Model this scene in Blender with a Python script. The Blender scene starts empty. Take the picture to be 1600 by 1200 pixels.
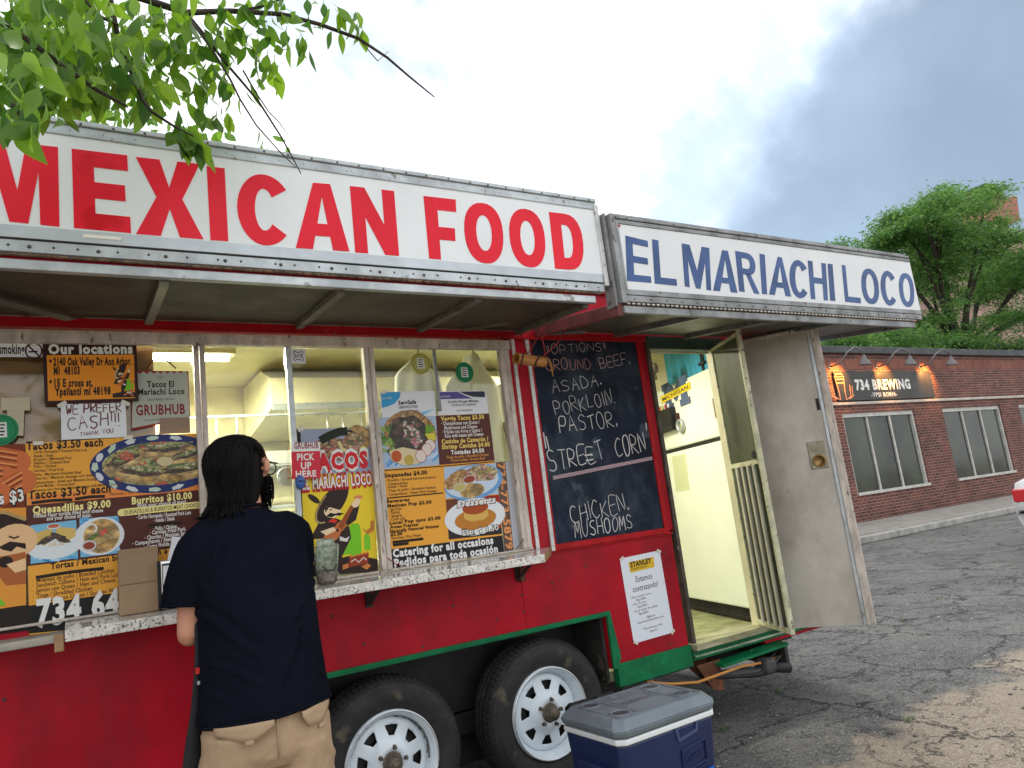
import bpy, bmesh, math, random
from mathutils import Vector, Matrix, noise
random.seed(7)
sc = bpy.context.scene
col = sc.collection
R = math.radians

# ------------------------------------------------------------------ camera
cam = bpy.data.cameras.new('camera'); cam.lens = 25.65; cam.sensor_width = 36
cam.clip_start = .05; cam.clip_end = 600
camo = bpy.data.objects.new('camera', cam); col.objects.link(camo); sc.camera = camo
camo.matrix_world = Matrix(((.854407, .011392, -.519479, 0), (-.505629, -.212084, -.836277, -3.2),
                            (-.119701, .977185, -.175446, 1.31), (0, 0, 0, 1)))
# ------------------------------------------------------------------ sky
SUN_EL, SUN_AZ = 52, 40          # azimuth measured from +Y towards +X
w = bpy.data.worlds.new('World'); sc.world = w; w.use_nodes = True
nt = w.node_tree; N = nt.nodes; L = nt.links
for n in list(N): N.remove(n)
def nn(t, **k):
    n = N.new(t)
    for a, b in k.items(): setattr(n, a, b)
    return n
sky = nn('ShaderNodeTexSky', sky_type='NISHITA'); sky.sun_disc = False
sky.sun_elevation = R(SUN_EL); sky.sun_rotation = R(SUN_AZ)
bgs = nn('ShaderNodeBackground'); bgs.inputs[1].default_value = .12
L.new(sky.outputs[0], bgs.inputs[0])
tc = nn('ShaderNodeTexCoord')
nrm = nn('ShaderNodeVectorMath', operation='NORMALIZE'); L.new(tc.outputs['Generated'], nrm.inputs[0])
nz = nn('ShaderNodeTexNoise'); nz.inputs['Scale'].default_value = 2.6; nz.inputs['Detail'].default_value = 6
nz.inputs['Roughness'].default_value = .55
L.new(nrm.outputs[0], nz.inputs['Vector'])
def lobe(d, lo, hi):
    dt = nn('ShaderNodeVectorMath', operation='DOT_PRODUCT'); dt.inputs[1].default_value = Vector(d).normalized()
    L.new(nrm.outputs[0], dt.inputs[0])
    a = nn('ShaderNodeMath', operation='MULTIPLY_ADD'); L.new(nz.outputs[0], a.inputs[0]); a.inputs[1].default_value = .20
    L.new(dt.outputs['Value'], a.inputs[2])
    m = nn('ShaderNodeMapRange'); m.interpolation_type = 'SMOOTHSTEP'
    m.inputs[1].default_value = lo + .10; m.inputs[2].default_value = hi + .10
    L.new(a.outputs[0], m.inputs[0]); return m.outputs[0]
def mix(f, a, b):
    m = nn('ShaderNodeMix', data_type='RGBA')
    for i, v in ((0, f), (6, a), (7, b)):
        if isinstance(v, (tuple, float, int)): m.inputs[i].default_value = v
        else: L.new(v, m.inputs[i])
    return m.outputs[2]
c0 = mix(lobe((.76, .52, .38), .955, .985), (1.10, 1.11, 1.12, 1), (.52, .64, .82, 1))
c = mix(lobe((.93, .33, .16), .898, .938), c0, (.26, .345, .44, 1))   # slate cloud bank on the right
c = mix(lobe((.42, .60, .675), .955, .984), c, (.50, .61, .76, 1))                      # grey cloud overhead
nz2 = nn('ShaderNodeTexNoise'); nz2.inputs['Scale'].default_value = 5; nz2.inputs['Detail'].default_value = 6
L.new(nrm.outputs[0], nz2.inputs['Vector'])
mr = nn('ShaderNodeMapRange'); mr.inputs[1].default_value = .35; mr.inputs[2].default_value = .75
mr.inputs[3].default_value = .78; mr.inputs[4].default_value = 1.15
L.new(nz2.outputs[0], mr.inputs[0])
bgc = nn('ShaderNodeBackground'); L.new(c, bgc.inputs[0]); L.new(mr.outputs[0], bgc.inputs[1])
mx = nn('ShaderNodeMixShader'); mx.inputs[0].default_value = .86
L.new(bgs.outputs[0], mx.inputs[1]); L.new(bgc.outputs[0], mx.inputs[2])
wo = nn('ShaderNodeOutputWorld'); L.new(mx.outputs[0], wo.inputs[0])
# ------------------------------------------------------------------ sun behind thin cloud
sl = bpy.data.lights.new('sun', 'SUN'); sl.energy = .9; sl.angle = R(14); sl.color = (1, .96, .9)
so = bpy.data.objects.new('sun', sl); col.objects.link(so)
d = Vector((math.sin(R(SUN_AZ)) * math.cos(R(SUN_EL)), math.cos(R(SUN_AZ)) * math.cos(R(SUN_EL)), math.sin(R(SUN_EL))))
so.rotation_euler = d.to_track_quat('Z', 'Y').to_euler()
vs = sc.view_settings; vs.view_transform = 'Standard'; vs.look = 'None'; vs.exposure = .64; vs.gamma = 1; vs.use_curve_mapping = False

# ------------------------------------------------------------------ materials
def M(name, rgb, rough=.5, metal=0., var=0., vs_=6., rgb2=None, bump=0., bs=80., coat=0., stretch=None, emit=0., spots=None, spec=.5, grime=None):
    m = bpy.data.materials.new(name); m.use_nodes = True
    t = m.node_tree; b = t.nodes['Principled BSDF']
    b.inputs['Roughness'].default_value = rough; b.inputs['Metallic'].default_value = metal
    b.inputs['Base Color'].default_value = (*rgb, 1); b.inputs['Coat Weight'].default_value = coat; b.inputs['Specular IOR Level'].default_value = spec
    if emit:
        b.inputs['Emission Color'].default_value = (*rgb, 1); b.inputs['Emission Strength'].default_value = emit
    if var or rgb2 or bump or spots:
        g = t.nodes.new('ShaderNodeTexCoord'); v = g.outputs['Object']
        if stretch:
            mp = t.nodes.new('ShaderNodeMapping'); mp.inputs['Scale'].default_value = stretch
            t.links.new(v, mp.inputs[0]); v = mp.outputs[0]
    out = None
    if var or rgb2:
        n = t.nodes.new('ShaderNodeTexNoise'); n.inputs['Scale'].default_value = vs_; n.inputs['Detail'].default_value = 8
        n.inputs['Roughness'].default_value = .62
        t.links.new(v, n.inputs['Vector'])
        r = t.nodes.new('ShaderNodeValToRGB'); e = r.color_ramp.elements
        c2 = rgb2 or tuple(max(0, x * (1 - var)) for x in rgb)
        c1 = rgb if rgb2 else tuple(min(1, x * (1 + var * .5)) for x in rgb)
        e[0].position = .36; e[1].position = .66; e[0].color = (*c2, 1); e[1].color = (*c1, 1)
        t.links.new(n.outputs[0], r.inputs[0]); out = r.outputs[0]
        rr = t.nodes.new('ShaderNodeMapRange'); rr.inputs[3].default_value = min(1, rough + .12); rr.inputs[4].default_value = max(.05, rough - .08)
        t.links.new(n.outputs[0], rr.inputs[0]); t.links.new(rr.outputs[0], b.inputs['Roughness'])
    if spots:      # (colour, scale, threshold) chips, rust and dirt with a shape of their own
        n2 = t.nodes.new('ShaderNodeTexNoise'); n2.inputs['Scale'].default_value = spots[1]; n2.inputs['Detail'].default_value = 6
        t.links.new(v, n2.inputs['Vector'])
        q = t.nodes.new('ShaderNodeMapRange'); q.inputs[1].default_value = spots[2]; q.inputs[2].default_value = spots[2] + .05
        t.links.new(n2.outputs[0], q.inputs[0])
        mm = t.nodes.new('ShaderNodeMix'); mm.data_type = 'RGBA'; t.links.new(q.outputs[0], mm.inputs[0])
        if out: t.links.new(out, mm.inputs[6])
        else: mm.inputs[6].default_value = (*rgb, 1)
        mm.inputs[7].default_value = (*spots[0], 1); out = mm.outputs[2]
    if grime:      # (colour, scale, strength, stretch) streaks and smears that sit on the surface
        mp2 = t.nodes.new('ShaderNodeMapping'); mp2.inputs['Scale'].default_value = grime[3]; t.links.new(g.outputs['Object'], mp2.inputs[0])
        n4 = t.nodes.new('ShaderNodeTexNoise'); n4.inputs['Scale'].default_value = grime[1]; n4.inputs['Detail'].default_value = 9; n4.inputs['Roughness'].default_value = .68; t.links.new(mp2.outputs[0], n4.inputs['Vector'])
        q4 = t.nodes.new('ShaderNodeMapRange'); q4.inputs[1].default_value = .46; q4.inputs[2].default_value = .74; q4.inputs[4].default_value = grime[2]; t.links.new(n4.outputs[0], q4.inputs[0])
        m4 = t.nodes.new('ShaderNodeMix'); m4.data_type = 'RGBA'; t.links.new(q4.outputs[0], m4.inputs[0])
        if out: t.links.new(out, m4.inputs[6])
        else: m4.inputs[6].default_value = (*rgb, 1)
        m4.inputs[7].default_value = (*grime[0], 1); out = m4.outputs[2]
    if out: t.links.new(out, b.inputs['Base Color'])
    if bump:
        n3 = t.nodes.new('ShaderNodeTexNoise'); n3.inputs['Scale'].default_value = bs; n3.inputs['Detail'].default_value = 4
        t.links.new(v, n3.inputs['Vector'])
        bp = t.nodes.new('ShaderNodeBump'); bp.inputs['Strength'].default_value = bump; bp.inputs['Distance'].default_value = .01
        t.links.new(n3.outputs[0], bp.inputs['Height']); t.links.new(bp.outputs[0], b.inputs['Normal'])
    return m
red = M('red_paint', (.44, .006, .020), .42, 0, .28, 2.2, bump=.35, bs=5, spots=((.60, .30, .28), 46, .735), spec=.16, grime=((.10, .015, .018), 3, .75, (1, 1, .35)))
redtrim = M('red_trim', (.42, .006, .012), .45, 0, .25, 8, spots=((.2, .12, .1), 30, .68), spec=.2)
green = M('green_paint', (.004, .16, .060), .42, 0, .3, 8, spec=.2, bump=.1, bs=40, spots=((.55, .55, .45), 34, .70))
alu = M('aged_aluminium', (.50, .54, .56), .42, .55, .28, 7, bump=.12, bs=60, spots=((.24, .23, .21), 18, .66))
alud = M('dull_aluminium', (.27, .28, .285), .5, .5, .35, 9, bump=.12, bs=60, spots=((.12, .11, .10), 16, .62))
frame = M('weathered_window_frame', (.60, .53, .47), .55, .1, .35, 22, stretch=(1, 1, .3), spots=((.13, .09, .065), 38, .63), bump=.25, bs=90)
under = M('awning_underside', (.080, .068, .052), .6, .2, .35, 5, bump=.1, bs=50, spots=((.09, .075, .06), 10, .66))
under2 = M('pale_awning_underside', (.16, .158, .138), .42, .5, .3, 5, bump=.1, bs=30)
signw = M('white_sign_face', (.80, .84, .86), .32, 0, .06, 3, spots=((.52, .50, .42), 13, .73))
signr = M('sign_red', (.80, .018, .040), .36, 0, .12, 2.2, spots=((.62, .010, .02), 4, .60), spec=.2)
signb = M('sign_blue', (.028, .085, .26), .45, 0, .3, 7)
signe = M('sign_letter_edge', (.05, .015, .02), .5)
black = M('black_rubbery', (.012, .012, .014), .6, 0, .4, 10)
dark = M('dark_grime', (.03, .028, .026), .7, 0, .5, 8)
rust = M('rusty_steel', (.16, .06, .03), .75, .3, .5, 12, bump=.3, bs=60)
screwm = M('screw_heads', (.10, .10, .10), .5, .7)
tyrem = M('tyre_rubber', (.022, .021, .021), .72, 0, .4, 14, bump=.3, bs=120, spots=((.085, .07, .05), 7, .60))
rimm = M('white_rim', (.72, .80, .86), .3, 0, .10, 6, coat=.3, spots=((.14, .11, .09), 22, .70))
hubm = M('dirty_hub', (.16, .13, .10), .6, .5, .5, 30, bump=.4, bs=90)
chromem = M('rim_bead', (.62, .66, .70), .25, .6, .2, 20)
counterm = M('speckled_counter', (.76, .74, .70), .14, 0, .25, 40, coat=.5, spots=((.13, .12, .12), 130, .57))
woodm = M('raw_wood', (.36, .22, .11), .7, 0, .5, 14, stretch=(.2, 1, 1), bump=.2, bs=60)
boardm = M('chalkboard_slate', (.014, .022, .045), .6, spec=.15, metal=0, var=0, vs_=4.5, rgb2=(.008, .012, .022), bump=.05, bs=50, spots=((.055, .075, .10), 5, .60), grime=((.075, .10, .13), 3.5, .75, (1, 1, .6)))
chalk = M('chalk_white', (.62, .60, .60), .9)
chalkp = M('chalk_pink', (.60, .42, .46), .9)
chalko = M('chalk_rose', (.48, .26, .26), .9)
paper = M('white_paper', (.76, .79, .84), .6, 0, .05, 5)
stainless = M('stainless_wall', (.74, .70, .44), .30, .15, .22, 2.5, bump=.15, bs=7)
creamw = M('cream_wall', (.66, .62, .42), .45, 0, .2, 3)
fridgem = M('cream_fridge', (.76, .82, .70), .32, 0, .05, 3, coat=.2)
bluem = M('blue_cabinet', (.06, .42, .66), .5, 0, .25, 6, stretch=(3, 3, .4))
doorm = M('grey_door_panel', (.56, .53, .475), .5, .1, 0, 2.2, rgb2=(.40, .37, .32), grime=((.22, .17, .12), 2.4, .75, (1, 1, .6)), bump=.1, bs=24, spots=((.16, .14, .12), 22, .72))
screend = M('grimy_screen', (.065, .078, .05), .5, .2, .6, 4, stretch=(1, 1, .3), bump=.15, bs=30, spots=((.16, .17, .12), 40, .66))
glassm = bpy.data.materials.new('window_glass'); glassm.use_nodes = True
t = glassm.node_tree; t.nodes.remove(t.nodes['Principled BSDF'])
a = t.nodes.new('ShaderNodeBsdfTransparent'); a.inputs[0].default_value = (.93, .95, .90, 1)
g = t.nodes.new('ShaderNodeBsdfGlossy'); g.inputs['Roughness'].default_value = .06; g.inputs[0].default_value = (.9, .9, .9, 1)
f = t.nodes.new('ShaderNodeFresnel'); f.inputs[0].default_value = 1.5
x = t.nodes.new('ShaderNodeMixShader'); t.links.new(f.outputs[0], x.inputs[0]); t.links.new(a.outputs[0], x.inputs[1]); t.links.new(g.outputs[0], x.inputs[2])
t.links.new(x.outputs[0], t.nodes['Material Output'].inputs[0])
_fl = {}
def flat(rgb, rough=.45):
    k = tuple(round(v, 3) for v in rgb)
    if k not in _fl:
        _fl[k] = M('print_ink', k, rough, spec=.22)
    return _fl[k]
def s2l(r, g, b):
    return tuple(((v / 255) / 12.92 if v < 11 else (((v / 255) + .055) / 1.055) ** 2.4) for v in (r, g, b))
WHITE = (.78, .78, .76); BLK = (.012, .012, .012); ORG = s2l(232, 165, 62); BRN = s2l(84, 44, 38); CRM = s2l(238, 226, 150)
YEL = s2l(236, 208, 50)

# ------------------------------------------------------------------ mesh helpers
class MB:
    def __init__(s): s.v = []; s.f = []; s.m = []; s.sm = []; s.mats = []; s.k = 0
    def mi(s, mat):
        if mat is None: return 0
        if mat not in s.mats: s.mats.append(mat)
        return s.mats.index(mat)
    def add(s, v, f, mat=None, smooth=False):
        o = len(s.v); i = s.mi(mat); s.v += [tuple(p) for p in v]
        for q in f: s.f.append([a + o for a in q]); s.m.append(i); s.sm.append(smooth)
        return s
    def box(s, x0, x1, y0, y1, z0, z1, mat=None, mtx=None):
        v = [Vector(p) for p in ((x0, y0, z0), (x1, y0, z0), (x1, y1, z0), (x0, y1, z0), (x0, y0, z1), (x1, y0, z1), (x1, y1, z1), (x0, y1, z1))]
        if mtx: v = [mtx @ p for p in v]
        return s.add(v, [(0, 3, 2, 1), (4, 5, 6, 7), (0, 1, 5, 4), (1, 2, 6, 5), (2, 3, 7, 6), (3, 0, 4, 7)], mat)
    def bar(s, a, b, w, h, mat=None, up=(0, 0, 1)):
        a = Vector(a); b = Vector(b); d = (b - a); l = d.length; d.normalize()
        u = Vector(up); x = d.cross(u)
        if x.length < 1e-4: x = d.cross(Vector((0, 1, 0)))
        x.normalize(); u = x.cross(d)
        m = Matrix((( d.x, x.x, u.x, a.x), (d.y, x.y, u.y, a.y), (d.z, x.z, u.z, a.z), (0, 0, 0, 1)))
        return s.box(0, l, -w / 2, w / 2, -h / 2, h / 2, mat, m)
    def tube(s, pts, r, seg=8, mat=None, cap=True, flat_=1.):
        pts = [Vector(p) for p in pts]; n = len(pts); rs = r if isinstance(r, (list, tuple)) else [r] * n
        V = []; F = []; ref = None
        for i, p in enumerate(pts):
            d = (pts[min(i + 1, n - 1)] - pts[max(i - 1, 0)]).normalized()
            if ref is None: ref = d.orthogonal().normalized()
            ref = (ref - d * ref.dot(d)).normalized(); b = d.cross(ref)
            for k in range(seg):
                a = 2 * math.pi * k / seg
                V.append(p + ref * math.cos(a) * rs[i] + b * math.sin(a) * rs[i] * flat_)
        for i in range(n - 1):
            for k in range(seg):
                F.append((i * seg + k, i * seg + (k + 1) % seg, (i + 1) * seg + (k + 1) % seg, (i + 1) * seg + k))
        if cap: F.append(tuple(range(seg))[::-1]); F.append(tuple((n - 1) * seg + k for k in range(seg)))
        return s.add(V, F, mat, True)
    def lathe(s, c, axis, prof, seg=24, mat=None, smooth=True):
        """prof: (radius, offset along axis)"""
        c = Vector(c); ax = Vector(axis).normalized(); u = ax.orthogonal().normalized(); w_ = ax.cross(u)
        V = []; F = []
        for r, h in prof:
            for k in range(seg):
                a = 2 * math.pi * k / seg
                V.append(c + ax * h + (u * math.cos(a) + w_ * math.sin(a)) * r)
        for i in range(len(prof) - 1):
            for k in range(seg):
                F.append((i * seg + k, i * seg + (k + 1) % seg, (i + 1) * seg + (k + 1) % seg, (i + 1) * seg + k))
        return s.add(V, F, mat, smooth)
    def poly(s, pts, y0, y1=None, mat=None):
        """polygon of (x,z) points facing -Y at y0, extruded back to y1"""
        n = len(pts)
        if y1 is None: s.k += 1; y0 -= s.k * 4e-6      # print layers never share a plane
        ar = sum(pts[i][0] * pts[(i + 1) % n][1] - pts[(i + 1) % n][0] * pts[i][1] for i in range(n))
        if ar < 0: pts = pts[::-1]
        V = [(p[0], y0, p[1]) for p in pts]; F = [tuple(range(n))]
        if y1 is not None:
            V += [(p[0], y1, p[1]) for p in pts]
            F.append(tuple(range(2 * n - 1, n - 1, -1)))
            F += [(i, n + i, n + (i + 1) % n, (i + 1) % n) for i in range(n)]
        return s.add(V, F, mat)
    def build(s, name, mat=None, parent=None, bevel=0, seg=2, smooth=None, **props):
        me = bpy.data.meshes.new(name); me.from_pydata(s.v, [], s.f)
        mats = s.mats if s.mats else [mat]
        if s.mats and mat and mat not in mats: pass
        for m_ in mats: me.materials.append(m_)
        me.polygons.foreach_set('material_index', s.m)
        me.polygons.foreach_set('use_smooth', s.sm if smooth is None else [smooth] * len(s.f))
        me.update()
        o = bpy.data.objects.new(name, me); link(o, parent)
        if bevel:
            b = o.modifiers.new('bevel', 'BEVEL'); b.width = bevel; b.segments = seg; b.limit_method = 'ANGLE'; b.angle_limit = R(40)
        for k, v_ in props.items(): o[k] = v_
        return o
def link(o, parent=None):
    col.objects.link(o)
    if parent:
        o.parent = parent; o.matrix_parent_inverse = wmat(parent).inverted()
def wmat(o):
    m = Matrix.LocRotScale(o.location, o.rotation_euler, o.scale)
    if o.parent: m = wmat(o.parent) @ o.matrix_parent_inverse @ m
    return m
def thing(name, loc, label, cat, group=None, rot=0):
    o = bpy.data.objects.new(name, None); o.location = loc; o.rotation_euler = (0, 0, rot); col.objects.link(o)
    o.empty_display_size = .1
    return tag(o, label, cat, group)
def tag(o, label, cat, group=None):
    o['label'] = label; o['category'] = cat
    if group: o['group'] = group
    return o
def lbl(o, s_): o['label'] = s_; return o

# ------------------------------------------------------------------ text
_tc = {}
def glyphs(s, bold):
    k = (s, bold)
    if k in _tc: return _tc[k]
    cu = bpy.data.curves.new('t', 'FONT'); cu.body = s; cu.size = 1; cu.resolution_u = 2; cu.offset = bold; cu.space_character = 1 + bold * 3
    o = bpy.data.objects.new('t', cu); col.objects.link(o)
    dg = bpy.context.evaluated_depsgraph_get(); me = bpy.data.meshes.new_from_object(o.evaluated_get(dg))
    V = [v.co.copy() for v in me.vertices]; F = [tuple(p.vertices) for p in me.polygons]
    bpy.data.objects.remove(o); bpy.data.curves.remove(cu); bpy.data.meshes.remove(me)
    _tc[k] = (V, F); return _tc[k]
CAP = None
def cap():
    global CAP
    if CAP is None: CAP = max(v.y for v in glyphs('H', 0)[0])
    return CAP
def text(mb, s, a, b, h, y, mat, bold=0., slant=0.):
    """flat lettering along the line a-b (x,z), cap height h, on a plane facing -Y"""
    V, F = glyphs(s, bold)
    if not V: return
    x0 = min(v.x for v in V); x1 = max(v.x for v in V)
    ax, az = a; bx, bz = b; l = math.hypot(bx - ax, bz - az); dx, dz = (bx - ax) / l, (bz - az) / l
    sx = l / (x1 - x0); sz = h / cap()
    out = []; mb.k += 1; y -= mb.k * 4e-6
    for v in V:
        u = (v.x - x0) * sx + slant * v.y * sz; t_ = v.y * sz
        out.append((ax + dx * u - dz * t_, y, az + dz * u + dx * t_))
    # face towards -Y
    F2 = []
    for q in F:
        p = [out[i] for i in q]
        ar = sum(p[i][0] * p[(i + 1) % len(p)][2] - p[(i + 1) % len(p)][0] * p[i][2] for i in range(len(p)))
        F2.append(q if ar > 0 else q[::-1])
    mb.add(out, F2, mat)
SF = {'A': [[(0, 0), (.5, 1), (1, 0)], [(.2, .38), (.82, .42)]], 'B': [[(0, 0), (0, 1), (.7, .95), (.85, .75), (.6, .55), (0, .5)], [(.6, .55), (.95, .35), (.8, .05), (0, 0)]],
 'C': [[(.95, .85), (.6, 1), (.2, .8), (0, .45), (.2, .1), (.6, 0), (1, .15)]], 'D': [[(0, 0), (.05, 1), (.6, .9), (1, .5), (.7, .1), (0, 0)]],
 'E': [[(1, 1), (0, 1), (0, 0), (1, .05)], [(0, .5), (.8, .52)]], 'F': [[(1, 1), (0, .97), (0, 0)], [(0, .5), (.75, .55)]], 'G': [[(.95, .85), (.5, 1), (.1, .7), (0, .35), (.4, 0), (.9, .1), (.95, .45), (.5, .42)]],
 'H': [[(0, 0), (.05, 1)], [(1, 0), (.95, 1)], [(0, .5), (1, .52)]], 'I': [[(.5, 0), (.5, 1)]], 'K': [[(0, 0), (.03, 1)], [(.9, 1), (.05, .45), (1, 0)]],
 'L': [[(0, 1), (.03, .02), (.9, .05)]], 'M': [[(0, 0), (.15, 1), (.5, .35), (.85, 1), (1, 0)]], 'N': [[(0, 0), (.05, 1), (.9, .05), (1, 1)]],
 'O': [[(.5, 1), (.1, .8), (0, .4), (.3, 0), (.8, .1), (1, .5), (.85, .9), (.5, 1)]], 'P': [[(0, 0), (.05, 1), (.8, .95), (.9, .65), (.6, .45), (.05, .45)]],
 'R': [[(0, 0), (.05, 1), (.8, .95), (.9, .7), (.6, .5), (.05, .48), (1, 0)]], 'S': [[(.95, .88), (.5, 1), (.1, .8), (.3, .55), (.8, .42), (.9, .15), (.5, 0), (0, .1)]],
 'T': [[(0, .97), (1, 1)], [(.5, 1), (.5, 0)]], 'U': [[(0, 1), (.05, .25), (.4, 0), (.85, .15), (1, 1)]], 'W': [[(0, 1), (.25, 0), (.5, .7), (.75, 0), (1, 1)]],
 'Y': [[(0, 1), (.5, .5), (1, 1)], [(.5, .5), (.4, 0)]], '.': [[(.2, .0), (.4, .08), (.3, .14), (.15, .05)]], '!': [[(.5, 1), (.45, .3)], [(.42, .05), (.45, .0)]], '"': [[(.3, 1.1), (.35, .8)], [(.6, 1.15), (.65, .85)]], 'Q': [[(.3, 1), (.35, .1)], [(.7, .95), (.75, .2)]]}
NARROW = {'I': .35, '.': .45, '!': .35, '"': .5, ' ': .6, 'Q': .5}
def hand(mb, s, a, b, h, y, mat, r, jit=.05, rnd=random.Random(3)):
    """hand-written capitals, as thin raised strokes"""
    tot = sum(NARROW.get(c_, 1) for c_ in s); ax, az = a; bx, bz = b
    l = math.hypot(bx - ax, bz - az); dx, dz = (bx - ax) / l, (bz - az) / l; u = 0; cw = l / tot
    for c_ in s:
        wd = NARROW.get(c_, 1) * cw; hh = h * rnd.uniform(.88, 1.12); off = rnd.uniform(-.06, .06) * h; sh = rnd.uniform(-.05, .09)
        for st in SF.get(c_, []):
            pts = []
            for i, (px, pz) in enumerate(st):
                q = (u + wd * (.1 + .74 * px) + sh * hh * pz + rnd.uniform(-jit, jit) * wd * .5, off + hh * (pz + rnd.uniform(-jit, jit)))
                pts.append(q)
            # smooth a little
            sm = []
            for i in range(len(pts) - 1):
                for k in range(3 if len(pts) > 3 else 1):
                    tt = k / (3 if len(pts) > 3 else 1)
                    p0 = pts[max(i - 1, 0)]; p1 = pts[i]; p2 = pts[i + 1]; p3 = pts[min(i + 2, len(pts) - 1)]
                    cr = lambda q0, q1, q2, q3: .5 * ((2 * q1) + (-q0 + q2) * tt + (2 * q0 - 5 * q1 + 4 * q2 - q3) * tt ** 2 + (-q0 + 3 * q1 - 3 * q2 + q3) * tt ** 3)
                    sm.append((cr(p0[0], p1[0], p2[0], p3[0]), cr(p0[1], p1[1], p2[1], p3[1])))
            sm.append(pts[-1])
            W_ = [(ax + dx * p[0] - dz * p[1], az + dz * p[0] + dx * p[1]) for p in sm]
            ribbon(mb, W_, r * rnd.uniform(.75, 1.2), y, mat)
        u += wd
def ribbon(mb, W_, r, y, mat):
    mb.k += 1; y -= mb.k * 4e-6
    V = []
    for i, p in enumerate(W_):
        q0 = W_[max(i - 1, 0)]; q1 = W_[min(i + 1, len(W_) - 1)]
        ex, ez = q1[0] - q0[0], q1[1] - q0[1]; ll = math.hypot(ex, ez) or 1; nx, nz_ = -ez / ll * r, ex / ll * r
        V += [(p[0] + nx, y, p[1] + nz_), (p[0] - nx, y, p[1] - nz_)]
    mb.add(V, [(2 * i, 2 * i + 1, 2 * i + 3, 2 * i + 2) for i in range(len(W_) - 1)], mat)
def ell(c_, rx, rz, n=20, rot=0, a0=0, a1=360):
    P_ = []; full = a1 - a0 >= 360
    for k in range(n if full else n + 1):
        a = R(a0 + (a1 - a0) * k / n); x_, z_ = rx * math.cos(a), rz * math.sin(a)
        P_.append((c_[0] + x_ * math.cos(rot) - z_ * math.sin(rot), c_[1] + x_ * math.sin(rot) + z_ * math.cos(rot)))
    return P_
def quad(a, b, c_, d_): return [a, b, c_, d_]
def strip(a, b, h): return [a, b, (b[0], b[1] + h), (a[0], a[1] + h)]
def lerp4(q, u, v_):
    """point in a quad TL,TR,BR,BL"""
    t_ = [q[0][i] + (q[1][i] - q[0][i]) * u for i in (0, 1)]; b_ = [q[3][i] + (q[2][i] - q[3][i]) * u for i in (0, 1)]
    return (t_[0] + (b_[0] - t_[0]) * v_, t_[1] + (b_[1] - t_[1]) * v_)
_fm = {}
def foodmat(key, pal, scale, dist=.5):
    if key in _fm: return _fm[key]
    m = bpy.data.materials.new('food_photo_' + key); m.use_nodes = True; t = m.node_tree; b = t.nodes['Principled BSDF']; lk = t.links.new
    g = t.nodes.new('ShaderNodeTexCoord'); mp = t.nodes.new('ShaderNodeMapping'); mp.inputs['Scale'].default_value = (1, 0, 1.5); lk(g.outputs['Object'], mp.inputs[0])
    n = t.nodes.new('ShaderNodeTexNoise'); n.inputs['Scale'].default_value = scale * .45; n.inputs['Detail'].default_value = 3; lk(mp.outputs[0], n.inputs['Vector'])
    sc_ = t.nodes.new('ShaderNodeVectorMath'); sc_.operation = 'SCALE'; sc_.inputs['Scale'].default_value = dist / scale * 4; lk(n.outputs['Color'], sc_.inputs[0])
    ad = t.nodes.new('ShaderNodeVectorMath'); ad.operation = 'ADD'; lk(mp.outputs[0], ad.inputs[0]); lk(sc_.outputs[0], ad.inputs[1])
    v = t.nodes.new('ShaderNodeTexVoronoi'); v.inputs['Scale'].default_value = scale; lk(ad.outputs[0], v.inputs['Vector'])
    sp_ = t.nodes.new('ShaderNodeSeparateColor'); lk(v.outputs['Color'], sp_.inputs[0])
    r = t.nodes.new('ShaderNodeValToRGB'); r.color_ramp.interpolation = 'CONSTANT'; e = r.color_ramp.elements
    while len(e) < len(pal): e.new(.5)
    for i, c_ in enumerate(pal): e[i].position = i / len(pal); e[i].color = (*c_, 1)
    lk(sp_.outputs[0], r.inputs[0])
    dd = t.nodes.new('ShaderNodeMapRange'); dd.inputs[1].default_value = .1; dd.inputs[2].default_value = .75; dd.inputs[3].default_value = 1.25; dd.inputs[4].default_value = .45; lk(v.outputs['Distance'], dd.inputs[0])
    n2 = t.nodes.new('ShaderNodeTexNoise'); n2.inputs['Scale'].default_value = scale * 2.2; n2.inputs['Detail'].default_value = 5; lk(mp.outputs[0], n2.inputs['Vector'])
    d2 = t.nodes.new('ShaderNodeMapRange'); d2.inputs[1].default_value = .3; d2.inputs[2].default_value = .7; d2.inputs[3].default_value = .5; d2.inputs[4].default_value = 1.3; lk(n2.outputs[0], d2.inputs[0])
    mu = t.nodes.new('ShaderNodeMath'); mu.operation = 'MULTIPLY'; lk(dd.outputs[0], mu.inputs[0]); lk(d2.outputs[0], mu.inputs[1])
    cc = t.nodes.new('ShaderNodeVectorMath'); cc.operation = 'SCALE'; lk(r.outputs[0], cc.inputs[0]); lk(mu.outputs[0], cc.inputs['Scale']); lk(cc.outputs[0], b.inputs['Base Color']); b.inputs['Roughness'].default_value = .4
    _fm[key] = m; return m
def blob(c_, rx, rz, n=26, rot=0, j=.10, rnd_=random.Random(1)):
    P_ = []; ph = [rnd_.uniform(0, 6) for _ in range(3)]
    for k in range(n):
        a = 2 * math.pi * k / n; q = 1 + j * (math.sin(2 * a + ph[0]) * .5 + math.sin(5 * a + ph[1]) * .5 + math.sin(9 * a + ph[2]) * .3); x_, z_ = rx * q * math.cos(a), rz * q * math.sin(a)
        P_.append((c_[0] + x_ * math.cos(rot) - z_ * math.sin(rot), c_[1] + x_ * math.sin(rot) + z_ * math.cos(rot)))
    return P_
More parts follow.
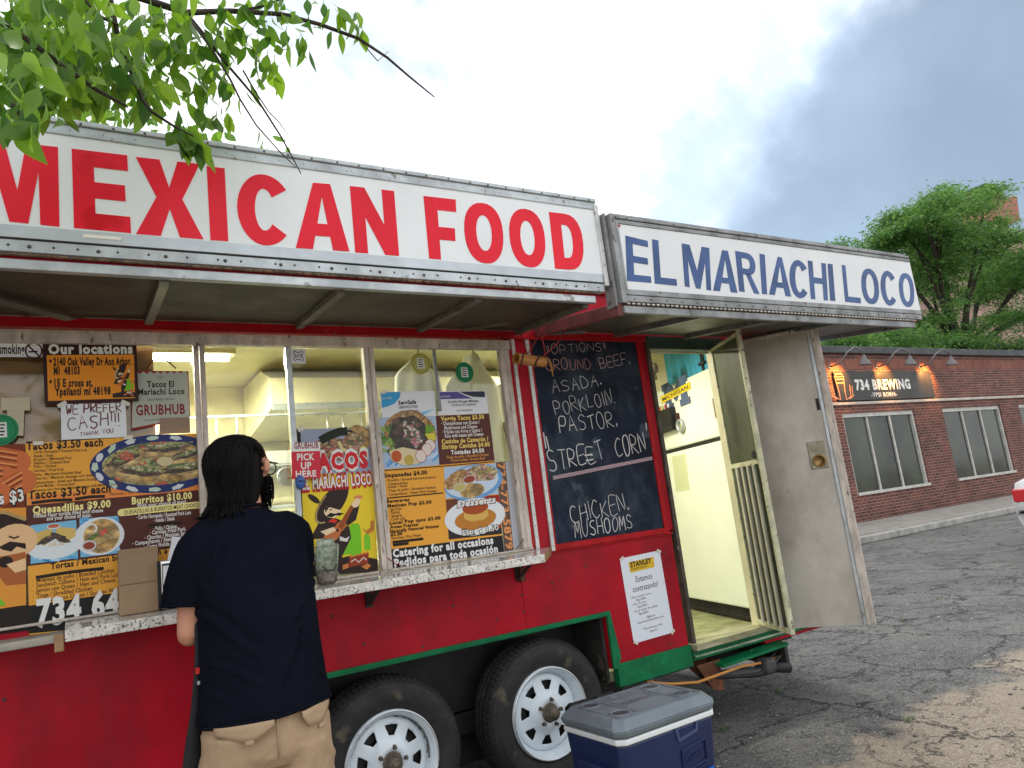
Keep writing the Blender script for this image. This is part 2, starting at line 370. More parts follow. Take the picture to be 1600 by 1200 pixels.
def food(mb, c_, rx, rz, pal, n, y, rnd, big=.3, fl=.6):
    for k in range(n):
        a = rnd.uniform(0, 6.28); q = math.sqrt(rnd.random()) * .82
        p = (c_[0] + rx * q * math.cos(a), c_[1] + rz * q * math.sin(a)); s_ = rnd.uniform(.35, 1) * big
        pts = [(u + rnd.uniform(-.12, .12) * rx * s_, v_ + rnd.uniform(-.12, .12) * rz * s_) for u, v_ in ell(p, rx * s_, rz * s_ * rnd.uniform(fl * .5, 1), 7, rnd.uniform(0, 3))]
        mb.poly(pts, y - k * .00002, None, flat(rnd.choice(pal)))
exec_later = []
# ================================================================== GROUND
def ground():
    m = bpy.data.materials.new('cracked_asphalt'); m.use_nodes = True; t = m.node_tree; b = t.nodes['Principled BSDF']; lk = t.links.new
    def n_(k, **kw):
        q = t.nodes.new(k)
        for a_, b_ in kw.items(): setattr(q, a_, b_)
        return q
    tc_ = n_('ShaderNodeTexCoord'); V = tc_.outputs['Object']
    def noise_(s, d=6, v=V, r=.6):
        q = n_('ShaderNodeTexNoise'); q.inputs['Scale'].default_value = s; q.inputs['Detail'].default_value = d; q.inputs['Roughness'].default_value = r; lk(v, q.inputs['Vector']); return q
    def rng(src, a_, b_, c_=0, d_=1):
        q = n_('ShaderNodeMapRange'); lk(src, q.inputs[0]); q.inputs[1].default_value = a_; q.inputs[2].default_value = b_; q.inputs[3].default_value = c_; q.inputs[4].default_value = d_; return q.outputs[0]
    def mix_(f_, a_, b_, blend='MIX'):
        q = n_('ShaderNodeMix', data_type='RGBA', blend_type=blend)
        for i, v_ in ((0, f_), (6, a_), (7, b_)):
            if isinstance(v_, (tuple, float, int)): q.inputs[i].default_value = v_
            else: lk(v_, q.inputs[i])
        return q.outputs[2]
    big = noise_(.9); fine = noise_(95, 3); mid = noise_(6)
    c_ = mix_(rng(big.outputs[0], .38, .62), (.068, .074, .080, 1), (.14, .137, .13, 1))
    c_ = mix_(rng(mid.outputs[0], .5, .62), c_, (.06, .064, .066, 1))
    # aggregate
    vor = n_('ShaderNodeTexVoronoi'); vor.inputs['Scale'].default_value = 130; lk(V, vor.inputs['Vector'])
    ag = n_('ShaderNodeSeparateColor'); lk(vor.outputs['Color'], ag.inputs[0])
    c_ = mix_(rng(ag.outputs[0], .45, 1, 0, .75), c_, (.30, .29, .27, 1))
    c_ = mix_(rng(ag.outputs[1], .7, 1, 0, .8), c_, (.02, .02, .02, 1))
    # paler tan patch on the near side, edge broken by noise
    sx = n_('ShaderNodeSeparateXYZ'); lk(V, sx.inputs[0])
    ad = n_('ShaderNodeMath', operation='MULTIPLY_ADD'); lk(big.outputs[0], ad.inputs[0]); ad.inputs[1].default_value = 1.3; lk(sx.outputs['Y'], ad.inputs[2])
    ad2 = n_('ShaderNodeMath', operation='MULTIPLY_ADD'); lk(sx.outputs['X'], ad2.inputs[0]); ad2.inputs[1].default_value = -.02; lk(ad.outputs[0], ad2.inputs[2])
    ptn = n_('ShaderNodeMath', operation='MULTIPLY_ADD'); lk(mid.outputs[0], ptn.inputs[0]); ptn.inputs[1].default_value = .45; lk(ad2.outputs[0], ptn.inputs[2]); patch = rng(ptn.outputs[0], .30, .14, 0, .8)
    c_ = mix_(patch, c_, mix_(rng(ag.outputs[0], .3, 1), (.30, .24, .17, 1), (.46, .40, .31, 1)))
    # cracks
    wv = noise_(2.1, 7, V, .7); sc_ = n_('ShaderNodeVectorMath', operation='SCALE'); lk(wv.outputs['Color'], sc_.inputs[0]); sc_.inputs['Scale'].default_value = .75
    av = n_('ShaderNodeVectorMath', operation='ADD'); lk(V, av.inputs[0]); lk(sc_.outputs[0], av.inputs[1])
    cr = []
    for s_, th in ((1.15, .022), (3.1, .017)):
        vo = n_('ShaderNodeTexVoronoi', feature='DISTANCE_TO_EDGE'); vo.inputs['Scale'].default_value = s_; lk(av.outputs[0], vo.inputs['Vector'])
        cr.append(rng(vo.outputs['Distance'], 0, th, 1, 0))
    gate = rng(noise_(.8, 2).outputs[0], .48, .54); g2 = n_('ShaderNodeMath', operation='MULTIPLY'); lk(cr[1], g2.inputs[0]); lk(gate, g2.inputs[1])
    g3 = n_('ShaderNodeMath', operation='MULTIPLY'); lk(cr[0], g3.inputs[0]); lk(rng(noise_(.55, 3).outputs[0], .34, .44), g3.inputs[1]); mx_ = n_('ShaderNodeMath', operation='MAXIMUM'); lk(g3.outputs[0], mx_.inputs[0]); lk(g2.outputs[0], mx_.inputs[1])
    c_ = mix_(mx_.outputs[0], c_, (.012, .012, .012, 1))
    lk(c_, b.inputs['Base Color']); b.inputs['Roughness'].default_value = .9
    h = n_('ShaderNodeMath', operation='SUBTRACT'); lk(fine.outputs[0], h.inputs[0]); lk(mx_.outputs[0], h.inputs[1])
    bp = n_('ShaderNodeBump'); bp.inputs['Strength'].default_value = .8; bp.inputs['Distance'].default_value = .012; lk(h.outputs[0], bp.inputs['Height']); lk(bp.outputs[0], b.inputs['Normal'])
    V_ = []; F_ = []; nx, ny = 90, 60
    for j in range(ny + 1):
        for i in range(nx + 1):
            x_ = -6 + 18 * i / nx; y_ = -6 + 12 * j / ny
            V_.append((x_, y_, .018 * noise.noise((x_ * .5, y_ * .5, 1)) * min(1, (i > 0) * (i < nx) * (j > 0) * (j < ny))))
    for j in range(ny):
        for i in range(nx):
            a_ = j * (nx + 1) + i; F_.append((a_, a_ + 1, a_ + nx + 2, a_ + nx + 1))
    k = len(V_); V_ += [(x_, y_, 0) for y_ in (-200, -6, 6, 200) for x_ in (-200, -6, 12, 300)]
    for j in range(3):
        for i in range(3):
            if i == 1 and j == 1: continue
            a_ = k + j * 4 + i; F_.append((a_, a_ + 1, a_ + 5, a_ + 4))
    mb = MB(); mb.add(V_, F_); o = mb.build('parking_lot_ground', m, kind='structure', smooth=True)
    pv = M('sidewalk_concrete', (.34, .32, .29), .85, 0, .25, 4, bump=.2, bs=60)
    mb = MB().box(4, 60, 5.6, 7.9, 0, .12); sw = mb.build('sidewalk', pv, kind='structure', bevel=.02)
    for i in range(18):
        MB().box(4.1 + i * 1.5, 4.1 + i * 1.5 + 1.48, 5.75, 7.88, .12, .135).build('paving_slab', pv, sw, bevel=.006)
    MB().box(4, 60, 5.45, 5.6, 0, .13).build('kerb', M('kerb_stone', (.40, .39, .36), .8, 0, .3, 6), kind='structure', bevel=.02)
ground()
rr = random.Random(90); gv = MB(); gm = [M('pebble_light', (.34, .32, .29), .85), M('pebble_dark', (.09, .09, .09), .85)]
for k in range(2600):
    x_, y_ = rr.uniform(1.0, 9.0), rr.uniform(-2.2, 3.5); r0 = rr.uniform(.003, .010) * (1 if rr.random() < .93 else 1.8)
    z_ = .018 * noise.noise((x_ * .5, y_ * .5, 1)); V = []
    for t_, h_ in ((0, .9), (1, .35), (1, -.3)):
        for q_ in range(5): a_ = q_ * 1.2566 + t_; V.append((x_ + r0 * t_ * math.cos(a_) * rr.uniform(.7, 1.2), y_ + r0 * t_ * math.sin(a_) * rr.uniform(.7, 1.2), z_ + r0 * h_ * .8))
    gv.add(V, [(j * 5 + i, j * 5 + (i + 1) % 5, j * 5 + 5 + (i + 1) % 5, j * 5 + 5 + i) for j in range(2) for i in range(5)], gm[k % 2])
tag(gv.build('gravel', None, None, kind='stuff'), 'loose grit and pebbles scattered over the cracked asphalt', 'gravel')
wd = MB(); wm = M('weed_green', (.09, .16, .035), .8)
for k in range(16):
    cx_, cy_ = rr.uniform(2.6, 7.5), rr.uniform(-1.2, 2.5)
    for j in range(14): a_ = rr.uniform(0, 6.28); l_ = rr.uniform(.015, .05); b_ = Vector((cx_ + rr.uniform(-.04, .04), cy_ + rr.uniform(-.02, .02), .0)); d_ = Vector((math.cos(a_), math.sin(a_), 0)); n_ = Vector((-d_.y, d_.x, 0)) * .003; wd.add([b_ - n_, b_ + n_, b_ + d_ * l_ + Vector((0, 0, l_ * .9))], [(0, 1, 2)])
tag(wd.build('weeds', wm, None, kind='stuff'), 'tiny green weeds growing in the asphalt cracks', 'weeds')

# ================================================================== TRAILER
T = thing('food_trailer', (1.2, 1.1, 0), 'red food trailer with green trim, white lettered awning signs and a counter window', 'food trailer')
def B(name, mat, *a, bevel=0, **k):
    return MB().box(*a).build(name, mat, T, bevel=bevel, **k)
XL, XR = -3.2, 4.12
lw = MB().poly([(XL, .47), (.755, .47), (.755, .735), (2.385, .735), (2.385, .47), (1.985 + .94, .47), (2.925, 1.12), (XL, 1.12)], 0, .04, red).build('lower_wall', None, T)
# sheet seam and lip
MB().box(1.902, 1.906, -.003, 0, .74, 1.07).box(1.99, 2.93, -.012, 0, 1.098, 1.106).build('panel_seam', redtrim, lw)
r_ = MB()
for x_, z_ in ((.62, .86), (.95, .98), (1.08, .84), (1.35, .78), (1.52, .93), (1.74, .83), (1.895, .92), (1.895, .84), (2.08, .95), (-.2, .9), (-.2, .6), (-.6, .8), (2.30, 1.0), (2.42, .7), (2.45, .55), (2.8, .52), (2.6, .5), (2.85, 1.0), (1.12, 1.02)):
    r_.lathe((x_, -.001, z_), (0, -1, 0), [(.006, 0), (.005, .003), (0, .004)], 8)
r_.build('rivet', screwm, lw, kind='stuff')
rw = MB()
rw.box(1.985, 2.945, 0, .04, 1.12, 2.222).build('right_wall', red, T)
g = MB()
g.poly([(.70, .735), (.72, .758), (2.41, .758), (2.41, .735)], -.014, 0).poly([(2.385, .735), (2.41, .735), (2.44, .52), (2.41, .47), (2.385, .47)], -.014, 0)
g.box(.69, 2.40, -.02, -.014, .740, .746)
g.build('wheel_arch_trim', green, T)
MB().box(2.41, 2.93, -.013, 0, .375, .49).box(2.41, 2.93, 0, .03, .375, .47).build('green_skirt', green, T, bevel=.003)
MB().box(XL, .70, -.013, .03, .375, .47).build('green_skirt', green, T, bevel=.003)
B('red_beam', redtrim, XL, 2.945, -.02, .04, 2.2225, 2.262, bevel=.004)
B('upper_wall', red, XL, XR, 0, .04, 2.264, 2.512)
B('roof_fascia', M('faded_pink_fascia', (.60, .40, .40), .5, 0, .3, 5), XL, XR, -.006, .04, 2.514, 2.73)
B('fascia_drip_edge', redtrim, XL, XR, -.02, -.006, 2.508, 2.522)
B('rear_side_wall', red, 3.53, XR, 0, .04, .38, 2.262)
B('roof', alu, XL, XR, .04, 2.16, 2.66, 2.73, bevel=.01)
B('back_wall', stainless, XL, XR, 2.1, 2.16, .40, 2.66)
B('front_end_wall', creamw, XL, XL + .05, .04, 2.1, .40, 2.66)
B('rear_end_wall', creamw, XR - .05, XR, .04, 2.1, .40, 2.66)
flm = M('trailer_floor', (.30, .32, .16), .6, 0, .4, 9)
MB().box(XL + .05, XR - .05, .34, 2.1, .40, .45).box(XL + .05, .75, .04, .339, .40, .45).box(2.39, XR - .05, .04, .339, .40, .45).build('floor', flm, T)
B('ceiling', creamw, XL + .05, XR - .05, .04, 2.1, 2.42, 2.45)
MB().box(1.98, 2.945, .0405, .046, 1.12, 2.42).box(XL + .05, 2.945, .0405, .046, 1.0, 1.12).box(XL + .05, 3.5, .0405, .046, 2.2, 2.42).build('inner_lining', creamw, T)
# chassis
MB().box(XL, XR, .3, .38, .28, .39).box(XL, XR, 1.75, 1.83, .28, .39).box(.3, 2.6, .5, .56, .30, .39).build('chassis_rail', dark, T)
MB().box(.76, 2.38, .30, .33, .38, 1.0).box(.755, .77, .0, .33, .38, 1.0).box(.77, 2.375, .04, .30, .735, .76).build('wheel_well', black, T)
MB().box(2.365, 2.383, .03, .33, .40, 1.0).build('mud_flap', M('dirty_mud_flap', (.035, .032, .028), .8, 0, .5, 9, spots=((.10, .08, .06), 12, .6)), T)
MB().box(.4, 2.7, .36, .38, .12, .40).build('underbody_shade_sheet', black, T)  # black sheet added to stand for the deep shade under the trailer
for x_ in (1.165, 1.975):
    MB().tube([(x_, .12, .35), (x_, 2.0, .35)], .035, 10).build('axle', dark, T)

# wheels
def wheel(x_, z_, rusty):
    root = bpy.data.objects.new('wheel', None); root.location = (x_, .0, z_); link(root, T)
    lbl(root, 'white spoke wheel with cracked rusty rim' if rusty else 'white spoke wheel with clean rim')
    c_ = Vector((x_, 0, z_)); ax = (0, 1, 0)
    # tyre
    prof = [(.205, .022), (.212, .008), (.222, .002), (.25, -.010), (.285, -.014), (.300, -.010), (.302, -.006), (.312, -.004), (.325, .010), (.333, .022), (.335, .035), (.331, .037), (.331, .044), (.337, .046), (.338, .075), (.333, .077), (.333, .086), (.339, .088), (.339, .112), (.334, .114), (.334, .123), (.338, .125), (.335, .16), (.325, .19), (.29, .21), (.22, .205), (.205, .19)]
    MB().lathe(c_, ax, prof, 64).build('tyre', tyrem, root)
    tb = MB()
    for k in range(76):
        for y0_, y1_ in ((.05, .082), (.092, .108), (.128, .158)):
            a0 = 2 * math.pi * (k + (.3 if y0_ == .092 else 0)) / 76; V = []
            for a_ in (a0, a0 + .058):
                for r0 in (.330, .3415):
                    for yv in (y0_, y1_): V.append(c_ + Vector((math.sin(a_) * r0, yv, math.cos(a_) * r0)))
            tb.add(V, [(2, 3, 7, 6), (0, 2, 6, 4), (1, 5, 7, 3), (0, 1, 3, 2), (4, 6, 7, 5)])
    for k in range(76):
        a_ = 2 * math.pi * k / 76; V = []
        for aa in (a_, a_ + .045):
            for r0, yv in ((.318, .004), (.334, .030), (.3375, .046)): V.append(c_ + Vector((math.sin(aa) * (r0 + .003), yv - .002, math.cos(aa) * (r0 + .003))))
        tb.add(V, [(0, 1, 4, 3), (1, 2, 5, 4)])
    tb.build('tread_block', tyrem, root, kind='stuff')
    # barrel and bead
    MB().lathe(c_, ax, [(.213, .010), (.209, -.006), (.204, -.008), (.200, .000), (.196, .004), (.192, .012), (.190, .016), (.187, .018), (.185, .030), (.178, .045), (.172, .08), (.172, .17)], 64).build('rim', rimm, root)
    MB().lathe(c_, ax, [(.2125, -.0065), (.2095, -.0105), (.205, -.0105), (.2035, -.006)], 64).build('rim_bead', chromem, root)
    rings = [(.040, .006, 5), (.062, .004, 5), (.078, .010, 5.5), (.092, .024, 6), (.104, .030, 7), (.118, .033, 9), (.134, .036, 11.5), (.147, .038, 12), (.160, .040, 12), (.172, .044, 12), (.178, .052, 12)]
    V = []; F = []
    for r0, h0, hw in rings:
        for k in range(8):
            for da in (-22.5, -hw - 2.2, -hw, 0, hw, hw + 2.2):
                a_ = R(k * 45 + 8 + da); V.append(c_ + Vector((math.sin(a_) * r0, h0, math.cos(a_) * r0)))
    for i in range(len(rings) - 1):
        for k in range(48):
            if 4 <= i <= 6 and k % 6 in (2, 3): continue
            a_ = i * 48 + k; b_ = i * 48 + (k + 1) % 48
            F.append((a_, b_, b_ + 48, a_ + 48))
    o = MB().add(V, F, None, True).build('spoke_disc', rimm, root)
    s_ = o.modifiers.new('solid', 'SOLIDIFY'); s_.thickness = .005
    # hub
    MB().lathe(c_, ax, [(.0, -.052), (.014, -.052), (.017, -.049), (.017, -.044), (.024, -.040), (.031, -.034), (.033, -.005), (.040, .003), (.046, .006)], 24).build('hub', hubm, root)
    for k in range(5):
        a_ = R(k * 72 + 12); p = c_ + Vector((math.sin(a_) * .060, .004, math.cos(a_) * .060))
        MB().lathe(p, ax, [(0, -.020), (.006, -.019), (.009, -.012), (.009, 0), (.012, .002)], 6, smooth=False).build('lug_nut', hubm, root)
    MB().lathe(c_, ax, [(.1, .07), (.165, .07), (.165, .075)], 32).build('brake_drum', dark, root)
    if rusty:
        m_ = MB(); rr = random.Random(5)
        for a0, a1 in ((-70, -20), (10, 100)):
            V = []; F = []
            n_ = 28
            for i in range(n_ + 1):
                a_ = R(a0 + (a1 - a0) * i / n_); r0 = .181 + rr.uniform(-.002, .002); r1 = r0 - rr.uniform(.001, .007)
                for q in (r0, r1): V.append(c_ + Vector((math.sin(a_) * q, .030 if q == r0 else .042, math.cos(a_) * q)) + Vector((0, -.004, 0)))
            for i in range(n_): F.append((2 * i, 2 * i + 1, 2 * i + 3, 2 * i + 2))
            m_.add(V, F)
        m_.build('flaking_paint', hubm, root)
wheel(1.98, .350, False); wheel(1.165, .338, True)

# counter
ct = MB(); zt0, zt1 = 1.128, 1.112
ct.add([(-.02, 0, zt0), (2.10, 0, zt0), (1.905, -.235, zt1), (-.02, -.235, zt1), (-.02, 0, zt0 - .038), (2.10, 0, zt0 - .038), (1.905, -.235, zt1 - .038), (-.02, -.235, zt1 - .038)],
       [(3, 2, 1, 0), (4, 5, 6, 7), (3, 7, 6, 2), (0, 4, 7, 3), (1, 5, 4, 0)]).add([(1.905, -.235, zt1), (2.10, 0, zt0), (2.10, 0, zt0 - .038), (1.905, -.235, zt1 - .038)], [(0, 3, 2, 1)], woodm)
ct.mats = [counterm, woodm]; ct.m = [0] * 5 + [1]
co_ = ct.build('counter', None, T, bevel=.003)
MB().box(XL, -.024, -.19, 0, 1.072, 1.098).build('counter_extension', M('worn_counter', (.45, .42, .36), .5, 0, .5, 9, stretch=(.3, 1, 1), bump=.3, bs=40), T, bevel=.004)
MB().box(-.05, -.022, -.225, -.195, 1.045, 1.10).build('counter_end_block', woodm, T, bevel=.003)
for x_ in (.4, 1.1, 1.87):
    MB().box(x_, x_ + .03, -.012, 0, .99, 1.088).bar((x_ + .015, -.012, 1.0), (x_ + .015, -.16, 1.085), .02, .006).build('counter_bracket', dark, T)
MB().box(1.885, 1.91, -.03, 0, .985, 1.075).build('rusty_bracket', rust, T)

# window frames
def fr(name, *a, bevel=.003): return B(name, frame, *a, bevel=bevel)
fr('window_head', XL, 1.985, -.034, 0, 2.160, 2.206)
fr('window_head_lip', XL, 1.985, -.042, -.034, 2.196, 2.206, bevel=0)
fr('window_sill', XL, 1.985, -.02, 0, 1.129, 1.139)
MUX = (1.5510,2.0166)[0]
def post(x_, w0, proud=.036):
    MB().box(x_ - w0 / 2, x_ - .002, -proud, 0, 1.139, 2.160).box(x_ + .002, x_ + w0 / 2, -proud + .006, 0, 1.139, 2.160).build('window_post', frame, T, bevel=.002)
post(.466, .044); post(1.204, .052); post(1.945, .058)
B('window_post', alu, .822, .846, -.028, 0, 1.139, 2.158, bevel=.002)
B('window_muntin', alud, MUX - .008, MUX + .008, -.016, 0, 1.85, 2.158, bevel=.002)
B('corner_post', redtrim, 1.976, 2.000, -.012, 0, 1.139, 2.222)
for x_ in (2.006, 2.098):
    o = MB().box(x_, x_ + .022, -.012, 0, 1.10, 2.24)
    o.build('aluminium_strip', M('pale_aluminium_strip', (.62, .62, .60), .4, .3, .15, 8), T, bevel=.002)
    r_ = MB()
    for k in range(20): r_.lathe((x_ + .011, -.0125, 1.13 + k * .056), (0, -1, 0), [(.003, 0), (0, .002)], 6)
    r_.build('strip_screw', screwm, T, kind='stuff')
for x0, x1 in ((.488, .822), (.846, 1.178), (1.230, 1.916)):
    B('window_pane', glassm, x0, x1, .006, .010, 1.139, 2.160)
B('window_pane', glassm, -.56, .444, .030, .034, 1.139, 2.160)
B('window_pane', glassm, -1.6, -.60, .030, .034, 1.139, 2.160)
B('warm_glow_backing', M('warm_glow_panel', (.34, .17, .075), .32, .45, .45, 2.6, stretch=(.5, 1, 3)), -1.9, .30, .050, .056, 1.139, 2.165)  # added sheet; its brown-orange colour stands for the warm-lit interior behind the pane

# awning 1
A1 = bpy.data.objects.new('awning', None); A1.location = (0, 0, 2.26); link(A1, T); lbl(A1, 'long awning carrying the red lettered sign')
MB().add([(XL, -.02, 2.264), (2.045, -.02, 2.264), (2.06, -.66, 2.222), (XL, -.66, 2.222), (XL, -.02, 2.284), (2.045, -.02, 2.284), (2.06, -.66, 2.242), (XL, -.66, 2.242)],
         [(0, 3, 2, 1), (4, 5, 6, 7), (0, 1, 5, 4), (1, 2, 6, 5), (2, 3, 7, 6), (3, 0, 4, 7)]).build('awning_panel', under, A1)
MB().box(XL, 2.04, -.045, -.021, 2.2635, 2.275).box(XL, 2.04, -.03, -.021, 2.262, 2.30).build('awning_hinge_rail', M('dirty_pale_rail', (.42, .38, .34), .6, .2, .35, 8, spots=((.14, .11, .09), 20, .6)), A1)
for x_ in (-1.5, -.91, -.315, .28, .883, 1.47, 2.03):
    MB().bar((x_, -.045, 2.249), (x_ - .004, -.655, 2.209), .032, .026).build('awning_rib', M('grimy_rib', (.15, .14, .12), .6, .2, .4, 9) if x_ > .5 else under2, A1, bevel=.002)
MB().bar((1.708,-0.050,2.252), (2.021,-0.300,2.259), .05, .006).build('awning_brace', under2, A1)
MB().bar((-0.255,-0.420,2.210), (0.013,-0.100,2.233), .05, .006).build('awning_brace', under2, A1)
MB().box(XL, 2.063, -.690, -.662, 2.210, 2.243).build('awning_edge_flange', alu, A1, bevel=.003)
hm = MB()
for k in range(150): hm.tube([(2.05 - k * .034, -.694, 2.2545), (2.05 - k * .034 - .030, -.694, 2.2545)], .0055, 6)
hm.build('piano_hinge', M('rusty_hinge', (.20, .13, .08), .7, .5, .5, 30), A1, kind='stuff')
MB().box(XL, 2.115, -.699, -.66, 2.262, 2.300).build('sign_lower_angle', alu, A1, bevel=.002)
MB().box(XL, 2.118, -.698, -.665, 2.301, 2.304).build('shadow_gap', black, A1)
MB().box(XL, 2.110, -.7035, -.67, 2.3055, 2.345).build('sign_bottom_trim', M('sign_trim', (.52, .57, .61), .4, .4, .15, 5, spots=((.55, .42, .12), 7, .72)), A1, bevel=.001)
MB().box(XL, 2.130, -.700, -.662, 2.345, 2.672).build('sign_panel', signw, A1, bevel=.002)
MB().box(XL, 2.134, -.7045, -.655, 2.664, 2.700).box(XL, 2.130, -.712, -.655, 2.700, 2.718).build('sign_top_trim', alu, A1, bevel=.003)
MB().box(2.116, 2.140, -.709, -.66, 2.290, 2.69).build('sign_end_cap', M('chipped_white', (.66, .67, .67), .45, .2, .2, 8, spots=((.20, .18, .16), 30, .62)), A1, bevel=.002)
sr = MB()
k = 0
x_ = 2.09
rr = random.Random(4)
while x_ > -1.2:
    sr.lathe((x_, -.7125, 2.709 - .003), (0, -1, 0), [(.0045, 0), (.003, .002), (0, .0025)], 8)
    sr.lathe((x_ - .03, -.7045, 2.682), (0, -1, 0), [(.0025, 0), (0, .001)], 6)
    sr.lathe((x_ + rr.uniform(-.02, .02), -.699, 2.286 - .004), (0, -1, 0), [(.0045, 0), (.003, .002), (0, .0025)], 8)
    if k % 2: sr.lathe((x_ - .05, -.699, 2.280), (0, -1, 0), [(.0065, 0), (.005, .004), (0, .005)], 8)
    x_ -= .094 + rr.uniform(-.01, .01); k += 1
sr.build('screw', screwm, A1, kind='stuff')
MB().box(.045, .15, -.705, -.7036, 2.322, 2.333).build('torn_trim', M('pale_torn_edge', (.8, .78, .7), .7), A1)

def LT(ch, q, t_, h_):
    """block capital in unit square; returns list of polygons (u,v), v up; t_=vertical stroke width, h_=horizontal stroke height"""
    if ch == 'I': return [[(0, 0), (1, 0), (1, 1), (0, 1)]]
    if ch == 'E': return [[(0, 0), (1, 0), (1, h_), (t_, h_), (t_, .5 - h_ / 2), (.93, .5 - h_ / 2), (.93, .5 + h_ / 2), (t_, .5 + h_ / 2), (t_, 1 - h_), (1, 1 - h_), (1, 1), (0, 1)]]
    if ch == 'F': return [[(0, 0), (t_, 0), (t_, .42 - h_ / 2), (.93, .42 - h_ / 2), (.93, .42 + h_ / 2), (t_, .42 + h_ / 2), (t_, 1 - h_), (1, 1 - h_), (1, 1), (0, 1)]]
    if ch == 'L': return [[(0, 0), (1, 0), (1, h_), (t_, h_), (t_, 1), (0, 1)]]
    if ch == 'H': return [[(0, 0), (t_, 0), (t_, .5 - h_ / 2), (1 - t_, .5 - h_ / 2), (1 - t_, 0), (1, 0), (1, 1), (1 - t_, 1), (1 - t_, .5 + h_ / 2), (t_, .5 + h_ / 2), (t_, 1), (0, 1)]]
    if ch == 'X': a_ = t_ * 1.12; return [[(0, 0), (a_, 0), (.5, .36), (1 - a_, 0), (1, 0), (.5 + a_ * .55, .5), (1, 1), (1 - a_, 1), (.5, .64), (a_, 1), (0, 1), (.5 - a_ * .55, .5)]]
    if ch == 'M': return [[(0, 0), (t_ * .8, 0), (t_ * .8, .66), (.5 - t_ * .38, 0), (.5 + t_ * .38, 0), (1 - t_ * .8, .66), (1 - t_ * .8, 0), (1, 0), (1, 1), (1 - t_ * 1.25, 1), (.5, .40), (t_ * 1.25, 1), (0, 1)]]
    if ch == 'N': return [[(0, 0), (t_ * .9, 0), (t_ * .9, .55), (1 - t_, 0), (1, 0), (1, 1), (1 - t_ * .9, 1), (1 - t_ * .9, .45), (t_, 1), (0, 1)]]
    if ch == 'A':
        b_ = .5 - t_ * .52; return [[(0, 0), (t_ * .95, 0), (t_ * .95 + (b_) * .40 * .9, .20), (1 - t_ * .95 - b_ * .36, .20), (1 - t_ * .95, 0), (1, 0), (.5 + t_ * .55, 1), (.5 - t_ * .55, 1)],
                                    ] , [(.5 - (.5 - t_) * .50, .20 + h_ * .95), (.5 + (.5 - t_) * .50, .20 + h_ * .95), (.5, .76)]
    return None
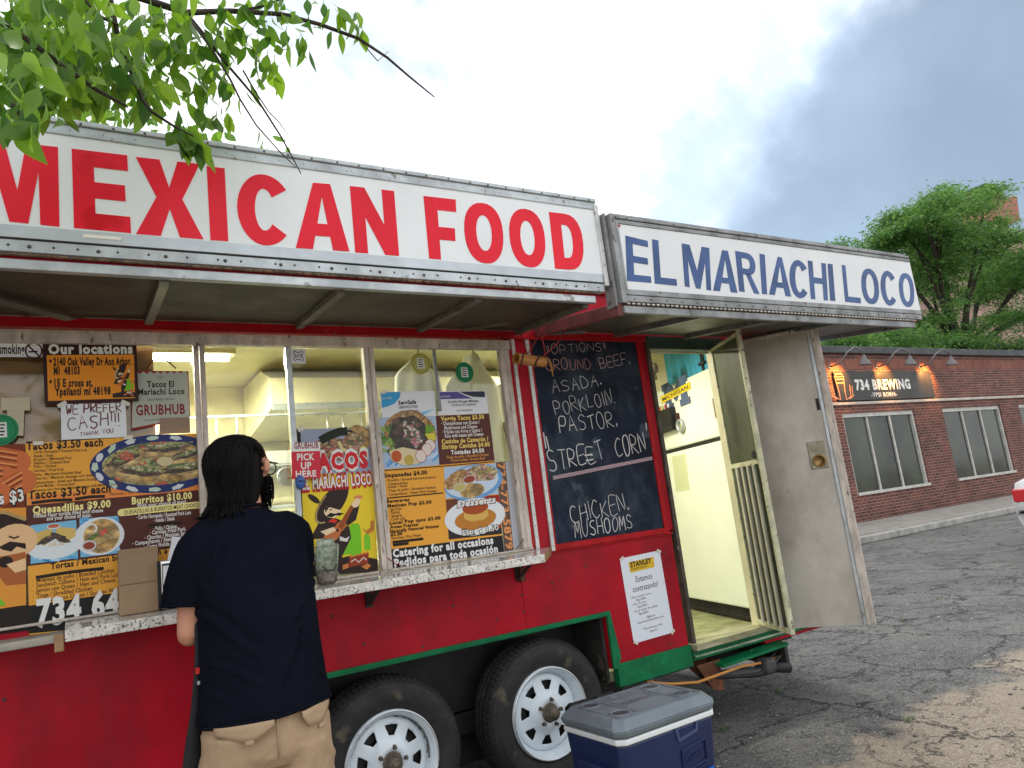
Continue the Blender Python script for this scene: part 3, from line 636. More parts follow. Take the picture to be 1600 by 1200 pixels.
def letter(ch, tl, tr, bl, br, y0, y1, mat, parent, t_=.33, h_=.2, edge=None):
    """tl.. are (x,z) corners"""
    def mp(p):
        u, v_ = p
        return (bl[0] + (br[0] - bl[0]) * u + ((tl[0] + (tr[0] - tl[0]) * u) - (bl[0] + (br[0] - bl[0]) * u)) * v_,
                bl[1] + (br[1] - bl[1]) * u + ((tl[1] + (tr[1] - tl[1]) * u) - (bl[1] + (br[1] - bl[1]) * u)) * v_)
    mb = MB()
    def ring(out, inn):
        n = len(out); V = [(mp(p)[0], y0, mp(p)[1]) for p in out] + [(mp(p)[0], y0, mp(p)[1]) for p in inn]
        V += [(v_[0], y1, v_[2]) for v_ in V[:]]
        F = []
        for i in range(n):
            j = (i + 1) % n
            F += [(i, j, n + j, n + i), (2 * n + i, 2 * n + j, j, i), (n + i, n + j, 3 * n + j, 3 * n + i)]
        mb.add(V, F)
    n = 28
    if ch == 'O':
        sq = lambda a_, e: (math.copysign(abs(math.cos(a_)) ** e, math.cos(a_)), math.copysign(abs(math.sin(a_)) ** e, math.sin(a_)))
        out = [(.5 + .5 * sq(2 * math.pi * k / n, .88)[0], .5 + .5 * sq(2 * math.pi * k / n, .88)[1]) for k in range(n)]
        inn = [(.5 + (.5 - t_) * sq(2 * math.pi * k / n, .95)[0], .5 + (.5 - h_) * sq(2 * math.pi * k / n, .95)[1]) for k in range(n)]
        ring(out, inn)
    elif ch == 'C':
        V = []; F = []; a0, a1 = R(38), R(318)
        for k in range(n + 1):
            a_ = a0 + (a1 - a0) * k / n; c_, s_ = math.cos(a_), math.sin(a_)
            q0 = mp((.5 + .5 * c_ * (1.0 if c_ < 0 else 1.14), .5 + .5 * s_)); q1 = mp((.5 + (.5 - t_) * c_ * (1.0 if c_ < 0 else 1.2), .5 + (.5 - h_) * s_))
            V += [(q0[0], y0, q0[1]), (q1[0], y0, q1[1]), (q0[0], y1, q0[1]), (q1[0], y1, q1[1])]
        for k in range(n):
            a_ = 4 * k; b_ = a_ + 4; F += [(a_, a_ + 1, b_ + 1, b_), (a_, b_, b_ + 2, a_ + 2), (a_ + 1, a_ + 3, b_ + 3, b_ + 1)]
        F += [(0, 2, 3, 1), (4 * n, 4 * n + 1, 4 * n + 3, 4 * n + 2)]
        mb.add(V, F)
    elif ch == 'D':
        m_ = 12; out = [(0, 1)]; inn = [(t_, 1 - h_)]
        for k in range(m_ + 1):
            a_ = math.pi / 2 - math.pi * k / m_
            out.append((.45 + .55 * abs(math.cos(a_)) ** .8 * 1, .5 + .5 * math.copysign(abs(math.sin(a_)) ** .9, math.sin(a_))))
            inn.append((.45 + (.55 - t_) * abs(math.cos(a_)) ** .8, .5 + (.5 - h_) * math.copysign(abs(math.sin(a_)) ** .9, math.sin(a_))))
        out.append((0, 0)); inn.append((t_, h_)); ring(out, inn)
    elif ch == 'R':
        m_ = 10; out = [(0, 1)]; inn = [(t_, 1 - h_)]; cz = .72; rz = .28
        for k in range(m_ + 1):
            a_ = math.pi / 2 - math.pi * k / m_
            out.append((.5 + .42 * abs(math.cos(a_)) ** .8, cz + rz * math.sin(a_))); inn.append((.5 + (.42 - t_) * abs(math.cos(a_)) ** .8, cz + (rz - h_) * math.sin(a_)))
        out.append((0, .44)); inn.append((t_, .44 + h_)); ring(out, inn)
        for q in ([(0, 0), (t_, 0), (t_, .44), (0, .44)], [(1 - t_ * 1.05, 0), (1, 0), (.5 + t_ * .5, .46), (.5 - t_ * .35, .46)]):
            mb.poly([mp(p) for p in q], y0, y1)
    elif ch == 'A':
        o_ = [(0, 0), (.5 - t_ * .5, 1), (.5 + t_ * .5, 1), (1, 0), (1 - t_ * .92, 0)]
        k_ = lambda v_: t_ * .92 + (.5 - t_ * .92) * v_ / .80     # inner left edge
        vb, vt = .20, .20 + h_ * .9
        polys = [[(0, 0), (t_ * .92, 0), (k_(vb), vb), (k_(vt), vt), (.5, .80), (.5, 1), (.5 - t_ * .5, 1)],
                 [(1, 0), (.5 + t_ * .5, 1), (.5, 1), (.5, .80), (1 - k_(vt), vt), (1 - k_(vb), vb), (1 - t_ * .92, 0)], [(k_(vb), vb), (1 - k_(vb), vb), (1 - k_(vt), vt), (k_(vt), vt)]]
        for q in polys: mb.poly([mp(p) for p in q], y0, y1)
    else:
        for q in LT(ch, 0, t_, h_): mb.poly([mp(p) for p in q], y0, y1)
    o = mb.build('sign_letter', mat, parent); return o
ys = -.7018
S1 = [('M', (-0.2444,2.6131), (-0.0198,2.6201), (-0.2270,2.3566), (-0.0180,2.3518), .30), ('E', (0.0173,2.6209), (0.1746,2.6235), (0.0205,2.3520), (0.1791,2.3510), .38),
 ('X', (0.2000,2.6219), (0.3974,2.6276), (0.1935,2.3498), (0.3980,2.3511), .32), ('I', (0.4195,2.6238), (0.4786,2.6235), (0.4200,2.3502), (0.4776,2.3518), 1),
 ('C', (0.5172,2.6181), (0.6989,2.6227), (0.5098,2.3478), (0.6924,2.3479), .33), ('A', (0.7261,2.6101), (0.9191,2.6205), (0.7085,2.3481), (0.9094,2.3522), .34),
 ('N', (0.9330,2.6203), (1.1143,2.6245), (0.9317,2.3504), (1.1090,2.3512), .32), ('F', (1.2413,2.6199), (1.3879,2.6229), (1.2376,2.3513), (1.3680,2.3509), .40),
 ('O', (1.4183,2.6210), (1.6087,2.6260), (1.4062,2.3498), (1.5904,2.3516), .30), ('O', (1.6372,2.6221), (1.8246,2.6236), (1.6254,2.3514), (1.8064,2.3490), .30),
 ('D', (1.8575,2.6236), (2.0351,2.6266), (1.8493,2.3546), (2.0182,2.3555), .34)]
def grow(c4, e):
    tl, tr, bl, br = c4; return (tl[0] - e, tl[1] + e), (tr[0] + e, tr[1] + e), (bl[0] - e, bl[1] - e), (br[0] + e, br[1] - e)
for ch, a_, b_, c_, d_, t_ in S1:
    o = letter(ch, a_, b_, c_, d_, ys, -.700, signr, A1, t_, .205)

# awning 2
A2 = bpy.data.objects.new('awning', None); A2.location = (3, 0, 2.26); link(A2, T); lbl(A2, 'shorter awning over the doorway carrying the blue lettered sign')
ax0, ax1 = 2.155, 4.50
MB().add([(ax0, -.02, 2.268), (ax1, -.02, 2.268), (ax1, -.72, 2.178), (ax0, -.72, 2.178), (ax0, -.02, 2.288), (ax1, -.02, 2.288), (ax1, -.72, 2.198), (ax0, -.72, 2.198)],
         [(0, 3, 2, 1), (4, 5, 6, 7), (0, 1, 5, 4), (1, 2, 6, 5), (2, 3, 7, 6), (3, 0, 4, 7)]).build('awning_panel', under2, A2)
MB().box(ax0, ax1, -.045, -.021, 2.266, 2.278).build('awning_hinge_rail', alud, A2)
MB().bar((ax0 + .012, -.03, 2.262), (ax0 + .012, -.73, 2.172), .03, .06).build('awning_side_rail', M('maroon_side_rail', (.20, .06, .06), .55, .2, .4, 9), A2, bevel=.002)
for x_ in (2.70, 3.24, 3.78, 4.45):
    MB().bar((x_, -.045, 2.254), (x_, -.715, 2.168), .034, .03).build('awning_rib', alud, A2, bevel=.002)
MB().bar((2.16, -.05, 2.243), (2.48, -.035, 2.262), .05, .006).build('awning_brace', alud, A2)
MB().box(ax0 + .02, 4.52, -.745, -.722, 2.150, 2.186).build('awning_edge_flange', alud, A2, bevel=.003)
hm = MB()
for k in range(78): hm.tube([(4.52 - k * .030, -.748, 2.1945), (4.52 - k * .030 - .018, -.748, 2.1945)], .0058, 6)
hm.build('piano_hinge', M('bright_hinge', (.55, .53, .48), .35, .8, .3, 30), A2, kind='stuff')
MB().box(ax0 + .03, 4.575, -.735, -.70, 2.188, 2.201).build('hinge_backing', rust, A2)
MB().box(ax0 + .032, 4.60, -.752, -.70, 2.2025, 2.235).build('sign_lower_angle', alud, A2, bevel=.003)
MB().box(ax0 + .034, 4.60, -.7545, -.70, 2.2365, 2.262).build('sign_bottom_trim', alud, A2, bevel=.002)
MB().box(2.19, 4.605, -.750, -.70, 2.2625, 2.585).build('sign_panel', M('white_sign_plain', (.74, .77, .79), .35, 0, .06, 3, spots=((.5, .5, .46), 20, .74)), A2, bevel=.002)
MB().box(2.19, 4.60, -.7545, -.70, 2.5855, 2.606).box(2.19, 4.59, -.760, -.70, 2.608, 2.622).box(2.17, 4.57, -.748, -.70, 2.624, 2.636).build('sign_top_trim', alud, A2, bevel=.002)
MB().box(2.162, 2.190, -.756, -.69, 2.196, 2.63).box(2.145, 2.160, -.73, -.66, 2.186, 2.64).box(2.1915, 2.206, -.7555, -.749, 2.24, 2.60).build('sign_side_trim', alud, A2, bevel=.002)
MB().box(2.205, 2.217, -.7565, -.7552, 2.568, 2.578).build('red_tape_scrap', redtrim, A2)
sr = MB()
for k in range(24):
    x_ = 2.24 + k * .10
    sr.lathe((x_, -.7525, 2.218), (0, -1, 0), [(.005, 0), (.003, .002), (0, .0025)], 8)
    if k % 3 == 0: sr.lathe((x_ + .02, -.7605, 2.615), (0, -1, 0), [(.005, 0), (.003, .002), (0, .0025)], 8)
sr.build('screw', screwm, A2, kind='stuff')
def c3(x0, z0): return (920 + x0 / 2.7586, 300 + z0 / 2.7586)
S2 = [('E', (2.2432,2.5289), (2.3778,2.5153), (2.2116,2.3039), (2.3591,2.3034), .30), ('L', (2.4089,2.5265), (2.5510,2.5203), (2.3809,2.3016), (2.5224,2.2991), .28),
 ('M', (2.6032,2.5235), (2.7917,2.5171), (2.5754,2.2991), (2.7524,2.2881), .22), ('A', (2.8382,2.5161), (2.9733,2.5105), (2.7661,2.2889), (2.9413,2.2869), .30),
 ('R', (2.9824,2.5184), (3.1400,2.5106), (2.9580,2.2965), (3.1092,2.2893), .26), ('I', (3.1697,2.5186), (3.2104,2.5166), (3.1298,2.2922), (3.1691,2.2908), 1),
 ('A', (3.2742,2.5166), (3.3882,2.5094), (3.1850,2.2917), (3.3630,2.2887), .28), ('C', (3.4047,2.5108), (3.5620,2.5047), (3.3571,2.2866), (3.5120,2.2799), .30),
 ('H', (3.5700,2.5130), (3.7281,2.5063), (3.5299,2.2845), (3.6790,2.2827), .25), ('I', (3.7460,2.5077), (3.7901,2.5073), (3.6996,2.2838), (3.7456,2.2823), 1),
 ('L', (3.8777,2.5101), (4.0304,2.5058), (3.8376,2.2830), (3.9862,2.2805), .22), ('O', (4.0562,2.5078), (4.2230,2.5059), (4.0052,2.2814), (4.1797,2.2797), .26),
 ('C', (4.2501,2.5079), (4.4106,2.5051), (4.1963,2.2805), (4.3591,2.2799), .30), ('O', (4.4417,2.5052), (4.6075,2.5063), (4.3903,2.2814), (4.5491,2.2782), .26)]
for ch, a_, b_, c_, d_, t_ in S2:
    letter(ch, a_, b_, c_, d_, -.7520, -.750, signb, A2, t_, .15)

# doorway, step and doors
B('door_jamb', M('dark_jamb', (.10, .085, .07), .6, .3, .5, 12, spots=((.35, .33, .3), 40, .66)), 2.948, 2.972, -.016, .05, .44, 2.245, bevel=.002)
B('door_jamb', creamw, 3.500, 3.53, -.004, .05, .44, 2.20, bevel=.002)
B('door_lintel', M('green_black_lintel', (.04, .075, .06), .5, 0, .4, 9), 2.972, 3.60, -.01, .05, 2.185, 2.262, bevel=.002)
MB().tube([(2.975, .02, 2.168), (3.49, .02, 2.172)], .007, 8).build('curtain_rod', creamw, T)
st = MB()
B('door_sill', M('worn_sill', (.55, .52, .36), .55, 0, 0, 10, rgb2=(.15, .17, .07), stretch=(.3, 1, 1), bump=.3, bs=40), 2.94, 4.10, -.05, .12, .455, .490, bevel=.003)
B('green_skirt', green, 2.94, 4.12, -.013, .03, .400, .4535, bevel=.003)
MB().box(2.94, 4.12, -.030, -.0135, .418, .428).build('skirt_edge_strip', M('chipped_green_white', (.55, .58, .48), .5, 0, 0, 20, rgb2=(.01, .16, .06), stretch=(.4, 1, 1)), T)
# green step plate hanging below
MB().add([(3.10, -.06, .352), (3.66, -.06, .366), (3.66, .02, .375), (3.10, .02, .36), (3.10, -.06, .335), (3.66, -.06, .351), (3.66, .02, .365), (3.10, .02, .35)],
         [(0, 1, 2, 3), (7, 6, 5, 4), (0, 4, 5, 1), (1, 5, 6, 2), (3, 2, 6, 7), (0, 3, 7, 4)]).build('step_plate', green, T)
MB().box(3.63, 3.655, -.05, .3, .24, .35).build('step_hanger', dark, T)
MB().add([(2.96, 0, .37), (3.14, 0, .37), (3.14, 0, .20), (3.06, 0, .22), (2.96, .1, .37), (3.14, .1, .37), (3.14, .1, .20)], [(0, 3, 2, 1), (1, 2, 6, 5), (4, 5, 6)]).build('rusty_gusset', rust, T)
MB().tube([(2.66, .1, .40), (2.70, .05, .30), (2.74, .05, .22), (2.70, .1, .16)], .012, 8).build('drain_pipe', M('dull_pipe', (.35, .38, .40), .5, .3), T)
# bundled hoses under the door
MB().tube([(3.080,0.020,0.289), (3.230,-0.020,0.276), (3.389,-0.040,0.253), (3.526,-0.050,0.250)], [.022, .028, .030, .026], 10).build('drain_hose', M('grey_drain_hose', (.05, .05, .055), .6, 0, .4, 10), T)
MB().tube([(3.505,-0.050,0.255), (3.628,-0.055,0.230)], .030, 14).build('hose_end_cap', black, T, smooth=True)
for dy, zz in ((0, .08), (.03, .10)):
    MB().tube([Vector(q_) + Vector((0, dy, zz - .08)) for q_ in ((3.048,0.050,0.278), (3.191,-0.030,0.265), (3.343,-0.080,0.253), (3.468,-0.070,0.268), (3.586,-0.040,0.299), (3.804,0.100,0.296))], .009, 8).build('black_cable', black, T)
MB().box((3.397,-0.050,0.305)[0], (3.491,-0.050,0.286)[0], -.10, 0, .24, .32).build('cable_wrap', M('taped_bundle', (.06, .06, .065), .6, 0, .5, 20, bump=.6, bs=40), T, bevel=.02)

def door_frame(hx, hy, ang, width, z0, z1):
    u = Vector((math.cos(R(ang)), math.sin(R(ang)), 0)); n_ = Vector((-u.y, u.x, 0))
    return Matrix(((u.x, n_.x, 0, hx), (u.y, n_.y, 0, hy), (0, 0, 1, 0), (0, 0, 0, 1)))
# main door: hinged at the right jamb, swung past square
dm = door_frame(3.515, -.02, -56, .6, .5, 2.2)
D1 = bpy.data.objects.new('door', None); D1.location = (3.515, -.02, .5); link(D1, T); lbl(D1, 'open grey metal door folded back')
def DB(name, mat, *a, bevel=0, par=None, m_=None):
    return MB().box(*a, mtx=m_ or dm).build(name, mat, par or D1, bevel=bevel)
W1 = .60
DB('door_panel', doorm, 0.02, W1 - .03, -.02, .014, .47, 2.185)
DB('door_stile', frame, W1 - .035, W1 + .012, -.028, .02, .47, 2.215, bevel=.004)
DB('door_stile', alu, W1 - .054, W1 - .036, -.026, .02, .47, 2.205, bevel=.002)
DB('door_stile', frame, -.01, .02, -.026, .02, .47, 2.19, bevel=.003)
DB('door_stile', frame, .02, W1 - .035, -.024, .018, 2.185, 2.205, bevel=.003)
o = DB('door_lock_plate', M('brass_grey_plate', (.30, .27, .20), .4, .7, .3, 20), W1 - .17, W1 - .075, -.026, -.0205, 1.36, 1.52, bevel=.003)
pc = dm @ Vector((W1 - .118, -.026, 1.405)); nv = (dm.to_3x3() @ Vector((0, -1, 0)))
MB().lathe(pc, nv, [(.038, 0), (.038, .006), (.030, .010), (.030, .006), (.0, .006)], 20).build('lock_ring', M('tarnished_brass', (.32, .20, .08), .4, .8, .4, 20), o)
DB('latch_hole', dark, W1 - .076, W1 - .058, -.024, -.0205, 1.70, 1.77)
# screen door
sm_ = door_frame(3.498, -.01, -115.5, .56, .5, 2.17)
D2 = bpy.data.objects.new('screen_door', None); D2.location = (3.498, -.01, .5); link(D2, T); lbl(D2, 'half open grimy screen door with bars at the bottom')
def SB(name, mat, *a, bevel=0): return DB(name, mat, *a, bevel=bevel, par=D2, m_=sm_)
W2 = .437
sty = M('cream_door_stile', (.55, .55, .38), .5, .1, .3, 12, spots=((.12, .11, .08), 30, .62))
SB('screen_panel', screend, .012, W2 - .02, -.002, .004, 1.452, 2.17)
SB('screen_stile', sty, W2 - .022, W2, -.016, .012, .50, 2.20, bevel=.003)
SB('screen_stile', sty, 0, .014, -.012, .012, .50, 2.19, bevel=.003)
SB('screen_rail', sty, .014, W2 - .022, -.013, .012, 2.17, 2.19, bevel=.003)
SB('screen_rail', sty, .014, W2 - .022, -.016, .012, 1.425, 1.452, bevel=.003)
SB('screen_rail', sty, .014, W2 - .022, -.013, .012, .50, .53, bevel=.003)
SB('kick_panel', M('dark_kick_panel', (.07, .08, .05), .6, .1, .4, 7), .014, W2 - .022, -.002, .002, .53, 1.425)
for k in range(4):
    SB('guard_bar', M('pale_bar', (.58, .57, .5), .4, .4, .2, 10), .10 + k * .080, .124 + k * .080, -.026, -.013, .53, 1.425, bevel=.002)
SB('screen_latch', dark, W2 - .06, W2 - .03, -.034, -.016, 1.46, 1.50, bevel=.003)
# ================================================================== POSTERS AND SIGNS ON THE FACADE
def poster(name, q, y, mat, label, cat, th=.0015, group=None):
    mb = MB().poly(list(q), y, y + th); o = mb.build(name, mat); return tag(o, label, cat, group)
def printed(parent, mb, name='print'):
    if mb.v: return mb.build(name, None, parent)
def cx(q, u, v_): return lerp4(q, u, v_)
YP = -.0030
rnd = random.Random(11)
TAN = [(.42, .22, .08), (.55, .34, .12), (.60, .42, .20), (.30, .15, .05)]
MEAT = [(.05, .025, .015), (.10, .05, .03), (.20, .09, .05), (.03, .02, .015)]
SALAD = [(.20, .34, .06), (.45, .50, .16), (.65, .60, .35), (.10, .20, .04), (.62, .10, .05), (.60, .45, .20)]
# --- big menu board (left window)
Qa = [(-0.1372,1.7817), (0.4490,1.7923), (0.4636,1.5606), (-0.1339,1.5542)]
Qb = [(-0.1339,1.5542), (0.4636,1.5606), (0.4640,1.3431), (-0.1363,1.3383)]
Qc = [(-0.1363,1.3383), (0.4640,1.3431), (0.4581,1.2063), (-0.1348,1.2003)]
Qd = [(-0.1348,1.2003), (0.4581,1.2063), (0.4520,1.0647), (-0.1294,1.1052)]
outl = [Qa[0], Qa[1], Qd[2], (-0.1200,1.0796), (-0.1275,1.0810)]
o = poster('menu_board', [Qa[0], Qa[1], (0.4523,1.0720), (-0.1275,1.1006)], YP, flat(ORG), 'large orange and brown menu board listing tacos, quesadillas and burritos with a taco plate', 'menu board')
p = MB(); y = YP
p.poly(Qb, y - .0004, None, flat(BRN)); p.poly(Qd, y - .0004, None, flat(BLK))
p.poly([(-0.1338,1.5866), (0.4653,1.5994), (0.4636,1.5606), (-0.1339,1.5542)], y - .0003, None, flat(s2l(232,140,66)))
TY = y - .0010
K = flat((.02, .012, .008)); Kw = flat((.10, .05, .02)); W = flat(WHITE); C = flat(CRM)
text(p, 'Tacos $3.50 each', (-0.1353,1.7567), (0.1114,1.7583), .030, TY, K, .035)
for s_, a_, b_ in (('·  Cerdo Horneado / Roasted Pork Loin', (-0.1216,1.7428), (0.0578,1.7416)), ('·  Asada / Steak', (-0.1216,1.7286), (-0.0498,1.7276)), ('·  Al pastor / Marinated Pork', (-0.1217,1.7156), (0.0073,1.7143)),
   ('·  Suadero / Chopped Beef', (-0.1217,1.7026), (0.0010,1.7002)), ('·  Pollo / Chicken', (-0.1218,1.6896), (-0.0420,1.6875)), ('·  Carnitas / Fried Pork', (-0.1218,1.6743), (-0.0178,1.6726)), ('·  Birria - Marinated Shredded Beef', (-0.1219,1.6591), (0.0377,1.6576)),
   ('·  Chorizo / Mexican Sausage and cheese', (-0.1219,1.6450), (0.0858,1.6442)), ('·  Campechano - Steak and Mexican Sausage', (-0.1220,1.6298), (0.0919,1.6291)), ('·  Carne Molida / Ground Beef', (-0.1200,1.6168), (0.0164,1.6159)),
   ('·  Huevos con chorizo / Scrambled eggs with Mexican Sausage', (-0.1201,1.6016), (0.1689,1.6045)), ('·  Pescado / Fish', (0.1184,1.5660), (0.2141,1.5672))):
    text(p, s_, a_, b_, .0105, TY, Kw, .012)
text(p, 'Tacos $3.50 each', (-0.1299,1.5758), (0.1337,1.5793), .030, TY, K, .035)
for a_, b_ in (((-0.1193,1.5620), (0.0076,1.5618)), ((0.0158,1.5634), (0.1141,1.5652)), ((-0.1077,1.2950), (0.1049,1.2979)), ((0.2572,1.4371), (0.3803,1.4360))):
    ribbon(p, [a_, ((a_[0] + b_[0]) / 2, (a_[1] + b_[1]) / 2 + .003), b_], .0058, TY, K)
text(p, 'Quesadillas $9.00', (-0.1165,1.5225), (0.1325,1.5234), .026, TY, C, .04)
text(p, 'Folded Flour tortilla filled with cheese', (-0.1127,1.5071), (0.1067,1.5067), .014, TY, W, .02)
text(p, 'and your choice of meat.', (-0.0735,1.4936), (0.0686,1.4926), .014, TY, W, .02)
text(p, 'Burritos $10.00', (0.2042,1.5262), (0.4192,1.5285), .026, TY, C, .04)
text(p, 'With your choice of meat.', (0.2214,1.5110), (0.3996,1.5124), .014, TY, W, .02)
pa, pb = (0.1683,1.4846), (0.4461,1.4875)
p.poly([pa, pb, (pb[0], pb[1] + .027), (pa[0], pa[1] + .027)] , TY + .0003, None, C); p.poly(ell((pa[0], pa[1] + .0135), .0135, .0135), TY + .0002, None, C)
text(p, 'QUESADILLAS & BURRITOS MEAT CHOICE', (0.1760,1.4904), (0.4416,1.4931), .015, TY, K, .01)
for s_, a_, b_ in (('· Cerdo Horneado / Roasted Pork Loin', (0.2181,1.4672), (0.4120,1.4667)), ('· Asada / Steak', (0.2777,1.4497), (0.3529,1.4503)), ('· Pollo / Chicken', (0.2767,1.4177), (0.3588,1.4183)),
   ('· Carnitas Fried Pork', (0.2629,1.4034), (0.3908,1.4047)), ('· Chorizo / Mexican Sausage', (0.2446,1.3860), (0.4184,1.3890)), ('· Campechanos / Steak and Sausage', (0.2024,1.3694), (0.4225,1.3734)), ('· Carne Molida / Ground Beef', (0.2436,1.3521), (0.4194,1.3562))):
    text(p, s_, a_, b_, .0145, TY, W, .025)
text(p, 'Tortas / Mexican bu', (-0.0629,1.3179), (0.1582,1.3213), .021, TY, K, .03)
text(p, 'h $', (0.2896,1.3244), (0.3235,1.3261), .021, TY, K, .03)
for s_, a_, b_ in (('·  Milanesa de pollo / Breaded Chicken', (-0.1193,1.2777), (0.1381,1.2791)), ('·  Sandwich Cubano / Ham and Pork Loin', (-0.1194,1.2605), (0.1568,1.2611)), ('·  Jamón con Queso / Ham and Cheese', (-0.1194,1.2425), (0.1416,1.2434)),
   ('·  Tinga / Shredded Chicken', (-0.1176,1.2229), (0.0663,1.2246)), ('·  Salchicha con Queso / Sausage With', (-0.1177,1.2052), (0.1535,1.2065))):
    text(p, s_, a_, b_, .0150, TY, Kw, .012)
text(p, '734 64', (-0.1066,1.1252), (0.1538,1.1250), .088, TY, W, .045)
# plate of tacos
pc_ = (0.3052,1.6782); FY = y - .0006; XC = (0.4464,1.6686)[0]
def clipx(pts): return [(min(a_, XC), b_) for a_, b_ in pts]
p.poly(clipx(ell(pc_, .240, .116, 60)), FY, None, flat((.020, .035, .15)))
for k in range(34):
    a_ = 2 * math.pi * k / 34; q_ = (pc_[0] + .222 * math.cos(a_), pc_[1] + .103 * math.sin(a_))
    if q_[0] < XC - .01 and k % 2: p.poly(blob(q_, .020, .010, 10, a_ + 1.57, .3), FY - .0001, None, flat((.50, .64, .52) if k % 4 == 1 else (.62, .66, .70)))
p.poly(clipx(ell(pc_, .200, .086, 60)), FY - .00015, None, foodmat('salad', [(.28, .34, .08), (.50, .46, .16), (.62, .56, .30), (.10, .16, .04), (.42, .40, .12), (.56, .10, .04), (.30, .24, .08)], 55))
TOR = foodmat('tortilla', [(.60, .40, .13), (.66, .46, .18), (.54, .32, .09), (.62, .42, .15)], 22); MT = foodmat('meat', [(.06, .03, .015), (.12, .06, .03), (.035, .02, .012), (.20, .11, .05)], 75); GR = foodmat('greens', [(.22, .30, .06), (.50, .44, .18), (.10, .18, .04), (.62, .58, .36), (.34, .36, .10)], 85)
for dx, dz, rx_, rz_, ro in ((.03, .050, .10, .032, .06), (-.125, .012, .075, .040, .45), (.11, .022, .085, .030, .30), (-.06, -.040, .10, .034, -.12), (.085, -.038, .10, .036, .05)):
    c_ = (pc_[0] + dx, pc_[1] + dz)
    p.poly(clipx(blob(c_, rx_, rz_, 30, ro, .05)), FY - .0010 - dx * .001, None, TOR); p.poly(clipx(blob((c_[0], c_[1] + rz_ * .35), rx_ * .88, rz_ * .50, 30, ro, .18)), FY - .0012 - dx * .001, None, MT)
    p.poly(clipx(blob((c_[0] + .01, c_[1] + rz_ * .62), rx_ * .70, rz_ * .34, 30, ro, .3)), FY - .0014 - dx * .001, None, GR)
p.poly(blob((pc_[0] - .115, pc_[1] + .035), .026, .018, 14, 0, .2), FY - .0020, None, foodmat('salsa', [(.62, .10, .04), (.50, .06, .03), (.66, .20, .08)], 90)); p.poly(blob((pc_[0] + .02, pc_[1] + .006), .030, .018, 16, 0, .08), FY - .0020, None, flat((.60, .52, .30)))
# quesadilla photographs
for qq, kind_ in (([(-0.1234,1.4818), (0.0189,1.4861), (0.0232,1.3463), (-0.1229,1.3455)], 0), ([(0.0292,1.4885), (0.1565,1.4871), (0.1587,1.3474), (0.0314,1.3476)], 1)):
    p.poly(qq, y - .0008, None, flat(s2l(120, 185, 220)))
    for k in range(22):
        u0, v0 = rnd.random() * .8, rnd.uniform(.55, .95)
        if kind_: u0, v0 = rnd.choice([0.02, .9]), rnd.random() * .9
        a_, b_ = cx(qq, u0, v0), cx(qq, min(1, u0 + .2), min(1, max(0, v0 + rnd.uniform(-.2, .2))))
        ribbon(p, [a_, b_], .0045, y - .0009 - k * .00001, flat(rnd.choice([s2l(50,140,200), s2l(180,215,235), s2l(90,165,215)])))
    c0 = cx(qq, .5, .45)
    if kind_ == 0:
        p.poly(ell(cx(qq, .5, .62), .085, .045, 24), y - .0012, None, flat((.70, .76, .80)))
        p.poly([cx(qq, .02, .25), cx(qq, .45, .12), cx(qq, .52, .35), cx(qq, .3, .58), cx(qq, .04, .42)], y - .0013, None, flat((.62, .44, .12)))
        p.poly([cx(qq, .98, .22), cx(qq, .58, .12), cx(qq, .5, .35), cx(qq, .72, .58), cx(qq, .97, .42)], y - .0014, None, flat((.66, .47, .14)))
        p.poly(blob(cx(qq, .37, .42), .034, .012, 16, .5, .25), y - .0016, None, MT); p.poly(blob(cx(qq, .63, .42), .034, .012, 16, -.5, .25), y - .0016, None, MT)
        food(p, cx(qq, .5, .58), .030, .014, [(.7, .6, .4), (.75, .7, .55), (.65, .5, .25)], 18, y - .0019, rnd, .3)
        p.poly(ell(cx(qq, .5, .10), .022, .010, 16), y - .0024, None, flat((.7, .72, .75))); p.poly(ell(cx(qq, .5, .09), .018, .007, 16), y - .0025, None, flat((.50, .13, .06)))
    else:
        p.poly(ell(cx(qq, .5, .5), .082, .070, 26), y - .0012, None, flat((.72, .76, .80)))
        p.poly(ell(cx(qq, .55, .5), .060, .064, 24), y - .0013, None, flat((.68, .48, .18)))
        p.poly(blob(cx(qq, .56, .5), .058, .062, 26, 0, .04), y - .0014, None, TOR)
        for a_, b_ in (((.35, .5), (.95, .3)), ((.45, .2), (.85, .55)), ((.4, .75), (.9, .6))): ribbon(p, [cx(qq, *a_), cx(qq, *b_)], .0015, y - .0021, flat((.25, .13, .05)))
        food(p, cx(qq, .62, .42), .016, .016, [(.65, .08, .05), (.7, .15, .10)], 8, y - .0022, rnd, .5)
        p.poly(ell(cx(qq, .22, .72), .024, .020, 16), y - .0022, None, flat((.6, .62, .66))); p.poly(ell(cx(qq, .22, .72), .019, .014, 16), y - .0023, None, flat((.28, .06, .03)))
        food(p, cx(qq, .35, .5), .02, .012, [(.06, .15, .03), (.10, .22, .05)], 10, y - .0022, rnd, .4)
        ribbon(p, ell(cx(qq, .3, .28), .016, .016, 12, 0, -60, 150), .003, y - .0022, W)
printed(o, p)
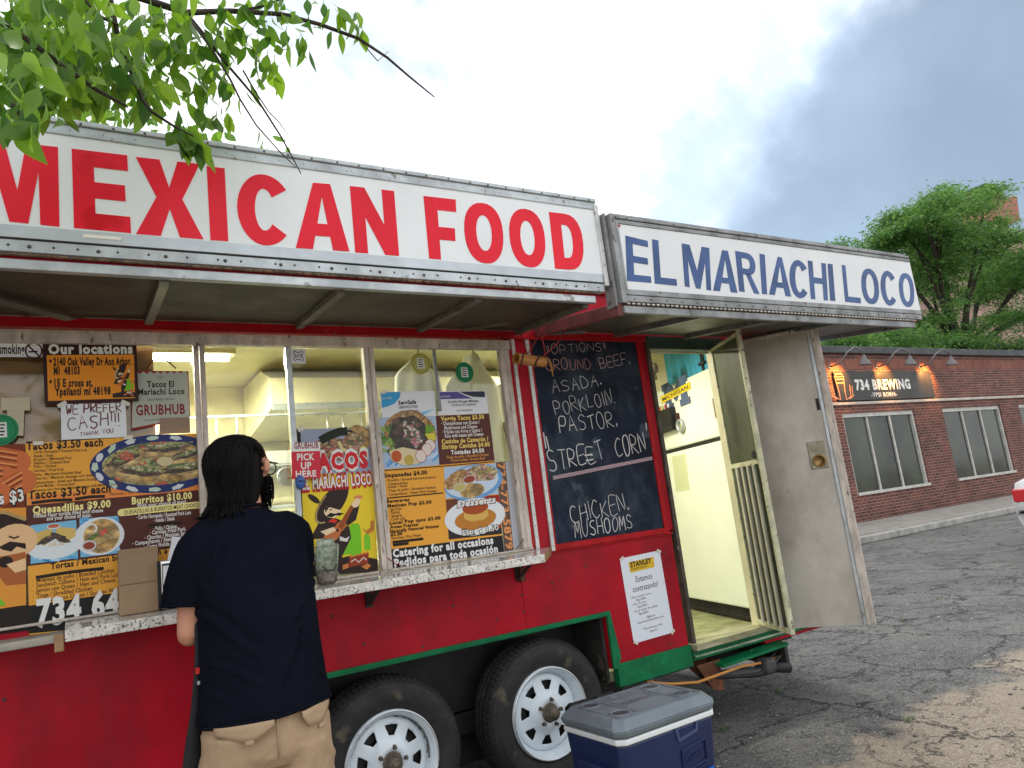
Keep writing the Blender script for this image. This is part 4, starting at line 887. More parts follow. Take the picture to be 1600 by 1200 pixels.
# --- far left poster: churros and guitar player
q = [(-0.3264,1.7828), (-0.1392,1.7807), (-0.1366,1.2050), (-0.3205,1.2033)]
o = poster('dessert_poster', q, YP, flat(s2l(120, 52, 24)), 'dark poster with fried churros above a guitar player, at the left end of the window', 'poster')
p = MB()
for k, (a_, b_, r0) in enumerate((((-0.2894,1.7463), (-0.1530,1.7142), .040), ((-0.3072,1.6836), (-0.1953,1.6613), .040), ((-0.2697,1.5674), (-0.1375,1.6428), .042), ((-0.3246,1.6062), (-0.2047,1.6068), .032))):
    ribbon(p, [a_, ((a_[0] * .5 + b_[0] * .5), (a_[1] + b_[1]) / 2 + .004), b_], r0, y - .0005 - k * .0004, flat(s2l(196, 98, 48))); p.poly(ell(b_, r0 * .8, r0, 14), y - .0005 - k * .0004, None, flat(s2l(205, 110, 60)))
    for dz in (-.5, .1, .6):
        ribbon(p, [(a_[0], a_[1] + r0 * dz), (b_[0] - .01, b_[1] + r0 * dz)], .004, y - .0007 - k * .0004, flat(s2l(140, 60, 26)))
        ribbon(p, [(a_[0], a_[1] + r0 * dz + .008), (b_[0] - .01, b_[1] + r0 * dz + .008)], .003, y - .0007 - k * .0004, flat(s2l(228, 150, 92)))
text(p, 's $3', (-0.2196,1.5648), (-0.1396,1.5709), .045, y - .0026, flat(BLK), .10); text(p, 's $3', (-0.2158,1.5667), (-0.1416,1.5723), .041, y - .0029, W, .03)
p.poly([(-0.3241,1.5572), (-0.1358,1.5475), (-0.1366,1.2050), (-0.3205,1.2033)], y - .0020, None, flat(s2l(222, 150, 60)))
p.poly([(-0.3240,1.5505), (-0.2045,1.5406), (-0.1359,1.5038), (-0.1360,1.4672), (-0.1666,1.4752), (-0.1986,1.4249), (-0.3225,1.3966)], y - .0022, None, flat(s2l(44, 30, 26)))
ribbon(p, [(-0.2511,1.5431), (-0.1951,1.5351), (-0.1359,1.5038)], .006, y - .0024, flat(s2l(180, 150, 90)))
p.poly(ell((-0.1685,1.4325), .068, .060, 20), y - .0025, None, flat(s2l(226, 186, 140)))
p.poly([(-0.2173,1.4161), (-0.1836,1.4320), (-0.1380,1.4197), (-0.1362,1.3991), (-0.1647,1.4117), (-0.1798,1.3957), (-0.2061,1.4057)], y - .0027, None, K)
ribbon(p, [(-0.1874,1.4505), (-0.1723,1.4419), (-0.1571,1.4469)], .003, y - .0027, K)
p.poly([(-0.2135,1.3822), (-0.1381,1.3903), (-0.1365,1.2780), (-0.1947,1.2802), (-0.2170,1.3164)], y - .0026, None, flat(s2l(170, 98, 52)))
p.poly(ell((-0.1967,1.3622), .022, .020, 14), y - .0028, None, K)
p.poly([(-0.1948,1.3531), (-0.1382,1.3678), (-0.1363,1.3271), (-0.1685,1.3205)], y - .0030, None, flat(s2l(232, 196, 150)))
p.poly([(-0.3213,1.2779), (-0.2315,1.2639), (-0.1946,1.2145), (-0.3205,1.2075)], y - .0028, None, flat(s2l(110, 190, 40)))
printed(o, p)
q = [(-0.3205,1.2075), (-0.1272,1.2013), (-0.1256,1.1154), (-0.3197,1.1232)]
o = poster('poster_footer', q, YP, flat(s2l(38, 28, 26)), 'dark brown torn strip under the churros poster, just above the counter', 'poster')
# --- no smoking strip
q = [(-0.2926,2.1591), (-0.0825,2.1591), (-0.0838,2.1100), (-0.2922,2.1084)]
o = poster('no_smoking_sign', q, YP, paper, 'white no smoking strip with crossed out cigarette symbol, top left window corner', 'sign')
p = MB(); text(p, 'no smoking', (-0.2503,2.1209), (-0.1394,2.1220), .036, YP - .0006, K, .03)
c_ = (-0.1106,2.1333); rg = ell(c_, .026, .030, 24); ribbon(p, rg + rg[:1], .0026, YP - .0008, K); ribbon(p, [(c_[0] - .018, c_[1] + .021), (c_[0] + .018, c_[1] - .021)], .0028, YP - .0008, K)
ribbon(p, [(c_[0] - .017, c_[1] - .004), (c_[0] + .012, c_[1] - .002)], .003, YP - .0007, K); fr_ = [(-0.1333,2.1545), (-0.0876,2.1547), (-0.0879,2.1113), (-0.1335,2.1109)]; ribbon(p, fr_ + fr_[:1], .0008, YP - .0007, flat((.4, .1, .1)))
printed(o, p)
# --- locations board
q = [(-0.0823,2.1593), (0.2363,2.1616), (0.2384,1.9312), (-0.0767,1.9278)]
o = poster('locations_sign', q, -.006, flat(s2l(52, 22, 24)), 'orange and maroon board giving the two addresses, under the awning', 'sign', .004)
p = MB(); yy = -.0065
p.poly([(-0.0694,2.1162), (0.2260,2.1221), (0.2260,1.9435), (-0.0657,1.9386)], yy, None, flat(s2l(238, 150, 40)))
text(p, 'Our locations', (-0.0640,2.1218), (0.2225,2.1273), .036, yy - .0004, W, .05)
for s_, a_, b_ in (('•', (-0.0614,2.0786), (-0.0532,2.0788)), ('2140 Oak Valley Dr Ann Arbor.', (-0.0478,2.0761), (0.2172,2.0797)), ('MI  48103', (-0.0473,2.0405), (0.0388,2.0421)), ('•', (-0.0620,1.9978), (-0.0538,1.9977)), ('15 E cross st,', (-0.0456,1.9931), (0.0810,1.9934)), ('Ypsilanti mi 48198', (-0.0446,1.9593), (0.1414,1.9607))):
    text(p, s_, a_, b_, .029, yy - .0004, K, .05)
def guitarist(p, f, y, bg):
    """flat print of a hatted guitar player beside a cactus; f maps (u,v) in a unit box, v down, to the wall"""
    def P_(pts, c_, k): p.poly([f(*q_) for q_ in pts], y - k * .00006, None, flat(c_))
    def E_(u, v, ru, rv, c_, k, rot=0, n=22):
        P_([(u + ru * math.cos(a_) * math.cos(rot) - rv * math.sin(a_) * math.sin(rot), v + ru * math.cos(a_) * math.sin(rot) + rv * math.sin(a_) * math.cos(rot)) for a_ in [2 * math.pi * i / n for i in range(n)]], c_, k)
    D_ = s2l(50, 36, 34); SK = s2l(240, 214, 176); GT = s2l(196, 112, 62)
    P_([(0, .88), (.3, .84), (.6, .80), (.8, .82), (1, .86), (1, 1), (0, 1)], D_, 1)
    for a_ in ((.62, .44, .16, .42), (.82, .56, .09, .19)):
        u, v, w_, h_ = a_; P_([(u, v + .05), (u + .03, v), (u + w_ - .03, v), (u + w_, v + .05), (u + w_, v + h_), (u, v + h_)], s2l(120, 200, 40), 2)
    P_([(.52, .62), (.56, .58), (.64, .68), (.64, .78), (.50, .78)], s2l(120, 200, 40), 2)
    P_([(.42, .50), (.62, .46), (.64, .60), (.50, .80), (.52, .92), (.38, .94), (.38, .74)], D_, 3)
    P_([(.08, .58), (.22, .38), (.44, .36), (.58, .42), (.60, .56), (.42, .62), (.26, .58)], D_, 4)
    P_([(.56, .40), (.64, .28), (.70, .20), (.78, .24), (.72, .40), (.60, .46)], D_, 5)
    P_([(.28, .34), (.46, .38), (.44, .42), (.27, .38)], s2l(214, 50, 40), 6)
    E_(.40, .19, .30, .135, D_, 7, -.75, 28); E_(.16, .12, .09, .035, D_, 7, .6)
    rg_ = [(.40 + .285 * math.cos(a_) * .73 + .12 * math.sin(a_) * .68, .19 - .285 * math.cos(a_) * .68 + .12 * math.sin(a_) * .73) for a_ in [math.pi * .8 + i * .10 for i in range(24)]]
    for i in range(0, 23): 
        p.poly(ell(f(*rg_[i]), .0035, .0035, 6), y - .0006, None, flat(s2l(200, 170, 120)))
    E_(.40, .28, .115, .075, SK, 11); P_([(.30, .24), (.42, .17), (.54, .24), (.50, .27), (.36, .23), (.30, .29)], D_, 12)
    P_([(.31, .33), (.37, .295), (.43, .31), (.49, .30), (.56, .315), (.50, .335), (.44, .33), (.38, .35)], (.01, .01, .01), 13)
    for u in (.36, .47): P_([(u, .255), (u + .035, .25), (u + .035, .262), (u, .268)], (.02, .02, .02), 13)
    E_(.38, .55, .135, .075, GT, 14, -.5); E_(.50, .46, .085, .055, GT, 15, -.5); P_([(.46, .46), (.68, .20), (.72, .22), (.52, .50)], s2l(150, 78, 40), 16)
    E_(.45, .50, .025, .018, (.03, .02, .02), 17); P_([(.22, .50), (.40, .46), (.44, .50), (.30, .55)], SK, 18); P_([(.66, .22), (.74, .15), (.80, .17), (.76, .25), (.70, .26)], SK, 18)
    E_(.77, .14, .06, .022, s2l(214, 140, 90), 17); P_([(.48, .57), (.56, .60), (.62, .58), (.58, .64), (.48, .62)], (.75, .7, .65), 18)
    P_([(.80, .50), (.86, .53), (.92, .50), (.93, .42), (.98, .43), (.97, .53), (.88, .58)], s2l(196, 120, 60), 6)
    P_([(.60, .82), (.88, .78), (.86, .90), (.58, .93)], s2l(150, 60, 36), 7)
    for i in range(6): P_([(.60 + i * .047, .82 - i * .006), (.625 + i * .047, .79 - i * .006), (.65 + i * .047, .815 - i * .006)], s2l(220, 120, 60), 8)
    ribbon(p, [f(.62, .87), f(.68, .84), f(.73, .88), f(.80, .83), f(.84, .86)], .003, y - .0007, flat((.7, .6, .5)))
    P_([(.50, .90), (.58, .88), (.58, .93), (.50, .95)], s2l(214, 130, 70), 8); P_([(.76, .93), (.86, .90), (.90, .93), (.84, .97)], s2l(214, 130, 70), 8)
qs = [(0.1416,2.0780), (0.2296,2.0808), (0.2284,1.9471), (0.1478,1.9462)]
guitarist(p, lambda u, v: lerp4(qs, u, v), yy - .0004, ORG)
printed(o, p)
# --- cash note
q = [(-0.0256,1.9252), (0.1918,1.9257), (0.1930,1.7891), (-0.0248,1.7888)]
o = poster('cash_note', q, YP - .002, paper, 'white handwritten note asking for cash, below the addresses board', 'note')
p = MB(); inkr = flat((.16, .04, .03)); YY = YP - .0024
hand(p, 'WE PREFER', (-0.0094,1.8864), (0.1798,1.8903), .036, YY, inkr, .0022); hand(p, 'CASH!!!', (-0.0059,1.8235), (0.1741,1.8382), .052, YY, inkr, .0022); hand(p, 'THANK YOU', (0.0355,1.7994), (0.1493,1.8089), .016, YY, inkr, .0013)
printed(o, p)
# --- blank papers and round sticker
poster('blank_paper', [(-0.2112,1.9541), (-0.1229,1.9534), (-0.1230,1.9045), (-0.2111,1.9087)], YP - .001, flat(s2l(196, 186, 160)), 'wide blank yellowed paper scrap, upper of two at the left edge', 'paper')
poster('blank_paper', [(-0.1937,1.9081), (-0.1409,1.9053), (-0.1440,1.8107), (-0.1897,1.8153)], YP + .0006, flat(s2l(190, 182, 158)), 'narrow upright blank yellowed paper hanging below a wider scrap', 'paper')
def roundel(c_, r_, colr, label, y=-.004):
    mb = MB(); mb.poly(ell(c_, r_, r_ * 1.03, 28), y, y + .001); o = mb.build('round_sticker', flat(colr)); tag(o, label, 'sticker')
    p = MB(); rg = ell(c_, r_ * .86, r_ * .88, 28); ribbon(p, rg + rg[:1], r_ * .025, y - .0005, flat(tuple(v * .5 for v in colr)))
    p.poly([(c_[0] - r_ * .38, c_[1] - r_ * .5), (c_[0] + r_ * .38, c_[1] - r_ * .5), (c_[0] + r_ * .34, c_[1] + r_ * .5), (c_[0] - r_ * .38, c_[1] + r_ * .5)], y - .0006, None, flat((.7, .74, .72)))
    for k in range(4): ribbon(p, [(c_[0] - r_ * .28, c_[1] + r_ * (.33 - .22 * k)), (c_[0] + r_ * (.25 - .06 * (k % 2)), c_[1] + r_ * (.33 - .22 * k))], r_ * .05, y - .0009, K)
    printed(o, p)
roundel((-0.2138,1.8353), .056, (.01, .24, .10), 'green round sticker at the very left edge above the churros poster')
roundel((1.4774,2.0901), .052, (.42, .40, .10), 'yellow round sticker on the window in front of a hanging white coat')
roundel((1.7140,2.0442), .051, (.01, .20, .08), 'green round sticker on the window in front of the apron, right of the yellow one')
# --- hanging delivery sign
q = [(0.2176,2.0597), (0.4277,2.0566), (0.4274,1.8597), (0.2116,1.8188)]
o = poster('delivery_sign', q, .012, flat(s2l(150, 40, 44)), 'scalloped pale sign with dark red border hanging from a cord beside the addresses board', 'sign', .003)
p = MB(); a_, b_ = (0.2219,2.0491), (0.4239,2.0512)
top = []
for i in range(17):
    t_ = i / 16; top.append((a_[0] + (b_[0] - a_[0]) * t_, a_[1] + (b_[1] - a_[1]) * t_ + (.007 if i % 2 else -.004)))
p.poly(top + [(0.4251,1.8625), (0.2129,1.8264)], .0116, None, flat(s2l(176, 182, 172)))
for s_, a_, b_, h_, m_ in (('GET', (0.3091,2.0248), (0.3327,2.0247), .012, inkr), ('Tacos El', (0.2708,1.9908), (0.3706,1.9908), .024, K), ('Mariachi Loco', (0.2378,1.9599), (0.4094,1.9604), .024, K), ('DELIVERED WITH', (0.2715,1.9344), (0.3677,1.9350), .009, K), ('GRUBHUB', (0.2288,1.8771), (0.4087,1.8777), .040, flat((.22, .02, .03))), ('YOUR FOOD HERE', (0.2531,1.8517), (0.3131,1.8534), .006, K)):
    text(p, s_, a_, b_, h_, .0112, m_, .03 if h_ > .02 else .0)
printed(o, p)
MB().poly([(0.3134,1.8625), (0.4251,1.8625), (0.4249,1.7961), (0.3090,1.7963)], .0100, .0108).build('tape_patch', flat(s2l(142, 122, 106)), o)
MB().tube([(0.272,0.012,2.065), (0.289,0.012,2.095), (0.313,0.012,2.116), (0.332,0.012,2.118), (0.351,0.012,2.100), (0.381,0.012,2.068)], .003, 6).build('cord', flat((.14, .03, .03)), o)
# --- small white sticker on post
q = [(0.8471,2.1499), (0.9100,2.1478), (0.9065,2.0800), (0.8413,2.0837)]
o = poster('small_white_sticker', q, -.030, paper, 'small white square sticker with a bone shaped emblem at the top of the middle window', 'sticker')
p = MB(); c_ = lerp4(q, .5, .5)
bone = [(-.8, .9), (-.35, .62), (.35, .62), (.8, .9), (.95, .45), (.6, 0), (.95, -.45), (.8, -.9), (.35, -.62), (-.35, -.62), (-.8, -.9), (-.95, -.45), (-.6, 0), (-.95, .45)]
bb = [(c_[0] + u * .022, c_[1] + v * .026) for u, v in bone]; ribbon(p, bb + bb[:1], .0016, -.0306, K); text(p, 'RATC', (c_[0] - .016, c_[1] - .006), (c_[0] + .017, c_[1] - .006), .013, -.0306, K, .02)
printed(o, p)
# --- tacos poster
q = [(0.8416,1.7909), (1.1887,1.7830), (1.1696,1.1353), (0.8369,1.1560)]
o = poster('taco_poster', q, -.004, flat(YEL), 'yellow poster of a hatted guitar player beside a cactus, behind the tip cup', 'poster')
p = MB(); yp = -.0045
p.poly([(0.8416,1.7909), (1.1887,1.7830), (1.1824,1.5759), (0.8393,1.5917)], yp, None, flat(s2l(150, 160, 182)))
fc = (1.0602,1.7168)
p.poly(blob((1.1312,1.7395), .062, .058, 24, 0, .04), yp - .0003, None, TOR)
p.poly(blob((1.0316,1.6923), .13, .048, 30, -.1, .08), yp - .0004, None, foodmat('chicken', [(.55, .34, .14), (.40, .18, .08), (.62, .44, .22), (.10, .05, .03), (.50, .12, .08), (.30, .14, .05)], 58)); p.poly(blob((1.1116,1.7229), .045, .046, 24, 0, .2), yp - .0006, None, foodmat('relish', [(.62, .30, .22), (.60, .16, .12), (.55, .40, .20), (.12, .14, .04), (.30, .12, .06)], 62))
ribbon(p, [(0.9534,1.7341), (0.9895,1.7524), (1.0437,1.7702), (1.0795,1.7715)], .019, yp - .0030, flat((.015, .02, .012))); ribbon(p, [(1.0736,1.7718), (1.1035,1.7704)], .004, yp - .003, flat((.015, .02, .012)))
ribbon(p, [(1.0344,1.7269), (1.0492,1.6912), (1.0892,1.6714)], .008, yp - .0031, flat((.68, .56, .28))); p.poly(ell((1.1478,1.6855), .018, .015, 8), yp - .0031, None, flat((.70, .60, .15)))
text(p, 'TACOS', (0.8706,1.6033), (1.1709,1.6016), .076, yp - .0034, W, .13); text(p, 'TACOS', (0.8792,1.6069), (1.1635,1.6036), .068, yp - .0042, flat((.62, .02, .03)), .055)
text(p, 'EL MARÍACHÍ LOCO', (0.8538,1.5213), (1.1774,1.5207), .056, yp - .0034, flat((.50, .02, .03)), .13); text(p, 'EL MARÍACHÍ LOCO', (0.8596,1.5250), (1.1731,1.5240), .048, yp - .0042, W, .03)
p.poly([(0.8416,1.7909), (0.8694,1.7897), (0.8666,1.7075), (0.8417,1.7089)], yp - .0003, None, K)
p.poly([(0.8415,1.5832), (0.8580,1.5820), (0.8502,1.1540), (0.8369,1.1560)], yp - .0003, None, K)
qg = [(0.8542,1.5268), (1.1839,1.5246), (1.1681,1.1355), (0.8504,1.1567)]
guitarist(p, lambda u, v: lerp4(qg, u, v), yp - .0004, YEL)
printed(o, p)
# --- pick up sign
q = [(0.8181,1.7283), (0.9427,1.7246), (0.9343,1.5684), (0.8107,1.5718)]
o = poster('pick_up_sign', q, -.034, flat((.62, .03, .06)), 'red and white pick up here sign clipped to the window post', 'sign', .002)
p = MB(); p.poly([q[0], q[1], lerp4(q, 1, .25), lerp4(q, 0, .25)], -.0345, None, W)
for s_, a_, b_, h_, m_ in (('GRUBHUB', (0.8288,1.7013), (0.9336,1.6980), .026, flat((.25, .02, .04))), ('PICK', (0.8378,1.6503), (0.9130,1.6481), .028, W), ('UP', (0.8517,1.6117), (0.8977,1.6111), .028, W), ('HERE', (0.8275,1.5788), (0.9162,1.5760), .026, W)):
    text(p, s_, a_, b_, h_, -.035, m_, .03)
printed(o, p)
c_ = (0.8446,1.5555)
o = MB().lathe((c_[0], -.040, c_[1]), (0, -1, 0), [(0, .006), (.014, .006), (.019, .003), (.020, 0)], 20).build('magnet_clip', M('blue_plastic_clip', (.02, .10, .36), .3), None); o.scale = (1, 1, 1.5); o.location = (0, 0, -c_[1] * .5)
tag(o, 'blue oval magnetic clip under the pick up sign', 'clip')
p = MB(); p.poly(ell((c_[0], c_[1]), .013, .006, 12, 0, 0, 180), -.0465, None, flat((.01, .03, .10))); pr = p.build('clip_recess', None); pr.parent = o
# --- certificates
def cert(q, label, tl, c0, c1, body):
    o = poster('certificate', q, -.003, paper, label, 'certificate'); p = MB()
    p.poly([lerp4(q, *t_) for t_ in tl], -.0035, None, flat(c0))
    if c1: p.poly([lerp4(q, *t_) for t_ in c1[0]], -.0035, None, flat(c1[1]))
    for s_, (u0, v0), (u1, v1), h_, m_, b_ in body: text(p, s_, lerp4(q, u0, v0), lerp4(q, u1, v1), h_, -.004, m_, b_)
    return o, p
q1 = [(1.2549,1.9516), (1.5355,1.9512), (1.5310,1.8274), (1.2524,1.8295)]
GY = flat((.12, .12, .14))
o, p = cert(q1, 'white food safety certificate with a light blue corner, left of two', [(0.01, .02), (.37, .02), (.34, .25), (.24, .48), (.12, .58), (.01, .63)], s2l(60, 160, 214), None,
     [('ServSafe', (.31, .52), (.64, .50), .018, K, .04), ('CERTIFICATION', (.31, .68), (.66, .66), .012, K, .02), ('LEVEL CERTIFIED JUNE', (.31, .82), (.68, .80), .008, GY, .0), ('ServSafe', (.03, .30), (.2, .28), .010, W, 0)])
ribbon(p, [lerp4(q1, .31, .93), lerp4(q1, .6, .93)], .0012, -.004, GY); p.poly([lerp4(q1, *t_) for t_ in ((.62, .99), (.68, .86), (.98, .72), (.74, .99))], -.0036, None, flat(s2l(120, 195, 230)))
printed(o, p)
q2 = [(1.5497,1.9487), (1.8252,1.9487), (1.8250,1.8265), (1.5432,1.8289)]
o, p = cert(q2, 'white allergen certificate with purple and slate header, right of two', [(.01, .03), (.40, .03), (.58, .22), (.70, .33), (.01, .33)], s2l(92, 80, 150), ([(.44, .03), (.97, .03), (.97, .29), (.72, .26), (.56, .15)], s2l(52, 60, 78)),
     [('ServSafe Allergens Michigan', (.20, .50), (.82, .48), .013, K, .01), ('Certificate of Completion', (.26, .64), (.76, .62), .013, K, 0), ('LEVEL PERMANENT', (.36, .86), (.68, .85), .008, K, 0), ('ServSafe', (.04, .26), (.25, .25), .010, W, 0)])
printed(o, p)
# --- right menu board
A_ = [(1.2177,1.8286), (1.8284,1.8297), (1.8213,1.1354), (1.2068,1.1300)]
o = poster('menu_board', A_, -.0025, flat(ORG), 'menu board with round taco plate photo, desserts and catering lines, in the right window', 'menu board')
p = MB(); y = -.0030
phA = [(1.2177,1.8286), (1.5289,1.8269), (1.5212,1.5876), (1.2158,1.5866)]; brA = [(1.5289,1.8269), (1.8284,1.8297), (1.8290,1.5889), (1.5212,1.5876)]
p.poly(phA, y, None, flat(s2l(168, 190, 218))); p.poly(brA, y, None, flat(s2l(88, 46, 40)))
for k in range(26):
    u0, v0 = rnd.random() * .9, rnd.uniform(.72, .97); ribbon(p, [lerp4(phA, u0, v0), lerp4(phA, min(1, u0 + .1), max(.6, v0 - .1))], .005, y - .0002 - k * .00001, flat(rnd.choice([s2l(84, 150, 206), s2l(196, 216, 236), s2l(120, 170, 214)])))
pc_ = lerp4(phA, .55, .36)
p.poly(blob(pc_, .135, .118, 40, 0, .03), y - .0006, None, foodmat('fried', [(.60, .34, .10), (.50, .24, .07), (.66, .42, .16), (.42, .18, .05)], 60))
p.poly(blob((pc_[0] - .005, pc_[1] - .005), .108, .098, 40, 0, .09), y - .0008, None, foodmat('grilled', [(.045, .025, .015), (.09, .05, .03), (.025, .018, .014), (.14, .08, .05), (.06, .035, .02)], 34))
p.poly(blob((pc_[0] + .012, pc_[1] + .005), .045, .062, 30, .2, .28), y - .0010, None, foodmat('onion', [(.66, .58, .50), (.62, .22, .26), (.70, .66, .60), (.10, .14, .05), (.50, .14, .18), (.06, .04, .03)], 62))
for k in range(16):
    q_ = lerp4(phA, rnd.uniform(.04, .26), rnd.uniform(.2, .7)); p.poly(ell(q_, .016, .011, 8, rnd.uniform(0, 3)), y - .0008, None, flat(rnd.choice([(.12, .24, .05), (.30, .42, .12), (.08, .16, .03)])))
ribbon(p, [lerp4(phA, .26, .1), lerp4(phA, .18, .4), lerp4(phA, .24, .7)], .003, y - .0008, flat((.12, .22, .05)))
p.poly([lerp4(phA, .80, .2), lerp4(phA, .90, .17), lerp4(phA, .97, .3), lerp4(phA, .80, .36)], y - .0036, None, flat((.16, .34, .04))); p.poly([lerp4(phA, .78, .36), lerp4(phA, .95, .34), lerp4(phA, .97, .48), lerp4(phA, .88, .55)], y - .0036, None, flat((.66, .60, .06)))
p.poly([lerp4(phA, .18, .66), lerp4(phA, .4, .6), lerp4(phA, .72, .7), lerp4(phA, .66, .94), lerp4(phA, .4, .96), lerp4(phA, .2, .84)], y - .0034, None, flat((.70, .58, .36)))
for u, v, r0, c0 in ((.29, .77, .026, (.50, .10, .03)), (.49, .86, .024, (.50, .38, .08))): p.poly(ell(lerp4(phA, u, v), r0, r0 * 1.05, 18), y - .0037, None, flat(c0))
for k, (u, v) in enumerate(((.86, .60), (.80, .68), (.69, .80))):
    q_ = lerp4(phA, u, v); p.poly(ell(q_, .028, .031, 18), y - .0038 - k * .0003, None, flat((.45, .03, .08))); p.poly(ell(q_, .0255, .0285, 18), y - .0039 - k * .0003, None, flat((.74, .66, .60)))
TY = y - .0006
YC = flat(s2l(232, 206, 110))
for s_, a_, b_, h_, m_, b0 in (('Veggie Tacos $3.50', (1.5542,1.8005), (1.7959,1.8034), .021, YC, .04), ('· Champiñones con Queso /', (1.5531,1.7790), (1.7670,1.7793), .017, W, .02), ('Mushrooms and Cheese', (1.5680,1.7572), (1.7496,1.7579), .017, W, .02), ('· Frijoles con Arroz y Queso /', (1.5543,1.7376), (1.7765,1.7387), .017, W, .02),
    ('Rice with beans and Cheese', (1.5668,1.7171), (1.7801,1.7181), .017, W, .02), ('Ceviche de Camarón /', (1.5463,1.6883), (1.8071,1.6897), .021, YC, .04), ('Shrimp Ceviche $4.00', (1.5434,1.6624), (1.8109,1.6624), .021, YC, .04), ('Tostadas $4.00', (1.5901,1.6336), (1.7740,1.6335), .020, W, .04),
    ('· Tinga de pollo / Shredded Chicken', (1.5551,1.6149), (1.7972,1.6146), .013, flat(s2l(226, 160, 80)), .01), ('· Carne molida / Ground Beef', (1.5787,1.5980), (1.7745,1.5980), .013, flat(s2l(226, 160, 80)), .01),
    ('Empanadas $4.00', (1.2371,1.5484), (1.4529,1.5480), .018, K, .04), ('· Picadillo / Ground beef and potatoes', (1.2446,1.5287), (1.4974,1.5263), .0115, Kw, .012), ('· Campechanas', (1.2443,1.5122), (1.3497,1.5109), .0115, Kw, .012), ('· Asada / Steak', (1.2430,1.4985), (1.3461,1.4972), .0115, Kw, .012),
    ('· Tinga de pollo / Shredded chicken', (1.2433,1.4818), (1.4887,1.4781), .0115, Kw, .012), ('· Campechanas / Steak With Sausage', (1.2431,1.4639), (1.4935,1.4613), .0115, Kw, .012), ('Beverages', (1.2386,1.4322), (1.3506,1.4310), .0145, K, .04), ('Mexican Pop $2.00', (1.2384,1.4113), (1.4610,1.4089), .0145, K, .04),
    ('· Jarritos', (1.2444,1.3959), (1.3070,1.3945), .013, Kw, .01), ('· Sidral', (1.2446,1.3811), (1.2961,1.3798), .013, Kw, .01), ('· Sangria', (1.2446,1.3657), (1.3072,1.3641), .013, Kw, .01), ('· Coca cola', (1.2447,1.3506), (1.3215,1.3494), .013, Kw, .01),
    ('Local Pop cans $2.00', (1.2447,1.3336), (1.4990,1.3307), .0145, K, .04), ('Aguas Frescas/', (1.2438,1.3152), (1.3852,1.3140), .0135, K, .04), ('Naturally Flavored Watwer', (1.2421,1.2970), (1.4881,1.2942), .0135, K, .04), ('$3.00', (1.2428,1.2814), (1.3004,1.2804), .015, K, .04), ('Horchata / Rice Water', (1.2474,1.2660), (1.3928,1.2637), .013, Kw, .01)):
    text(p, s_, a_, b_, h_, TY, m_, b0)
for a_, b_, r0 in (((1.2153,1.5814), (1.5374,1.5803), .0022), ((1.5374,1.5803), (1.8282,1.5825), .0022), ((1.2375,1.4539), (1.5263,1.4529), .0028), ((1.2494,1.2537), (1.4012,1.2515), .006), ((1.2503,1.2410), (1.3262,1.2397), .006)): ribbon(p, [a_, b_], r0, TY, K)
q = [(1.5435,1.5734), (1.8312,1.5742), (1.8269,1.4205), (1.5367,1.4251)]
p.poly(q, y - .0003, None, flat(s2l(170, 196, 224)))
p.poly(ell(lerp4(q, .55, .55), .165, .085, 30, .12), y - .0005, None, flat(s2l(110, 160, 210))); p.poly(ell(lerp4(q, .52, .53), .15, .072, 30, .12), y - .0006, None, flat(s2l(196, 212, 232)))
p.poly(ell(lerp4(q, .22, .42), .075, .036, 20, .45), y - .0008, None, flat((.55, .27, .07))); p.poly(ell(lerp4(q, .50, .82), .070, .034, 20, .1), y - .0008, None, flat((.60, .38, .08)))
p.poly(blob(lerp4(q, .72, .28), .085, .042, 30, 0, .12), y - .0009, None, foodmat('slaw', [(.62, .50, .22), (.70, .60, .36), (.22, .14, .05), (.60, .22, .24), (.40, .34, .10)], 70)); p.poly(blob(lerp4(q, .22, .42), .075, .036, 20, .45, .04), y - .00085, None, foodmat('fried', [], 60)); p.poly(blob(lerp4(q, .50, .82), .070, .034, 20, .1, .1), y - .00085, None, TOR)
for u, v, c0 in ((.46, .45, (.30, .06, .03)), (.27, .68, (.50, .44, .16))): p.poly(ell(lerp4(q, u, v), .036, .021, 18, .15), y - .0022, None, flat((.62, .60, .55))); p.poly(ell(lerp4(q, u, v), .032, .017, 18, .15), y - .0023, None, flat(c0))
q = [(1.5360,1.4190), (1.8301,1.4170), (1.8226,1.2254), (1.5314,1.2324)]
p.poly(q, y - .0003, None, flat(s2l(170, 44, 30))); p.poly([lerp4(q, *t_) for t_ in ((0, .55), (.35, .80), (1, .85), (1, 1), (0, 1))], y - .0004, None, flat(s2l(50, 40, 44))); p.poly([lerp4(q, *t_) for t_ in ((0, 0), (.45, 0), (.25, .25), (0, .35))], y - .0004, None, flat(s2l(110, 60, 44)))
p.poly(ell(lerp4(q, .52, .50), .168, .088, 32, .05), y - .0006, None, flat((.74, .77, .80))); p.poly(ell(lerp4(q, .52, .56), .115, .050, 30, .05), y - .0008, None, flat((.50, .20, .03)))
p.poly([lerp4(q, *t_) for t_ in ((.32, .26), (.74, .24), (.77, .50), (.66, .60), (.42, .61), (.30, .52))], y - .0010, None, flat((.66, .42, .10))); p.poly(ell(lerp4(q, .53, .27), .072, .032, 24, .04), y - .0012, None, flat((.38, .07, .015))); food(p, lerp4(q, .53, .18), .02, .016, [(.14, .02, .015), (.22, .03, .02)], 8, y - .0013, rnd, .4)
text(p, 'Desserts', (1.5891,1.3758), (1.8086,1.3800), .033, y - .0018, K, .09, .2); text(p, 'Desserts', (1.5927,1.3769), (1.8050,1.3813), .030, y - .0020, W, .04, .2)
text(p, 'Flan $ 3.50', (1.6022,1.2405), (1.8086,1.2442), .028, y - .0018, K, .09); text(p, 'Flan $ 3.50', (1.6058,1.2415), (1.8053,1.2461), .025, y - .0020, W, .02)
